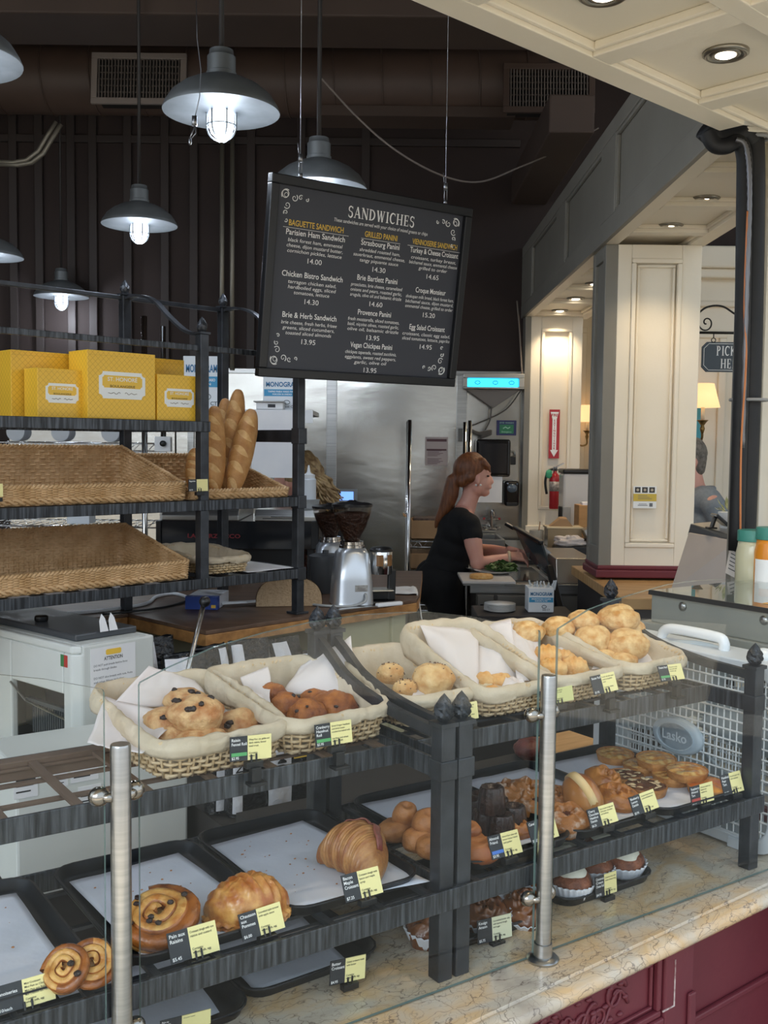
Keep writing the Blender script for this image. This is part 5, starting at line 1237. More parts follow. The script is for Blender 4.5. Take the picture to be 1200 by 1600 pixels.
b.lathe([(.005, 0), (.001, .003)], 10, T=TM((0, .035, H - .22), (0, -1, 0), (0, 0, 1)))
b.build('screw', STEEL, t, smooth=True)
b = M(); b.box(.055, .062, -.003, 0, .0, H - .20).box(.055, .14, -.003, 0, H - .21, H - .20); b.build('front_seam', mat('grey seam', '#85898a', .5), t)
pA, pB = aty(318, 945, 2.70), aty(287, 1075, 2.62); gl = lambda p: G.l(p) - Vector((0, 0, ZC))
b = M(); b.tube([gl(pA), gl(pB), gl(pB) + Vector((0, 0, -.04))], .0065, 10); b.tube([gl(pB) + Vector((0, 0, -.035)), Vector((wS - .01, gl(pB).y, gl(pB).z - .035))], .0065, 8); b.build('lever', STEEL, t, smooth=True)
M().blob(gl(aty(320, 940, 2.70)), .015, amp=0, nu=20, nv=14).build('lever_knob', BLACKP, t, smooth=True)
for i, (y, z, s) in enumerate(((.10, .012, .028), (.19, .010, .020), (.24, .012, .022))):
    tag(M().blob((0, 0, 0), (s, s * .8, s * .35), i, .3, 2).build('bread_scrap', C_RAISIN if i else CRUMB, smooth=True, loc=G.w(.06, y, ZC + H - .295 + s * .25), rz=i), ['pale bread scrap at the near end of the slicer opening', 'brown bread scrap inside the slicer opening', 'bread end lying deep in the slicer opening'][i], 'bread')

# ------------------------------------------------------------------ coffee bags
FOIL = mat('black foil bag', '#1f2023', .16, .2, bump=.9, bscale=26, bdist=.02); BAGW = mat('white bag label', '#d9dae0', .22, bump=.7, bscale=30, bdist=.012)
def coffee_bag(u, v, y, w, h, lab, txt=None, yaw=0, white=(.0, .45), sticker=False, grp='coffee bags under the table', frame=None, zb=ZC + .001):
    p = aty(u, v, y); p.z = zb; t = thing('coffee_bag', lab, 'bag', p, math.radians(35 + yaw), grp); d = w * .55; seed = u * .1
    def f(s, q):
        a = 2 * PI * s; sx = math.copysign(abs(math.cos(a)) ** .45, math.cos(a)); sy = math.copysign(abs(math.sin(a)) ** .6, math.sin(a)); k = 1 - .85 * max(0, (q - .72) / .28) ** 1.3; n = .05 * mnoise.noise(Vector((sx * 2, sy * 2, q * 5 + seed)))
        return (w / 2 * sx * (1 + n) * (1 - .05 * q), d / 2 * sy * (k + n * 1.6), h * q * (1 + .4 * n))
    b = M().grid(f, 40, 26, closeu=True); b.add([(x, y_, .0) for x, y_ in ((-w / 2, -d / 3), (w / 2, -d / 3), (w / 2, d / 3), (-w / 2, d / 3))], [(0, 1, 2, 3)]); b.build('foil_body', FOIL, t, smooth=True)
    a0, a1 = white; b = M()
    def fl(s, q):
        x = -w / 2 * .93 + w * .93 * (a0 + (a1 - a0) * s); c = max(-1, min(1, x / (w / 2))); cc = math.copysign(abs(c) ** (1 / .45), c); a = -math.acos(cc); return Vector(f((a / (2 * PI)) % 1, .03 + .93 * q)) * 1.0 + Vector((0, -.0015, 0))
    b.grid(fl, 12, 20); b.build('white_band', BAGW, t, smooth=True)
    if txt:
        b = M(); xm = -w / 2 * .93 + w * .93 * (a0 + a1) / 2; V, Fc = text_geo(txt, 1, 'CENTER', 0, .02); sz = w * .26
        b.add([Vector((xm + v_.y * sz - sz * .35, -d / 2 - .006, h * .42 + v_.x * sz)) if False else Vector((xm - (v_.y - .35) * sz, -d / 2 - .006, h * .40 + v_.x * sz)) for v_ in V], Fc); b.build('lettering', INK, t)
    if sticker:
        M().lathe([(w * .11, -.001), (w * .11, 0), (.001, .0005)], 18, T=TM((w * .28, -d / 2 - .004, h * .72), (1, 0, 0), (0, 0, 1))).build('yellow_sticker', mat('yellow round sticker', '#d9b92f', .5), t)
        b = M()
        for (xa_, xb_, za_, zb_) in ((.02, .36, .42, .43), (.02, .36, .57, .58), (.02, .035, .42, .58), (.345, .36, .42, .58)): b.box(w * xa_, w * xb_, -d / 2 - .005, -d / 2 - .003, h * za_, h * zb_)
        b.build('label_frame', INKG, t)
tag(M().box(.97, 2.00, 1.83, 1.965, .0, .90).build('back_bench', mat('dark bench paint', '#2b2725', .7), loc=U.o, rz=U.rz), 'dark narrow bench behind the display racks', 'bench')
tag(M().box(1.80, 1.965, 1.835, 1.96, .9005, .935).build('wooden_board', mat('pale board wood', '#d9ab72', .5, col2='#c99a60', scale=8, stretch=(1, 10, 10)), loc=U.o, rz=U.rz, bevel=.006), 'pale wooden board on the bench, seen through the gap above the tarts', 'board')
tag(M().box(.97, 1.66, 1.985, 2.86, .0, ZC - .001).build('bag_shelf', mat('dark bench paint', '#2b2725', .7), loc=U.o, rz=U.rz), 'dark low shelf carrying the coffee bags under the table', 'shelf')
coffee_bag(240, 1050, 2.86, .125, .300, 'coffee bag with a white band nearest the bread slicer, under the table', 'ITAL', 5)
coffee_bag(287, 1050, 2.72, .125, .285, 'shiny white and black coffee bag behind the slicer lever', 'ITAL', -5, (.0, .62))
coffee_bag(325, 1050, 2.80, .12, .290, 'dark coffee bag right of the slicer lever, under the table corner', None, 10, (.75, 1.0))
coffee_bag(388, 1050, 2.92, .135, .285, 'black coffee bag with a narrow lettered band at its left, under the table', 'ALF', 0, (.0, .28))
coffee_bag(440, 1045, 3.06, .15, .265, 'slumped white and black coffee bag below the middle of the table edge', None, 15, (.1, .55))
coffee_bag(482, 1055, 3.12, .12, .215, 'small pale coffee bag beside the curved rack rail, under the table', None, -10, (.2, .9))
g = 'coffee bags behind the left display rack'
coffee_bag(385, 1230, 2.32, .105, .26, 'black coffee bag with a yellow sticker behind the left rack, left one', 'UN', 3, (.0, .22), True, g)
coffee_bag(445, 1230, 2.38, .125, .27, 'coffee bag lettered UM on a white band, behind the left rack', 'UM', 0, (.0, .48), True, g)
coffee_bag(352, 1230, 2.33, .095, .25, 'coffee bag with a white crumpled front behind the left rack', None, 0, (.1, .95), False, g)
# ------------------------------------------------------------------ hanging menu board
d1, d2 = 3.0, 3.0 * 1.1427
TL = aty(422, 265, d1); TR = aty(735, 330, d2); TL.z = TR.z = (TL.z + TR.z) / 2
wB = (TR - TL).length; ex = (TR - TL).normalized(); tiltb = math.radians(8); eyh = ex.cross(Vector((0, 0, 1))) * -1        # away from the street
eyh = Vector((-ex.y, ex.x, 0)); down = Vector((0, 0, -1)) * math.cos(tiltb) + eyh * math.sin(tiltb); hB = .585
t = thing('menu_board', 'black framed hanging menu board listing sandwiches in white and gold lettering', 'menu board', TL)
BT = TM((0, 0, 0), ex, -down); BT.translation = Vector((0, 0, 0))            # board plane: x to the right, y up, origin top left
MB_FACE = mat('menu board face', '#3a3c44', .55); MB_FR = mat('black board frame', '#18191c', .4)
fw = .027
face = M().box(.01, wB - .01, -hB + .01, -.01, -.004, .0, BT).build('board_face', MB_FACE, t)
b = M(); b.box(0, wB, -fw, 0, -.012, .016, BT).box(0, wB, -hB, -hB + fw, -.012, .016, BT).box(0, fw, -hB + fw, -fw, -.012, .016, BT).box(wB - fw, wB, -hB + fw, -fw, -.012, .016, BT); b.build('frame', MB_FR, t, bevel=.003)
M().box(.005, wB - .005, -hB + .005, -.005, -.014, -.004, BT).build('backing', MB_FR, t)
def bp(px, py):
    """board coordinates from the straightened board: px,py in 0..1"""
    return BT @ Matrix.Translation((px * wB, -py * hB, .0012))
W_ = M()
def serif(m, T, h, word):
    """tall seriffed capitals built from strokes"""
    tk, tn = .17, .075
    GL = {'S': .62, 'A': .86, 'N': .86, 'D': .84, 'W': 1.12, 'I': .42, 'C': .76, 'H': .90, 'E': .72, 'P': .72, 'K': .86, 'R': .8, 'U': .86}
    def st(a, c, w): d = Vector((c[0] - a[0], c[1] - a[1])); n = Vector((-d.y, d.x)).normalized() * w / 2; return [(a[0] + n.x, a[1] + n.y), (a[0] - n.x, a[1] - n.y), (c[0] - n.x, c[1] - n.y), (c[0] + n.x, c[1] + n.y)]
    x = -sum(GL[c] + .10 for c in word) / 2 + .05
    def put(P): m.add([T @ Vector(((x + p[0]) * h, p[1] * h, 0)) for p in P], [tuple(range(len(P)))])
    def sf(cx, y, w=.26): put([(cx - w / 2, y), (cx + w / 2, y), (cx + w / 2, y + .05), (cx - w / 2, y + .05)])
    def arc(cx, cy, rx, ry, a0, a1, w0, w1, n=14):
        for k in range(n):
            q0, q1 = a0 + (a1 - a0) * k / n, a0 + (a1 - a0) * (k + 1) / n; e0 = w0 + (w1 - w0) * math.sin(PI * k / n); e1 = w0 + (w1 - w0) * math.sin(PI * (k + 1) / n)
            put([(cx + (rx - e0 / 2) * math.cos(q0), cy + (ry - e0 / 2) * math.sin(q0)), (cx + (rx + e0 / 2) * math.cos(q0), cy + (ry + e0 / 2) * math.sin(q0)), (cx + (rx + e1 / 2) * math.cos(q1), cy + (ry + e1 / 2) * math.sin(q1)), (cx + (rx - e1 / 2) * math.cos(q1), cy + (ry - e1 / 2) * math.sin(q1))])
    for c in word:
        w = GL[c]
        if c == 'S':
            arc(w / 2, .74, .22, .22, .35, PI * 1.5, .06, .13); arc(w / 2, .26, .22, .26, PI * .5, -PI * .85, .06, .15); put(st((.55, .98), (.55, .76), .04)); put(st((.07, .03), (.07, .26), .04))
        elif c == 'A': put(st((.12, 0), (.43, 1), tn)); put(st((.43, 1), (.74, 0), tk)); put(st((.22, .33), (.62, .33), .06)); sf(.12, 0); sf(.74, 0, .3)
        elif c == 'N': put(st((.14, 0), (.14, 1), tn)); put(st((.14, 1), (.72, 0), tk)); put(st((.72, 0), (.72, 1), tn)); sf(.14, 0); sf(.1, .95, .22); sf(.72, .95)
        elif c == 'D': put(st((.16, 0), (.16, 1), tk)); arc(.24, .5, .46, .46, -PI / 2, PI / 2, .06, .17); sf(.14, 0); sf(.14, .95)
        elif c == 'W': put(st((.14, 1), (.36, 0), tk)); put(st((.36, 0), (.57, .95), tn)); put(st((.57, .95), (.78, 0), tk)); put(st((.78, 0), (.98, 1), tn)); sf(.14, .95); sf(.57, .95, .22); sf(.98, .95)
        elif c == 'I': put(st((.21, 0), (.21, 1), tk)); sf(.21, 0, .34); sf(.21, .95, .34)
        elif c == 'C': arc(.42, .5, .34, .46, .25 * PI, 1.75 * PI, .06, .17); put(st((.68, .72), (.68, .98), .05))
        elif c == 'H':
            for q in (.18, .72): put(st((q, 0), (q, 1), tk)); sf(q, 0, .32); sf(q, .95, .32)
            put(st((.18, .5), (.72, .5), .06))
        elif c == 'E': put(st((.18, 0), (.18, 1), tk)); [put(st((.16, q), (.62, q), .06)) for q in (.03, .97)]; put(st((.16, .5), (.5, .5), .06)); put(st((.62, .0), (.62, .24), .05)); put(st((.62, .76), (.62, 1), .05)); put(st((.5, .38), (.5, .62), .05)); sf(.16, 0, .26); sf(.16, .95, .26)
        elif c == 'P': put(st((.18, 0), (.18, 1), tk)); arc(.28, .74, .27, .23, -PI / 2, PI / 2, .06, .16); put(st((.18, .97), (.3, .97), .06)); put(st((.18, .51), (.3, .51), .06)); sf(.18, 0, .34); sf(.16, .95, .28)
        elif c == 'K': put(st((.18, 0), (.18, 1), tk)); put(st((.22, .42), (.66, 1), tn)); put(st((.36, .58), (.72, 0), tk)); sf(.18, 0, .32); sf(.18, .95, .32); sf(.68, 0, .3); sf(.66, .95, .26)
        elif c == 'R': put(st((.18, 0), (.18, 1), tk)); arc(.28, .74, .25, .23, -PI / 2, PI / 2, .06, .15); put(st((.34, .5), (.66, 0), tk)); sf(.18, 0, .32); sf(.68, 0, .24)
        elif c == 'U': put(st((.18, .3), (.18, 1), tk)); arc(.43, .3, .25, .26, PI, 2 * PI, .12, .1); put(st((.68, .3), (.68, 1), tn)); sf(.18, .95, .32); sf(.68, .95, .26)
        x += w + .10
serif(W_, bp(.535, .150) @ Matrix.Diagonal((.88, 1, 1, 1)), .033, 'SANDWICHES')
put_text(W_, 'These sandwiches are served with your choice of mixed greens or chips', bp(.54, .183), .0155, shear=.15, width=.475 * wB)
def col(cx, head, wx, items):
    G_ = M(); put_text(G_, head, bp(cx, .236), .024, bold=.014, width=wx * wB); G_.build('gold_heading', INKG, face)
    W_.box(-wx * .60 * wB, wx * .60 * wB, -.0005, .0005, 0, .0005, bp(cx, .247))
    for y, title, lines, price, wt in items:
        put_text(W_, title, bp(cx, y + .010), .0235, bold=.008, width=wt * wB)
        for i, s in enumerate(lines): put_text(W_, s, bp(cx, y + .043 + i * .0265), .0150, shear=.15, width=min(.262, .0098 * len(s)) * wB)
        put_text(W_, price, bp(cx, y + .043 + (len(lines) - 1) * .0265 + .045), .0215, width=.066 * wB)
col(.225, 'BAGUETTE SANDWICH', .255, [
 (.271, 'Parisien Ham Sandwich', ('black forest ham, emmental', 'cheese, dijon mustard butter,', 'cornichon pickles, lettuce'), '14.00', .275),
 (.476, 'Chicken Bistro Sandwich', ('tarragon chicken salad,', 'hardboiled eggs, sliced', 'tomatoes, lettuce'), '14.30', .285),
 (.681, 'Brie & Herb Sandwich', ('brie cheese, fresh herbs, frisee', 'greens, sliced cucumbers,', 'toasted sliced almonds'), '13.95', .255)])
col(.54, 'GRILLED PANINI', .165, [
 (.270, 'Strasbourg Panini', ('shredded roasted ham,', 'sauerkraut, emmental cheese,', 'tangy piquante sauce'), '14.30', .195),
 (.452, 'Brie Bartlett Panini', ('prosciutto, brie cheese, caramelized', 'onions and pears, roasted garlic,', 'arugula, olive oil and balsamic drizzle'), '14.60', .205),
 (.632, 'Provence Panini', ('fresh mozzarella, sliced tomatoes,', 'basil, niçoise olives, roasted garlic,', 'olive oil, balsamic drizzle'), '13.95', .17),
 (.807, 'Vegan Chickpea Panini', ('chickpea tapenade, roasted zucchinis,', 'eggplants, sweet red peppers,', 'garlic, olive oil'), '13.95', .215)])
col(.825, 'VIENNOISERIE SANDWICH', .245, [
 (.271, 'Turkey & Cheese Croissant', ('croissant, turkey breast,', 'béchamel sauce, emmental cheese', 'grilled to order'), '14.65', .262),
 (.481, 'Croque Monsieur', ('shokupan milk bread, black forest ham,', 'béchamel sauce, dijon mustard,', 'emmental cheese, grilled to order'), '15.20', .165),
 (.684, 'Egg Salad Croissant', ('croissant, classic egg salad,', 'sliced tomatoes, lettuce, paprika'), '14.95', .195)])
def flourish(cx, cy, sx, sy):
    for k in range(2):
        for (ox, oy, r, tn, dr) in ((.0, .0, .018, 1.3, 1), (.035, -.008, .013, 1.2, -1), (.06, -.004, .009, 1.1, 1), (.085, -.008, .007, 1.0, -1)):
            P = []
            for q in range(22):
                s = q / 21; a = dr * tn * 2 * PI * s + PI * .3; rr_ = r * (1 - .8 * s); x, y = ox + rr_ * math.cos(a), oy + rr_ * math.sin(a)
                if k: x, y = -y * 1.0, -x * 1.0
                P.append(BT @ Vector((cx * wB + sx * x * .85, -cy * hB - sy * -y * .85, .0012)))
            W_.tube(P, [.0016 * (1 - .6 * q / 21) for q in range(22)], 4)
for cx, cy, sx, sy in ((.075, .09, 1, 1), (.925, .09, -1, 1), (.075, .91, 1, -1), (.925, .91, -1, -1)): flourish(cx, cy, sx, sy)
W_.build('white_lettering', INKW, face)
WIREM = mat('thin steel wire', '#8e8f92', .35, .9)
for u, v, uu in ((466, 268, 468), (682, 318, 686)):
    s = ((aty(u, v, d1).x - TL.x) / (TR.x - TL.x)); s = {466: .135, 682: .86}[u]
    a = BT @ Vector((s * wB, .0, .0)); top = a + Vector((0, 0, 2.6)); b = M()
    b.tube([a, a + Vector((0, 0, .012))], .006, 8); b.tube([a + Vector((-.004, 0, .012)), a + Vector((-.004, 0, .045)), a + Vector((.0, 0, .05)), a + Vector((.004, 0, .045)), a + Vector((.004, 0, .012))], .0012, 5)
    b.box(a.x - .006, a.x + .006, a.y - .003, a.y + .003, a.z + .045, a.z + .068); b.tube([a + Vector((-.005, 0, .068)), a + Vector((-.008, 0, .10))], .001, 4)
    b.tube([a + Vector((0, 0, .05)), top], .0013, 5); b.build('hanging_wire', WIREM, t, smooth=True)

# ------------------------------------------------------------------ barn pendant lamps
SHM = mat('weathered zinc shade', '#6a6e70', .5, .5, col2='#7d8183', scale=9); SHI = mat('pale inside of the shade', '#c9d2de', .35, .2, col2='#b7c1d0', scale=40)
BULB = emit_mat('cool frosted jar', '#dbe8ff', 6.0); CAGE = mat('zinc cage', '#8f9599', .4, .7)
def pendant(u, v, d, lab, power=14):
    p = aty(u, v, d); t = thing('pendant_lamp', lab, 'lamp', p, 0, 'barn style pendant lamps')
    R = .178; sh = [(R, 0), (R * 1.005, .003), (R * .97, .018), (R * .86, .048), (R * .68, .074), (R * .48, .092), (R * .32, .101), (.046, .107)]
    shd = M().lathe(sh + [(.046, .118), (.043, .120), (.043, .165), (.038, .17), (.036, .185), (.012, .19)], 48).build('shade', SHM, t, smooth=True, auto=40)
    M().lathe([(R * .985, .002), (R * .95, .016), (R * .84, .044), (R * .66, .069), (R * .46, .086), (.044, .10), (.001, .10)], 48).build('shade_inside', SHI, shd, smooth=True)
    M().lathe([(.001, -.078), (.018, -.075), (.032, -.062), (.038, -.040), (.040, .05), (.032, .085), (.001, .09)], 28).build('glass_jar', BULB, t, smooth=True)
    b = M()
    for k in range(3):
        a = k * PI / 3; P = []
        for q in range(13):
            s = PI * q / 12; P.append((.045 * math.cos(s) * math.cos(a), .045 * math.cos(s) * math.sin(a), -.040 - .046 * math.sin(s)))
        P = [(P[0][0], P[0][1], .085)] + P + [(P[-1][0], P[-1][1], .085)]; b.tube(P, .003, 6)
    for z in (-.040, .015): b.tube([(.045 * math.cos(q * PI / 10), .045 * math.sin(q * PI / 10), z) for q in range(20)], .0024, 6, closed=True)
    b.build('cage', CAGE, t, smooth=True)
    M().tube([(0, 0, .19), (0, 0, 4.95 - p.z)], .008, 8).build('stem', mat('dark lamp stem', '#2b2725', .5), t, smooth=True)
    point_light('lamp_glow', (0, 0, -.13), power, (.78, .87, 1.0), .05, parent=t)
for u, v, d, lab in ((346, 176, 3.2, 'large zinc pendant lamp hanging nearest, above and left of the menu board'), (218, 352, 4.95, 'middle sized zinc pendant lamp below the large one'), (96, 464, 6.9, 'small far zinc pendant lamp low over the bread shelves'),
                     (498, 296, 3.85, 'zinc pendant lamp half hidden behind the top of the menu board'), (-78, 95, 2.7, 'pendant lamp cut by the left edge at the top, only its rim showing'), (-16, 402, 5.7, 'pendant lamp cut by the left edge halfway down, its rim lit from below')):
    pendant(u, v, d, lab, 5)
# loose wire with a crimp beside the large lamp
b = M(); b.tube([aty(306, -20, 3.0), aty(308, 60, 3.0), aty(314, 110, 3.0), aty(312, 150, 3.0), aty(305, 182, 3.0)], .0014, 5); b.tube([aty(305, 196, 3.0), aty(300, 208, 3.0), aty(297, 216, 3.0)], .002, 5); b.tube([aty(305, 196, 3.0), aty(306, 208, 3.0), aty(300, 216, 3.0)], .0015, 5)
p = aty(304, 189, 3.0); b.box(p.x - .007, p.x + .007, p.y - .004, p.y + .004, p.z - .014, p.z + .014); q = aty(297, 221, 3.0); b.blob(q, (.005, .005, .011), amp=0, nu=8, nv=6)
o0 = aty(306, 120, 3.0); tag(b.build('loose_wire', WIREM, smooth=True), 'loose hanging wire with a metal crimp in front of the large pendant lamp', 'wire')
P = smoothpath([aty(500, 120, 5.2), aty(560, 185, 5.2), aty(620, 236, 5.2), aty(690, 274, 5.3), aty(750, 284, 5.5), aty(810, 262, 5.8), aty(870, 236, 6.0), aty(935, 200, 6.2)], 8)
tag(M().tube(P, .005, 6).build('slack_cable', mat('dull cable', '#7a6f66', .6), smooth=True), 'slack thin cable sagging across the dark wall right of the menu board', 'cable')
P = smoothpath([aty(808, 470, 7.0), aty(812, 520, 7.0), aty(815, 575, 7.0), aty(818, 600, 7.0)], 6)
tag(M().tube(P, .006, 6).build('wall_cable', mat('dull cable', '#7a6f66', .6), smooth=True), 'thin cable running down the brown wall beside the pilaster', 'cable')

# ------------------------------------------------------------------ box fan at the end of the counter
FANW = mat('white fan plastic', '#d5dade', .45); FANG = mat('white fan grille', '#dfe3e5', .4)
fy0, fy1 = 1.228, 1.745; fx = 1.83; fth = .115; fz1 = U.atx(1003, 1000, fx).z
fz1 = 1.252; FH = fz1 - ZC
t = thing('box_fan', 'white box fan with a wire grille and handle, at the right end of the counter', 'fan', U.w(fx, fy0, ZC + .004), U.rz); LF = fy1 - fy0
def ring_pts(w, h, r, n=8):
    P = []
    for cx, cy, a0 in ((w - r, r, -PI / 2), (w - r, h - r, 0), (r, h - r, PI / 2), (r, r, PI)):
        P += [(cx + r * math.cos(a0 + PI / 2 * k / n), cy + r * math.sin(a0 + PI / 2 * k / n)) for k in range(n + 1)]
    return P
outer = ring_pts(LF, FH, .05); inner = [(x * (LF - .05) / LF + .025, y * (FH - .05) / FH + .025) for x, y in outer]; n = len(outer); V = []
for P_, xs in ((outer, 0), (inner, 0), (inner, fth), (outer, fth)): V += [(xs, y, z) for y, z in P_]
Fc = [(j * n + k, j * n + (k + 1) % n, ((j + 1) % 4) * n + (k + 1) % n, ((j + 1) % 4) * n + k) for j in range(4) for k in range(n)]
M().add(V, Fc).build('case_frame', FANW, t, bevel=.004)
for xx, nm in ((.006, 'front_grille'), (fth - .006, 'back_grille')):
    b = M(); k = int((LF - .05) / .0165)
    for i in range(k + 1): y = .025 + (LF - .05) * i / k; b.tube([(xx, y, .028), (xx, y, FH - .028)], .0021, 4)
    k = int((FH - .05) / .022)
    for i in range(k + 1): z = .025 + (FH - .05) * i / k; b.tube([(xx - .001, .025, z), (xx - .001, LF - .025, z)], .0024, 4)
    b.build(nm, FANG, t)
b = M(); cy, cz2 = LF * .5, FH * .5 + .0
for k in range(5):
    a = k * 2 * PI / 5 + .3
    def bl(s, q, a=a):
        r_ = .04 + .17 * s; an = a + (q - .5) * (.95 - .1 * s); return (fth / 2 + (q - .5) * .06, cy + r_ * math.cos(an), cz2 + r_ * math.sin(an))
    b.grid(bl, 8, 6)
o = b.build('blades', mat('pale fan blade', '#bcc6ca', .35), t, smooth=True); s_ = o.modifiers.new('solid', 'SOLIDIFY'); s_.thickness = .003
b = M(); bt = TM((.0, cy, cz2), (0, -1, 0), (0, 0, 1))
b.lathe([(.001, .010), (.05, .010), (.058, .008), (.062, .003), (.062, -.006)], 48, T=bt @ Matrix.Diagonal((1.12, .66, 1, 1)))
b.lathe([(.046, .0105), (.047, .013), (.044, .013), (.043, .0105)], 48, T=bt @ Matrix.Diagonal((1.12, .66, 1, 1)))
b.build('badge', mat('pale blue grey badge', '#bccad4', .4), t, smooth=True, auto=40)
b = M(); put_text(b, 'Lasko', bt @ Matrix.Translation((0, -.009, .0125)), .030, bold=.02); b.build('badge_lettering', mat('pale embossed lettering', '#dfe8ee', .4), t)
b = M(); P = smoothpath([(fth / 2, LF * .36, FH), (fth / 2, LF * .36, FH + .016), (fth / 2, LF * .40, FH + .026), (fth / 2, LF * .62, FH + .026), (fth / 2, LF * .68, FH + .018), (fth / 2, LF * .70, FH)], 6); b.tube(P, .012, 10)
b.build('handle', mat('bright white plastic', '#eef2f5', .3), t, smooth=True)
M().blob((fth / 2, LF * .16, FH + .004), (.022, .028, .018), amp=0, nu=20, nv=12).build('speed_knob', mat('bright white plastic', '#eef2f5', .3), t, smooth=True)
b = M()
for y in (.10, LF - .08): b.box(-.006, fth + .006, y - .016, y + .016, -.004, .02)
b.build('foot', FANW, t, bevel=.003)

# ------------------------------------------------------------------ glass topped display case behind the fan
CASEG = mat('grey painted metal', '#8f9088', .45, .2, col2='#989990', scale=4)
cx0 = 2.02
def UX(u, v, x): p = U.atx(u, v, x); return p
a, c = UX(1018, 928, cx0), UX(1200, 952, cx0); zt1 = (a.z + c.z) / 2; e = UX(1005, 957, cx0)
t = thing('display_case', 'grey metal pastry case with a clear glass top, behind the box fan', 'display case', U.w(cx0, 1.0, 0), U.rz)
ya = a.y - 1.0; y_0 = .12; zlo = zt1 - .075
b = M(); b.box(0, .03, y_0, ya, zlo, zt1).box(-.012, .03, y_0, ya + .03, zlo - .03, zlo).box(0, .03, y_0, ya + .02, zlo - .06, zlo - .03); b.box(0.03, .9, ya - .03, ya, zlo - .03, zt1); b.build('grey_panel', CASEG, t, bevel=.003)
b = M()
for y in (ya - .10, ya - .33): b.lathe([(.011, 0), (.011, .004), (.006, .007), (.001, .0075)], 14, T=TM((0, y, zt1 - .022), (0, -1, 0), (0, 0, 1)))
b.build('bolt', STEEL, t, smooth=True)
M().box(-.01, .9, y_0, ya, zt1, zt1 + .006).build('top_glass', glass_mat('case top glass', (.93, .96, .95, 1), 0, 1.6), t)
M().box(-.012, -.008, y_0, ya, zt1 - .004, zt1 + .008).build('dark_gasket', BLACKP, t)
M().box(.0, .006, y_0, ya, .93, zlo - .06).build('side_glass', CLEAR, t)
b = M(); b.box(.0, .9, y_0, ya, .0, .88); b.build('base', MAROON, t)
b = M(); b.box(.03, .9, y_0 + .02, ya, 1.0, 1.006); b.build('inner_shelf', mat('pale shelf', '#c9ccc9', .4), t)
b = M(); b.box(.03, .9, y_0 + .02, ya, .88, .93); b.build('case_floor', CREAM, t)
QUI = mat('colourful tart topping', '#c9623f', .4, col2='#e9cf9a', scale=45, lo=.42, hi=.55, bump=.4)
for k, (yy, zz_, lab) in enumerate(((.20, 1.006, 'oblong fruit topped slab in the case, upper shelf'), (.42, 1.006, 'second fruit topped slab in the case, further back'), (.22, .93, 'oblong fruit topped slab on the floor of the case'))):
    tt = thing('fruit_slab', lab, 'pastry', U.w(cx0 + .10, 1.0 + yy, zz_ + .001), U.rz, 'fruit slabs in the pastry case')
    M().box(0, .28, 0, .18, 0, .022).build('crust', C_TART, tt, bevel=.004); M().grid(lambda s, q: (.006 + .268 * s, .006 + .168 * q, .0225 + .006 * abs(mnoise.noise(Vector((s * 14, q * 9, k))))), 30, 20).build('topping', QUI, tt, smooth=True)
tag(M().box(-.03, .03, -.012, .012, 0, .0012).build('paper_note', mat('small orange note', '#d9a456', .6), loc=U.w(cx0 + .08, 1.0 + ya - .30, zt1 + .0065), rz=U.rz), 'small orange slip lying on the glass top of the case', 'note')
# wooden ledge under the tall column
lz = 1.115
t = thing('wood_ledge', 'butcher block ledge in front of the tall column', 'counter', (.93, 3.95, 0))
b = M(); b.box(0, .50, 0, 1.08, lz - .045, lz); b.build('block_top', mat('strip wood ledge', '#c19a66', .45, col2='#a87f4c', scale=6, stretch=(1, 9, 1)), t, bevel=.004)
M().box(.03, .47, .04, 1.06, 0, lz - .045).build('ledge_base', mat('dark ledge base', '#2c2827', .6), t)
# steel case with a sloping face behind, and the card reader on it
ck = aty(1080, 818, 3.75); t = thing('steel_case', 'stainless case with a sloping side and a glass shelf on top, before the tall column', 'display case', aty(1045, 925, 3.75))
def SP(u, v, y): return aty(u, v, y) - t.location
pts = [SP(1047, 924, 3.62), SP(1150, 940, 3.35), SP(1150, 845, 3.45), SP(1076, 832, 3.75)]
off = Vector((.30, .30, -.02)); b = M(); b.add([p for p in pts] + [p + off for p in pts], [(0, 1, 2, 3), (7, 6, 5, 4), (0, 4, 5, 1), (1, 5, 6, 2), (2, 6, 7, 3), (3, 7, 4, 0)])
b.build('sloping_panel', mat('dull case steel', '#c9bfb6', .45, .25, col2='#bdb3aa', scale=3), t, bevel=.003)
q = [SP(1079, 818, 3.78), SP(1150, 838, 3.45), SP(1150, 848, 3.45), SP(1074, 836, 3.76)]; o2 = Vector((.28, .28, 0))
M().add(q + [p + o2 for p in q], [(0, 1, 2, 3), (7, 6, 5, 4), (0, 4, 5, 1), (1, 5, 6, 2), (2, 6, 7, 3), (3, 7, 4, 0)]).build('top_rail', STEEL, t, bevel=.003)
zb_ = min(p.z for p in pts); b = M(); b.box(.42, .62, -.25, .15, -t.location.z, zb_ - .01); b.build('case_base', mat('dark ledge base', '#2c2827'), t)
t = thing('card_reader', 'small dark card reader on a stand on top of the steel case', 'card reader', aty(1113, 826, 3.62))
T = Matrix.Rotation(math.radians(-32), 4, 'Y'); M().box(-.03, .03, -.035, .035, .035, .047, Matrix.Rotation(math.radians(40), 4, 'Y')).build('screen', mat('dark screen', '#33363b', .15), t, bevel=.003)
b = M(); b.box(-.02, .012, -.02, .02, .0, .006).bar((-.004, 0, 0), (.008, 0, .04), .022, .01); b.build('stand', BLACKP, t, bevel=.002)

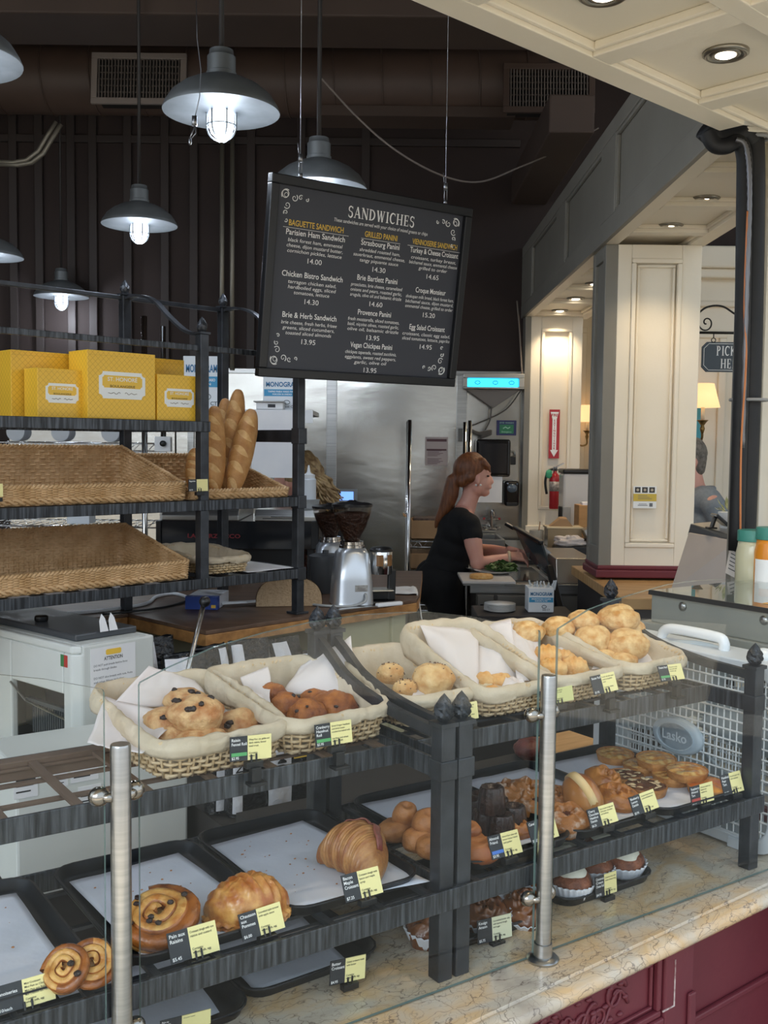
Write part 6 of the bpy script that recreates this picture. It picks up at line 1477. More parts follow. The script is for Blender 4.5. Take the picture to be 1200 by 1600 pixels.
# juice bottles at the right edge
JG = glass_mat('clear juice bottle', (.86, .90, .84, 1)); TEAL = mat('teal bottle cap', '#3f8578', .4); LEM = mat('cloudy lemonade', '#d9d6b6', .15, trans=.25); OJ = mat('orange juice', '#d98a2c', .2)
def bottle(u, v, y, h, lab, liquid, label):
    p = aty(u, v, y); t = thing('juice_bottle', lab, 'bottle', p, 0, 'juice bottles at the right edge'); r = .046
    M().lathe([(.001, 0), (r * .92, 0), (r, .006), (r, h * .62), (r * .90, h * .74), (r * .86, h * .84), (.001, h * .84)], 32).build('bottle_body', liquid, t, smooth=True)
    M().lathe([(r * .88, h * .82), (r * .92, h * .825), (r * .92, h * .985), (r * .88, h), (.001, h)], 40, fn=lambda r_, z, q, i: r_ * (1 + (.02 * math.cos(q * 36) if i in (1, 2) else 0))).build('cap', TEAL, t, smooth=True, auto=40)
    if label:
        def lb(s, q): a_ = -PI * .95 + PI * .9 * s; return ((r + .001) * math.cos(a_), (r + .001) * math.sin(a_), h * (.12 + .42 * q))
        M().grid(lb, 20, 6).build('label', PLAQ, t, smooth=True)
        M().blob((0, -(r + .001), h * .27), (.020, .003, .020), 2, .05, nu=16, nv=10).build('fruit_mark', mat('printed orange', '#d9582b', .4), t, smooth=True)
        b = M(); put_text(b, 'Simply', TM((0, -(r + .003), h * .43), (1, 0, 0), (0, 0, 1)), .018, width=.034, shear=.2); put_text(b, 'Orange', TM((0, -(r + .003), h * .37), (1, 0, 0), (0, 0, 1)), .015, width=.034, shear=.2); b.build('label_lettering', mat('blue ink', '#34508a', .5), t)
p0_ = U.l(aty(1174, 925, 2.75))
bz = zt1 + .0065
bottle(1174, 925, 2.85, .175, 'clear lemonade bottle with a teal cap', LEM, False); bottle(1203, 930, 2.80, .188, 'orange juice bottle with a white label and teal cap, cut by the right edge', OJ, True)
# handwritten notice beside the bottles
c = [aty(1133, 895, 3.0), aty(1152, 905, 2.98), aty(1160, 852, 2.98), aty(1142, 847, 3.0)]
o = sum(c, Vector()) / 4; b = M(); b.add([p - o for p in c] + [p - o + Vector((0, .001, 0)) for p in c], [(0, 1, 2, 3), (7, 6, 5, 4), (0, 4, 5, 1), (1, 5, 6, 2), (2, 6, 7, 3), (3, 7, 4, 0)])
nt_ = b.build('hanging_notice', mat('grey printed notice', '#bdb6ae', .7), loc=o); tag(nt_, 'grey printed notice hanging left of the lemonade bottle', 'notice')
b = M(); ex_ = (c[1] - c[0]).normalized(); ey_ = (c[3] - c[0]).normalized(); TT = TM(Vector((0, 0, 0)), ex_, ey_)
for i in range(7): b.box(-.012, .012 - .004 * (i % 3), -.0012, .0012, .0008, .0012, TT @ Matrix.Translation((0, .036 - i * .011, 0)))
b.build('printed_lines', INK, nt_)
# ------------------------------------------------------------------ things on the work table
def vbox(b, u0, u1, v0, v1, y, d):
    """box whose front face spans the pixels, at depth y, d deep"""
    a, c = aty(u0, v1, y), aty(u1, v0, y); b.box(a.x, c.x, y, y + d, a.z, c.z); return b
def vthing(name, lab, cat, u, v, y, grp=None, z=None):
    p = aty(u, v, y)
    if z is not None: p.z = z
    return thing(name, lab, cat, p, 0, grp)
# cut sourdough
p = atz(451, 949, ZTB); t = thing('sourdough_loaf', 'half sourdough loaf with its cut face showing, on the table behind the shelf foot', 'bread', (p.x, p.y + .02, ZTB + .001), math.radians(10)); wl, hl = .112, .098
arch = [(-wl, 0)] + [(wl * math.copysign(abs(math.cos(PI - PI * k / 20)) ** .75, math.cos(PI - PI * k / 20)), .012 + (hl - .012) * math.sin(PI * k / 20) ** .8) for k in range(21)] + [(wl, 0)]
b = M()
def lf(s, q):
    i = q * (len(arch) - 1); k = min(int(i), len(arch) - 2); f = i - k; x, z = arch[k][0] * (1 - f) + arch[k + 1][0] * f, arch[k][1] * (1 - f) + arch[k + 1][1] * f; e = math.sqrt(max(0, 1 - s * s)) * .999 + .001; return (x * e, s * .11, z * (.25 + .75 * e))
b.grid(lf, 14, 40); b.build('crust', mat('brown sourdough crust', '#a5733f', .6, col2='#c79a62', scale=12, bump=.5), t, smooth=True)
M().add([(x * .985, -.0005, z * .985) for x, z in arch], [tuple(range(len(arch)))]).build('cut_face', mat('grey brown crumb', '#b89d7c', .8, col2='#a08562', scale=170, lo=.5, hi=.7, bump=.6, bscale=80), t)
# coffee grinder
GRM = mat('silver painted casting', '#c6cacf', .28, .75); SMOKE = glass_mat('smoky hopper plastic', (.78, .74, .70, 1)); BEANS = mat('coffee beans', '#2a1812', .35, col2='#4a2c1e', scale=120, bump=1, bscale=90)
def grinder(u, v, lab, s=1.0, y=None, full=True):
    p = atz(u, v, ZTB) if y is None else aty(u, v, y); p.z = ZTB + .001; t = thing('coffee_grinder', lab, 'coffee grinder', p, math.radians(12), 'coffee grinders on the work table'); t.scale = (.95, .95, .86 if full else .78)
    def sq(r, z, q, i):
        c, s_ = abs(math.cos(q)), abs(math.sin(q)); return r / (c ** 4 + s_ ** 4) ** .25
    M().lathe([(.068 * s, 0), (.076 * s, .006), (.074 * s, .02), (.070 * s, .10), (.058 * s, .205), (.050 * s, .222), (.045 * s, .226), (.001, .226)], 48, fn=lambda r, z, q, i: sq(r, z, q, i) if i < 5 else r).build('body', GRM, t, smooth=True, auto=50)
    M().lathe([(.046, .226), (.046, .236), (.042, .238), (.042, .25), (.035, .252)], 32).build('collar', CHROME, t, smooth=True, auto=40)
    M().lathe([(.030, .25), (.032, .27), (.052, .31), (.066, .36), (.070, .388), (.071, .392)], 36).build('hopper', SMOKE, t, smooth=True)
    M().lathe([(.001, .252), (.029, .254), (.031, .272), (.050, .311), (.063, .355), (.064, .362), (.03, .37), (.001, .372)], 36).build('beans', BEANS, t, smooth=True)
    M().lathe([(.073, .388), (.074, .398), (.060, .405), (.02, .408), (.012, .414), (.001, .414)], 36).build('hopper_lid', mat('black hopper lid', '#1b1b1d', .25), t, smooth=True, auto=40)
    if full:
        M().lathe([(.040, .118), (.041, .12), (.041, .207), (.040, .21), (.001, .21)], 36, (.110, .01, 0)).build('doser', CHROME, t, smooth=True, auto=40)
        M().lathe([(.043, .208), (.043, .216), (.035, .224), (.012, .228), (.001, .228)], 32, (.110, .01, 0)).build('doser_lid', BLACKP, t, smooth=True, auto=40)
        b = M()
        for a0 in (-2.2, -1.2):
            b.grid(lambda q, w, a0=a0: (.110 + .0416 * math.cos(a0 + .62 * q), .01 + .0416 * math.sin(a0 + .62 * q), .152 + .045 * w), 8, 4)
        b.build('doser_window', mat('brown doser window', '#7a5633', .2), t, smooth=True)
        b = M(); b.box(.05, .165, -.03, .05, 0, .012).box(.06, .14, .0, .04, .012, .05).bar((.148, .01, .01), (.15, .01, .135), .022, .03); b.build('fork_base', BLACKP, t, bevel=.006)
        M().box(.06, .15, -.035, .05, .05, .058).build('tray_fork', STEEL, t, bevel=.003)
        b = M(); b.tube(smoothpath([(.035, -.068, .050), (.038, -.082, .045), (.03, -.09, .022), (-.02, -.088, .006), (-.10, -.06, .005), (-.16, .0, .005)], 6), .005, 8); b.build('power_cord', mat('grey cord', '#a7a9a8', .5), t, smooth=True)
        b = M(); b.box(.0, .045, -.0745, -.071, .06, .085); b.build('rating_plate', mat('worn plate', '#b3b0ab', .4, .4, col2='#8d8985', scale=60), t)
grinder(549, 944, 'silver coffee grinder with a full hopper and a chrome doser at the table end')
grinder(515, 935, 'coffee grinder half hidden behind the silver one, its hopper tilted lower', .9, 3.86, False)
# bread knife
t = thing('bread_knife', 'bread knife with a white handle lying at the table front', 'knife', atz(596, 948, ZTB + .004), math.radians(34))
M().box(-.02, .082, -.010, .010, 0, .013).build('handle', WHITEP, t, bevel=.004); M().box(-.20, -.02, -.010, .010, .004, .0055).build('blade', STEEL, t)
# crumpled cloth over the table end
CLOTH = mat('white cotton cloth', '#d6d4d1', .9, bump=.3, bscale=40)
def cl(s, q):
    z = .004 + .02 * abs(mnoise.noise(Vector((s * 3, q * 3, 1)))) if q < .5 else .006 - (q - .5) * .34; x = (q - .0) * .16 if q < .5 else .085 + (q - .5) * .06; return (x + .012 * mnoise.noise(Vector((s * 5, q * 4, 4))), s * .16, z)
p = atz(628, 932, ZTB); o = M().grid(cl, 16, 24).build('cloth', CLOTH, smooth=True, loc=(p.x - .03, p.y + .03, ZTB)); s_ = o.modifiers.new('solid', 'SOLIDIFY'); s_.thickness = .003; tag(o, 'white cotton cloth hanging over the right end of the table', 'cloth')
# blue box, cord, scraper under the shelves
t = thing('carton', 'blue and white carton lying under the lowest shelf', 'box', atz(290, 952, ZTB + .001), math.radians(-4)); 
M().box(0, .105, 0, .17, 0, .042).build('carton_body', mat('white carton', '#d9dbe0', .5), t, bevel=.002); M().box(-.001, .1055, -.001, .03, 0.0005, .0425).build('blue_side', mat('blue carton side', '#2d4a9a', .45), t); M().box(.085, .10, -.0016, -.001, .006, .016).build('yellow_mark', GOLDP, t)
t = thing('scraper', 'white plastic scraper lying between the blue carton and the loaf', 'kitchen tool', atz(345, 944, ZTB + .01), math.radians(25)); b = M(); b.box(0, .09, -.014, .014, 0, .006).box(.085, .14, -.02, .02, .002, .005); b.build('blade', WHITEP, t, bevel=.002)
P = smoothpath([atz(60, 962, ZTB + .006), atz(150, 955, ZTB + .006), atz(225, 944, ZTB + .006), atz(245, 932, ZTB + .006), atz(275, 928, ZTB + .006), atz(300, 936, ZTB + .006)], 8)
tag(M().tube(P, .006, 8).build('cord', WHITEP, smooth=True), 'white power cord lying on the table under the lowest shelf', 'cord')
P = smoothpath([atz(160, 960, ZTB + .005), atz(250, 950, ZTB + .005), atz(292, 938, ZTB + .005), atz(302, 925, ZTB + .005)], 8)
tag(M().tube(P, .004, 8).build('cord', BLACKP, smooth=True), 'black power cord lying on the table under the lowest shelf', 'cord')

# ------------------------------------------------------------------ espresso machine and the steel overshelf
ye = 3.95; t = vthing('espresso_machine', 'stainless espresso machine with a dark glass back panel, behind the bread shelves', 'coffee machine', 250, 900, ye, z=ZTB + .001)
xa, xb = aty(252, 800, ye).x - t.location.x, aty(499, 800, ye).x - t.location.x; ht = aty(400, 797, ye).z - ZTB; hm = aty(400, 815, ye).z - ZTB; hl_ = aty(400, 858, ye).z - ZTB
b = M(); b.prism([(0, hm), (0, hm + .02), (.03, ht), (.45, ht), (.45, hm)], xa + .36, xb, TM((0, 0, 0), (0, 1, 0), (0, 0, 1))); b.prism([(0, hm), (0, hm + .02), (.03, ht), (.45, ht), (.45, hm)], xa, xa + .30, TM((0, 0, 0), (0, 1, 0), (0, 0, 1))); b.build('top_cover', STEEL, t, bevel=.004)
M().box(xa, xb - .03, .004, .44, hl_, hm).build('back_panel', mat('dark polished panel', '#3c3e42', .12, .7), t)
b = M(); b.box(xb - .03, xb, -.01, .44, hl_, hm + .005).box(xa - .02, xa, -.01, .44, hl_ - .1, hm); b.box(xb - .05, xb - .02, .05, .40, 0, hl_).box(xa + .05, xa + .12, .05, .40, 0, hl_).box(xa, xb - .08, .10, .42, .05, hl_); b.build('side_frame', BLACKP, t, bevel=.004)
b = M()
for z in (.010, .026): b.box(xb - .24 + z * 2, xb - .10 + z, -.0015, .0, hm + .006 + z * .4, hm + .009 + z * .4)
b.build('vent_slots', BLACKP, t)
b = M(); put_text(b, 'LA MARZOCCO', TM((aty(334, 836, ye).x - t.location.x, .0030, aty(334, 841, ye).z - ZTB), (1, 0, 0), (0, 0, 1)), .022, bold=.03, width=.205); b.build('red_lettering', mat('dull red lettering', '#7d2a2e', .4), t)
zs = ZTB + .001 + ht
t = thing('squeeze_bottle', 'clear squeeze bottle with a pointed tip standing on the espresso machine', 'bottle', (aty(482, 790, ye + .1).x, ye + .1, zs + .038)); r = .030
M().lathe([(.001, 0), (r, 0), (r, .078), (r * .8, .085)], 24).build('bottle', mat('milky plastic', '#d3d9df', .35), t, smooth=True, auto=40); M().lathe([(r * .85, .085), (r * .85, .097), (.012, .102), (.007, .108), (.003, .135), (.001, .135)], 20).build('tip_cap', WHITEP, t, smooth=True, auto=40)
t = thing('deli_tub', 'clear plastic tub under the squeeze bottle', 'tub', (aty(483, 795, ye + .1).x, ye + .1, zs + .001)); M().lathe([(.001, 0), (.036, 0), (.042, .034), (.044, .036)], 28).build('tub', mat('frosted tub plastic', '#c3c9cc', .3, alpha=.6), t, smooth=True, auto=40)
# overshelf with papers and boxes
yo = 4.35; t = vthing('over_shelf', 'stainless wall shelf with white papers hanging from its edge, behind the baguettes', 'shelf', 300, 655, yo, z=0); zsf = aty(420, 640, yo).z
xa, xb = aty(262, 650, yo).x - t.location.x, aty(489, 650, yo).x - t.location.x
b = M(); b.box(xa, xb, 0, .4, zsf - .02, zsf); b.build('shelf_board', STEEL, t, bevel=.002); M().box(xa, xb, -.004, .0, zsf - .055, zsf).build('shelf_edge', WHITEP, t)
b = M()
for x in (xa + .04, xb - .38): b.box(x - .014, x + .014, .30, .33, 0, zsf - .02)
b.build('leg', STEEL, t)
for i, (u0, u1, v0, v1, lab) in enumerate(((393, 462, 681, 746, 'white paper sheet hanging under the steel shelf, right of the baguettes'),)):
    a, c = aty(u0, v1, yo - .01), aty(u1, v0, yo - .01); tag(M().box(0, c.x - a.x, -.0008, .0, 0, zsf - .004 - a.z).build('hanging_paper', PAPER, loc=(a.x, yo - .012, a.z)), lab, 'paper')
BLUE = mat('blue print', '#3f93bf', .5); BXW = mat('white supply box', '#dde2e6', .5)
def mono(u0, u1, v0, y, z, lab, l2, w_band=True, h=None, yaw=0, dpt=.22, grp='blue and white supply boxes'):
    a, c = aty(u0, v0, y), aty(u1, v0, y); w = c.x - a.x; h = h or a.z - z; t = thing('supply_box', lab, 'box', (a.x, y, z), yaw, grp)
    M().box(0, w, 0, dpt, 0, h).build('carton', BXW, t, bevel=.003); T = TM((w / 2, -.0012, 0), (1, 0, 0), (0, 0, 1))
    M().box(w * .03, w * .97, -.001, 0, h * .42, h * .62).box(w + .0, w + .001, dpt * .1, dpt * .9, h * .3, h * .7).build('blue_band', BLUE, t)
    b = M(); put_text(b, 'MONOGRAM', T @ Matrix.Translation((0, h * .70, 0)), h * .20, width=w * .84, bold=.025); b.build('blue_lettering', mat('dark blue print', '#2f6f9c', .5), t)
    b = M(); put_text(b, l2[0], T @ Matrix.Translation((0, h * .53, 0)), h * .07, width=w * .74, bold=.02); put_text(b, l2[1], T @ Matrix.Translation((0, h * .455, 0)), h * .06, width=w * .5, bold=.02); b.build('white_lettering', INKW, t)
    b = M(); put_text(b, '500 CT', T @ Matrix.Translation((w * .2, h * .08, 0)), h * .1, bold=.02); b.tube([(w * .62 + h * .09 * math.cos(q * PI / 8), -.001, h * .24 + h * .06 * math.sin(q * PI / 8)) for q in range(16)], .0015, 4, closed=True); b.build('small_print', mat('grey print', '#6a6f74', .6), t)
mono(286, 344, 556, yo + .08, zsf, 'blue and white supply box behind the right end of the yellow boxes', ('TOPAS PARA VASO', 'PORCIÓN'))
mono(411, 471, 588, yo + .08, zsf, 'blue and white supply box left of the menu board bottom, behind the shelf post', ('TAPAS PARA VASO PARA', 'PORCIÓN 36 UNIDAD'))
t = thing('digital_scale', 'white digital scale on the edge of the steel shelf', 'scale', (aty(400, 640, yo).x, yo + .0, zsf + .001)); M().box(0, .115, 0, .10, 0, .03).build('scale_body', WHITEP, t, bevel=.003); M().box(.05, .082, -.001, 0, .008, .022).build('display', mat('dark screen', '#33363b', .15), t); M().box(-.01, .12, -.01, .08, .03, .036).build('weighing_plate', STEEL, t, bevel=.002)
# wire rack left with lids and small things
t = thing('wire_rack', 'chrome wire shelving seen between the bread shelves', 'shelf unit', (-1.6, 4.48, 0)); xa, xb = -1.1, aty(226, 700, 4.48).x + 1.6; zw = (aty(100, 692, 4.48).z, aty(100, 822, 4.48).z)
for y in (0, .38):
    M().tube([(xb, y, 0), (xb, y, aty(223, 494, 4.48).z)], .013, 10).build('upright', CHROME, t, smooth=True); M().tube([(xa, y, 0), (xa, y, 2.2)], .013, 10).build('upright', CHROME, t, smooth=True)
for z in zw:
    b = M()
    for y in (0, .38):
        b.tube([(xa, y, z), (xb, y, z)], .004, 6).tube([(xa, y, z - .035), (xb, y, z - .035)], .004, 6); n = int((xb - xa) / .035); b.tube([(xa + i * .035, y, z - .035 * (i % 2)) for i in range(n)], .0025, 5)
    for i in range(40): b.tube([(xa + i * (xb - xa) / 39, 0, z + .003), (xa + i * (xb - xa) / 39, .38, z + .003)], .002, 4)
    b.build('wire_shelf', CHROME, t, smooth=True)
for i, (u, lab) in enumerate(((25, 'leftmost'), (95, 'middle'), (173, 'rightmost'))):
    tt = thing('lid_stack', lab + ' stack of clear plastic lids on the wire shelf above the long basket', 'lids', (aty(u, 685, 4.53).x, 4.53, zw[0] + .046), 0, 'stacks of clear lids'); b = M()
    for k in range(9): b.lathe([(.001, 0), (.036, 0), (.04, .008), (.001, .009)], 24, T=TM((0, .012 * k, 0), (1, 0, 0), (0, 0, 1)) @ Matrix.Rotation(0, 4, 'X'))
    b.build('lids', mat('clear lid plastic', '#c2c7cc', .25, alpha=.75), tt, smooth=True, auto=40)
tt = thing('small_appliance', 'pale socket box on a post behind the wicker basket of baguettes', 'socket', aty(252, 693, 4.46)); M().box(-.03, .04, 0, .04, -.035, .03).build('socket_box', WHITEP, tt, bevel=.003); M().lathe([(.013, 0), (.013, .02), (.001, .02)], 16, T=TM((.01, 0, 0), (1, 0, 0), (0, 0, 1))).build('plug', BLACKP, tt, smooth=True)
M().box(-.01, .02, .01, .03, -tt.location.z, -.035).build('socket_post', STEEL, tt)
tt = thing('carton', 'small white carton on the low wire shelf under the middle band', 'box', (aty(122, 815, 4.53).x, 4.53, zw[1] + .006)); M().box(-.05, .05, 0, .1, 0, .05).build('carton_body', BXW, tt, bevel=.002)
t = thing('canister', 'dark grey lidded canister behind the coffee grinder', 'canister', (aty(508, 930, 3.75).x, 3.75, ZTB + .001)); M().lathe([(.001, 0), (.055, 0), (.058, .12), (.001, .12)], 28).build('canister_body', mat('dark grey plastic', '#45484b', .4), t, smooth=True, auto=40); M().lathe([(.061, .118), (.061, .135), (.05, .14), (.012, .142), (.012, .155), (.001, .156)], 28).build('lid', mat('dark grey plastic', '#45484b', .4), t, smooth=True, auto=40)
t = vthing('order_screen', 'small order screen glowing blue behind the coffee grinder', 'screen', 543, 775, 5.2); M().box(-.045, .05, 0, .02, -.03, .035).build('housing', mat('grey screen housing', '#8c9092', .4), t, bevel=.003); M().box(-.04, .03, -.002, 0, -.022, .022).build('lit_panel', emit_mat('blue lit panel', '#6f9cf0', 1.2), t)
a = t.location; b = M(); b.box(-.012, .012, .003, .017, -a.z, -.03); b.build('stand', STEEL, t)

# ------------------------------------------------------------------ kitchen at the back
yw = 7.06
# wire shelves with cardboard boxes
t = vthing('wire_rack', 'tall chrome wire rack behind the woman in black', 'shelf unit', 637, 900, 6.3, z=0); x0 = 0; xw = .371
for x in (0, xw):
    for y in (0, .4): M().tube([(x, y, 0), (x, y, aty(637, 656, 6.3).z)], .013, 10).build('upright', CHROME, t, smooth=True)
zsh = [aty(650, v, 6.3).z for v in (846, 893, 945)]
for z in zsh:
    b = M()
    for y in (0, .4): b.tube([(0, y, z), (xw, y, z)], .004, 6).tube([(0, y, z - .035), (xw, y, z - .035)], .004, 6).tube([(i * .03, y, z - .035 * (i % 2)) for i in range(15)], .0025, 5)
    for i in range(14): b.tube([(xw * i / 13, 0, z), (xw * i / 13, .4, z)], .0025, 4)
    b.build('wire_shelf', CHROME, t, smooth=True)
tx = t.location.x
for k, (z, h, lab, nm) in enumerate(((zsh[0], .12, 'open cardboard box on the wire rack behind the woman', True), (zsh[1], .10, 'closed cardboard box on the second shelf of the wire rack', False))):
    q = thing('cardboard_box', lab, 'box', (tx + .02, 6.36, z + .005)); b = M(); w_ = .30
    b.box(0, w_, 0, .01, 0, h).box(0, .01, .01, .28, 0, h).box(w_ - .01, w_, .01, .28, 0, h).box(0, w_, .27, .28, 0, h).box(0, w_, 0, .28, 0, .01); b.build('carton', KRAFT, q, bevel=.002)
    if nm: M().bar((-.0, .14, h), (-.05, .14, h + .03), .26, .004, up=(0, 0, 1)).build('flap', KRAFT, q); tag(M().box(.02, w_ - .03, .03, .25, h - .02, h + .012).build('packed_goods', mat('dark packed goods', '#3d302b', .6, col2='#6e5a4c', scale=40), q), kind=None)
    else: M().box(0, w_, .01, .27, h - .004, h).build('lid', KRAFT, q)
q = thing('storage_bin', 'grey storage bin low on the wire rack', 'bin', (tx + .03, 6.36, zsh[2] + .005)); M().box(0, .32, 0, .28, 0, .13).build('bin_body', mat('grey bin plastic', '#8a8d90', .5), q, bevel=.01); M().box(.02, .30, -.003, 0, .03, .10).build('bin_label', mat('pale bin label', '#a9abad', .5), q)
t = vthing('wall_switch', 'small grey switch box on the steel wall behind the ponytail', 'switch', 725, 690, 7.05); M().box(-.04, .03, .0, .03, .0, .09).build('switch_box', mat('grey bracket', '#6d6c68', .5, .4), t, bevel=.003); M().box(-.012, .004, -.008, .0, .03, .06).build('lever', BLACKP, t)
def poster(name, u0, u1, v0, v1, y, lab, cat, base):
    a, c = aty(u0, v1, y), aty(u1, v0, y); t = thing(name, lab, cat, (a.x, y, a.z)); w, h = c.x - a.x, c.z - a.z; M().box(0, w, -.002, .002, 0, h).build('sheet', base, t); return t, w, h
t, w, h = poster('wall_notice', 664, 700, 683, 727, 7.07, 'printed notice taped to the steel wall above the woman', 'notice', mat('faded pink notice', '#b3a5a1', .3))
M().box(w * .06, w * .94, -.003, -.002, h * .84, h * .93).box(w * .06, w * .94, -.003, -.002, h * .52, h * .58).build('dark_bands', mat('maroon print', '#5c3d41', .5), t)
b = M()
for i in range(10): b.box(w * .1, w * (.55 + .3 * ((i * 7) % 5) / 5), -.003, -.002, h * (.05 + .044 * i) + (.06 * h if i > 4 else 0), h * (.05 + .044 * i) + (.06 * h if i > 4 else 0) + .004)
b.build('print_lines', mat('grey maroon print', '#7d6669', .5), t)
t, w, h = poster('safety_sign', 776, 807, 657, 680, 7.07, 'small blue and green eye wash sign by the pilaster', 'sign', mat('navy sign', '#2a2c63', .4))
M().box(w * .14, w * .86, -.003, -.002, h * .12, h * .72).build('green_field', mat('green sign field', '#2f7d55', .4), t); b = M(); put_text(b, 'EYE WASH', TM((w / 2, -.003, h * .78), (1, 0, 0), (0, 0, 1)), h * .16, width=w * .7); put_text(b, 'Emergency', TM((w / 2, -.0035, h * .18), (1, 0, 0), (0, 0, 1)), h * .16, width=w * .5); b.tube([(w * (.32 + .12 * k), -.0035, h * (.45 + .1 * (k % 2))) for k in range(4)], .004, 5); b.build('sign_lettering', mat('pale green print', '#a9d8c0', .5), t)
# insect light
t = vthing('insect_light', 'wall insect light with a glowing blue tube, above the steel wall', 'lamp', 772, 597, 6.95); w2 = .205
b = M(); b.box(-w2, w2, 0, .12, .028, .058).box(-w2, w2, 0, .12, -.045, -.034).box(-w2, -w2 + .025, 0, .12, -.034, .028).box(w2 - .035, w2, 0, .12, -.034, .028).box(-w2, w2, .10, .12, -.034, .028); b.build('housing', mat('pale metal housing', '#b9b7b0', .4, .3), t, bevel=.004)
M().box(-w2 + .03, w2 - .04, .015, .06, -.030, .024).build('lit_tube', emit_mat('blue tube', '#2fb4ea', 2.2), t)
b = M()
for x in (-.11, .01, .12): b.tube([(x + .018 * math.cos(a * PI / 4), .012, -.003 + .012 * math.sin(a * PI / 4)) for a in range(8)], .0022, 4, closed=True)
b.build('guard_mark', mat('dark teal mark', '#17607a', .5), t)
M().prism([(-.19, -.045), (.19, -.045), (.0, -.175)], -.12, -.05, TM((0, 0, 0), (1, 0, 0), (0, 0, 1))).build('shroud', mat('brown grey shroud', '#77706a', .45, .3), t, bevel=.003)
P = smoothpath([aty(815, 608, 6.98), aty(790, 640, 6.98), aty(745, 662, 6.98), aty(735, 664, 6.98)], 8); b = M().tube(P, .005, 6); b.tube(smoothpath([aty(768, 634, 6.97), aty(766, 655, 6.97), aty(758, 672, 6.97)], 5), .005, 6)
for k in range(4): b.tube(smoothpath([aty(736, 671 + k, 6.96), aty(750, 676 + k, 6.96), aty(768, 672 + 2 * k, 6.96), aty(750, 682 + k, 6.96)], 4), .006, 5)
tag(b.build('power_cord', mat('dark cord', '#4a4540', .5), smooth=True), 'dark power cord looped under the insect light', 'cord')
# towel and soap dispensers
t = vthing('towel_dispenser', 'black paper towel dispenser on the steel wall, behind the woman', 'dispenser', 771, 716, 6.90); M().box(-.115, .118, 0, .16, -.125, .128).build('case', mat('glossy black case', '#131315', .12), t, bevel=.02, seg=4); M().box(-.08, .09, -.004, .0, -.10, .10).build('smoked_front', mat('smoky front', '#2b2b2e', .06), t, bevel=.01); M().box(-.10, .065, .02, .025, -.30, -.12).build('paper_towel', PAPER, t)
t = vthing('soap_dispenser', 'black soap dispenser on the steel wall right of the woman', 'dispenser', 800, 771, 6.93); M().box(-.052, .054, 0, .12, -.088, .085).build('case', mat('glossy black case', '#131315', .12), t, bevel=.025, seg=4); M().blob((0, -.001, .035), (.035, .012, .03), amp=0).build('soap_window', mat('grey blue window', '#4e5a66', .1), t, smooth=True); M().box(-.035, .035, -.006, 0, -.085, -.06).build('push_bar', BLACKP, t, bevel=.004)
t = vthing('lock_box', 'small black key lock hanging beside the towel dispenser', 'lock', 801, 717, 7.03); M().box(-.02, .022, 0, .04, -.04, .02).build('lock_body', BLACKP, t, bevel=.005); M().tube([(.02 * math.cos(a * PI / 8), .02, .02 + .032 * math.sin(a * PI / 8)) for a in range(9)], .005, 6).build('shackle', STEEL, t, smooth=True)
# sink and tap
t = vthing('sink', 'stainless sink against the back wall behind the woman', 'sink', 770, 845, 6.55, z=0); zk = aty(770, 843, 6.55).z
b = M(); b.box(-.14, .08, 0, .02, zk - .12, zk).box(-.14, .08, .42, .5, zk - .12, zk).box(-.14, -.12, .02, .42, zk - .12, zk).box(.06, .08, .02, .42, zk - .12, zk).box(-.14, .08, .02, .42, zk - .14, zk - .12); b.build('basin', STEEL, t, bevel=.004)
b = M()
for x in (-.11, .05): b.box(x - .015, x + .015, .05, .08, 0, zk - .13)
b.build('leg', STEEL, t)
t = vthing('tap', 'chrome tap with red topped levers on the back wall', 'tap', 768, 826, 6.98); b = M(); b.tube([(0, 0, -.0), (0, 0, .12)], .012, 12).tube(smoothpath([(0, 0, .11), (0, -.03, .13), (0, -.09, .12), (0, -.11, .09)], 5), .009, 10).tube([(-.045, 0, .0), (.045, 0, .0)], .012, 10).lathe([(.02, .0), (.02, .01), (.001, .012)], 16, (-.045, 0, .005)).lathe([(.02, .0), (.02, .01), (.001, .012)], 16, (.045, 0, .005)).tube([(-.05, 0, .065), (.05, 0, .065)], .007, 8).tube([(0, 0, .01), (0, .1, .01)], .012, 8); b.build('spout', CHROME, t, smooth=True, auto=50)
b = M()
for s in (-1, 1): b.blob((s * .052, 0, .068), (.010, .010, .009), amp=0, nu=12, nv=8)
b.build('red_handle', mat('red tap mark', '#a0393c', .3), t, smooth=True)

# prep counter
yp = 5.12; ZP = aty(760, 912, yp).z; t = vthing('prep_counter', 'stainless prep counter with an open dark lid, right of the woman', 'prep counter', 720, 915, yp, z=0); X = lambda u, y=yp: aty(u, 900, y).x - t.location.x
b = M(); b.box(X(724), X(790), 0, .36, ZP - .012, ZP).box(X(790), X(934), 0, .9, ZP - .012, ZP).box(X(735), X(932), .004, .016, ZP - .05, ZP - .012); b.build('top', STEEL, t, bevel=.002)
b = M(); b.box(X(745), X(790), .02, .35, .10, ZP - .05).box(X(790), X(932), .02, .85, .10, ZP - .05); b.build('cabinet', mat('dark cabinet steel', '#6a6660', .35, .9), t)
for u0, u1 in ((747, 773), (778, 835), (872, 928)):
    d_ = M().box(X(u0), X(u1), .005, .02, .12, ZP - .06).build('door', mat('door steel', '#8b867e', .35, .9), t, bevel=.003)
    M().bar((X(u0) + .02, -.015, ZP - .10), (X(u0) + .02, -.015, ZP - .55), .018).build('door_handle', BLACKP, d_, bevel=.003)
b = M(); b.box(X(871), X(930), .06, .75, ZP, ZP + .0); b.prism([(.02, 0), (.06, .125), (.62, .125), (.62, 0)], X(871), X(931), TM((0, 0, ZP), (0, 1, 0), (0, 0, 1))); b.build('steel_hood', mat('hood steel', '#99948b', .32, .95, col2='#8a857d', scale=3), t, bevel=.004)
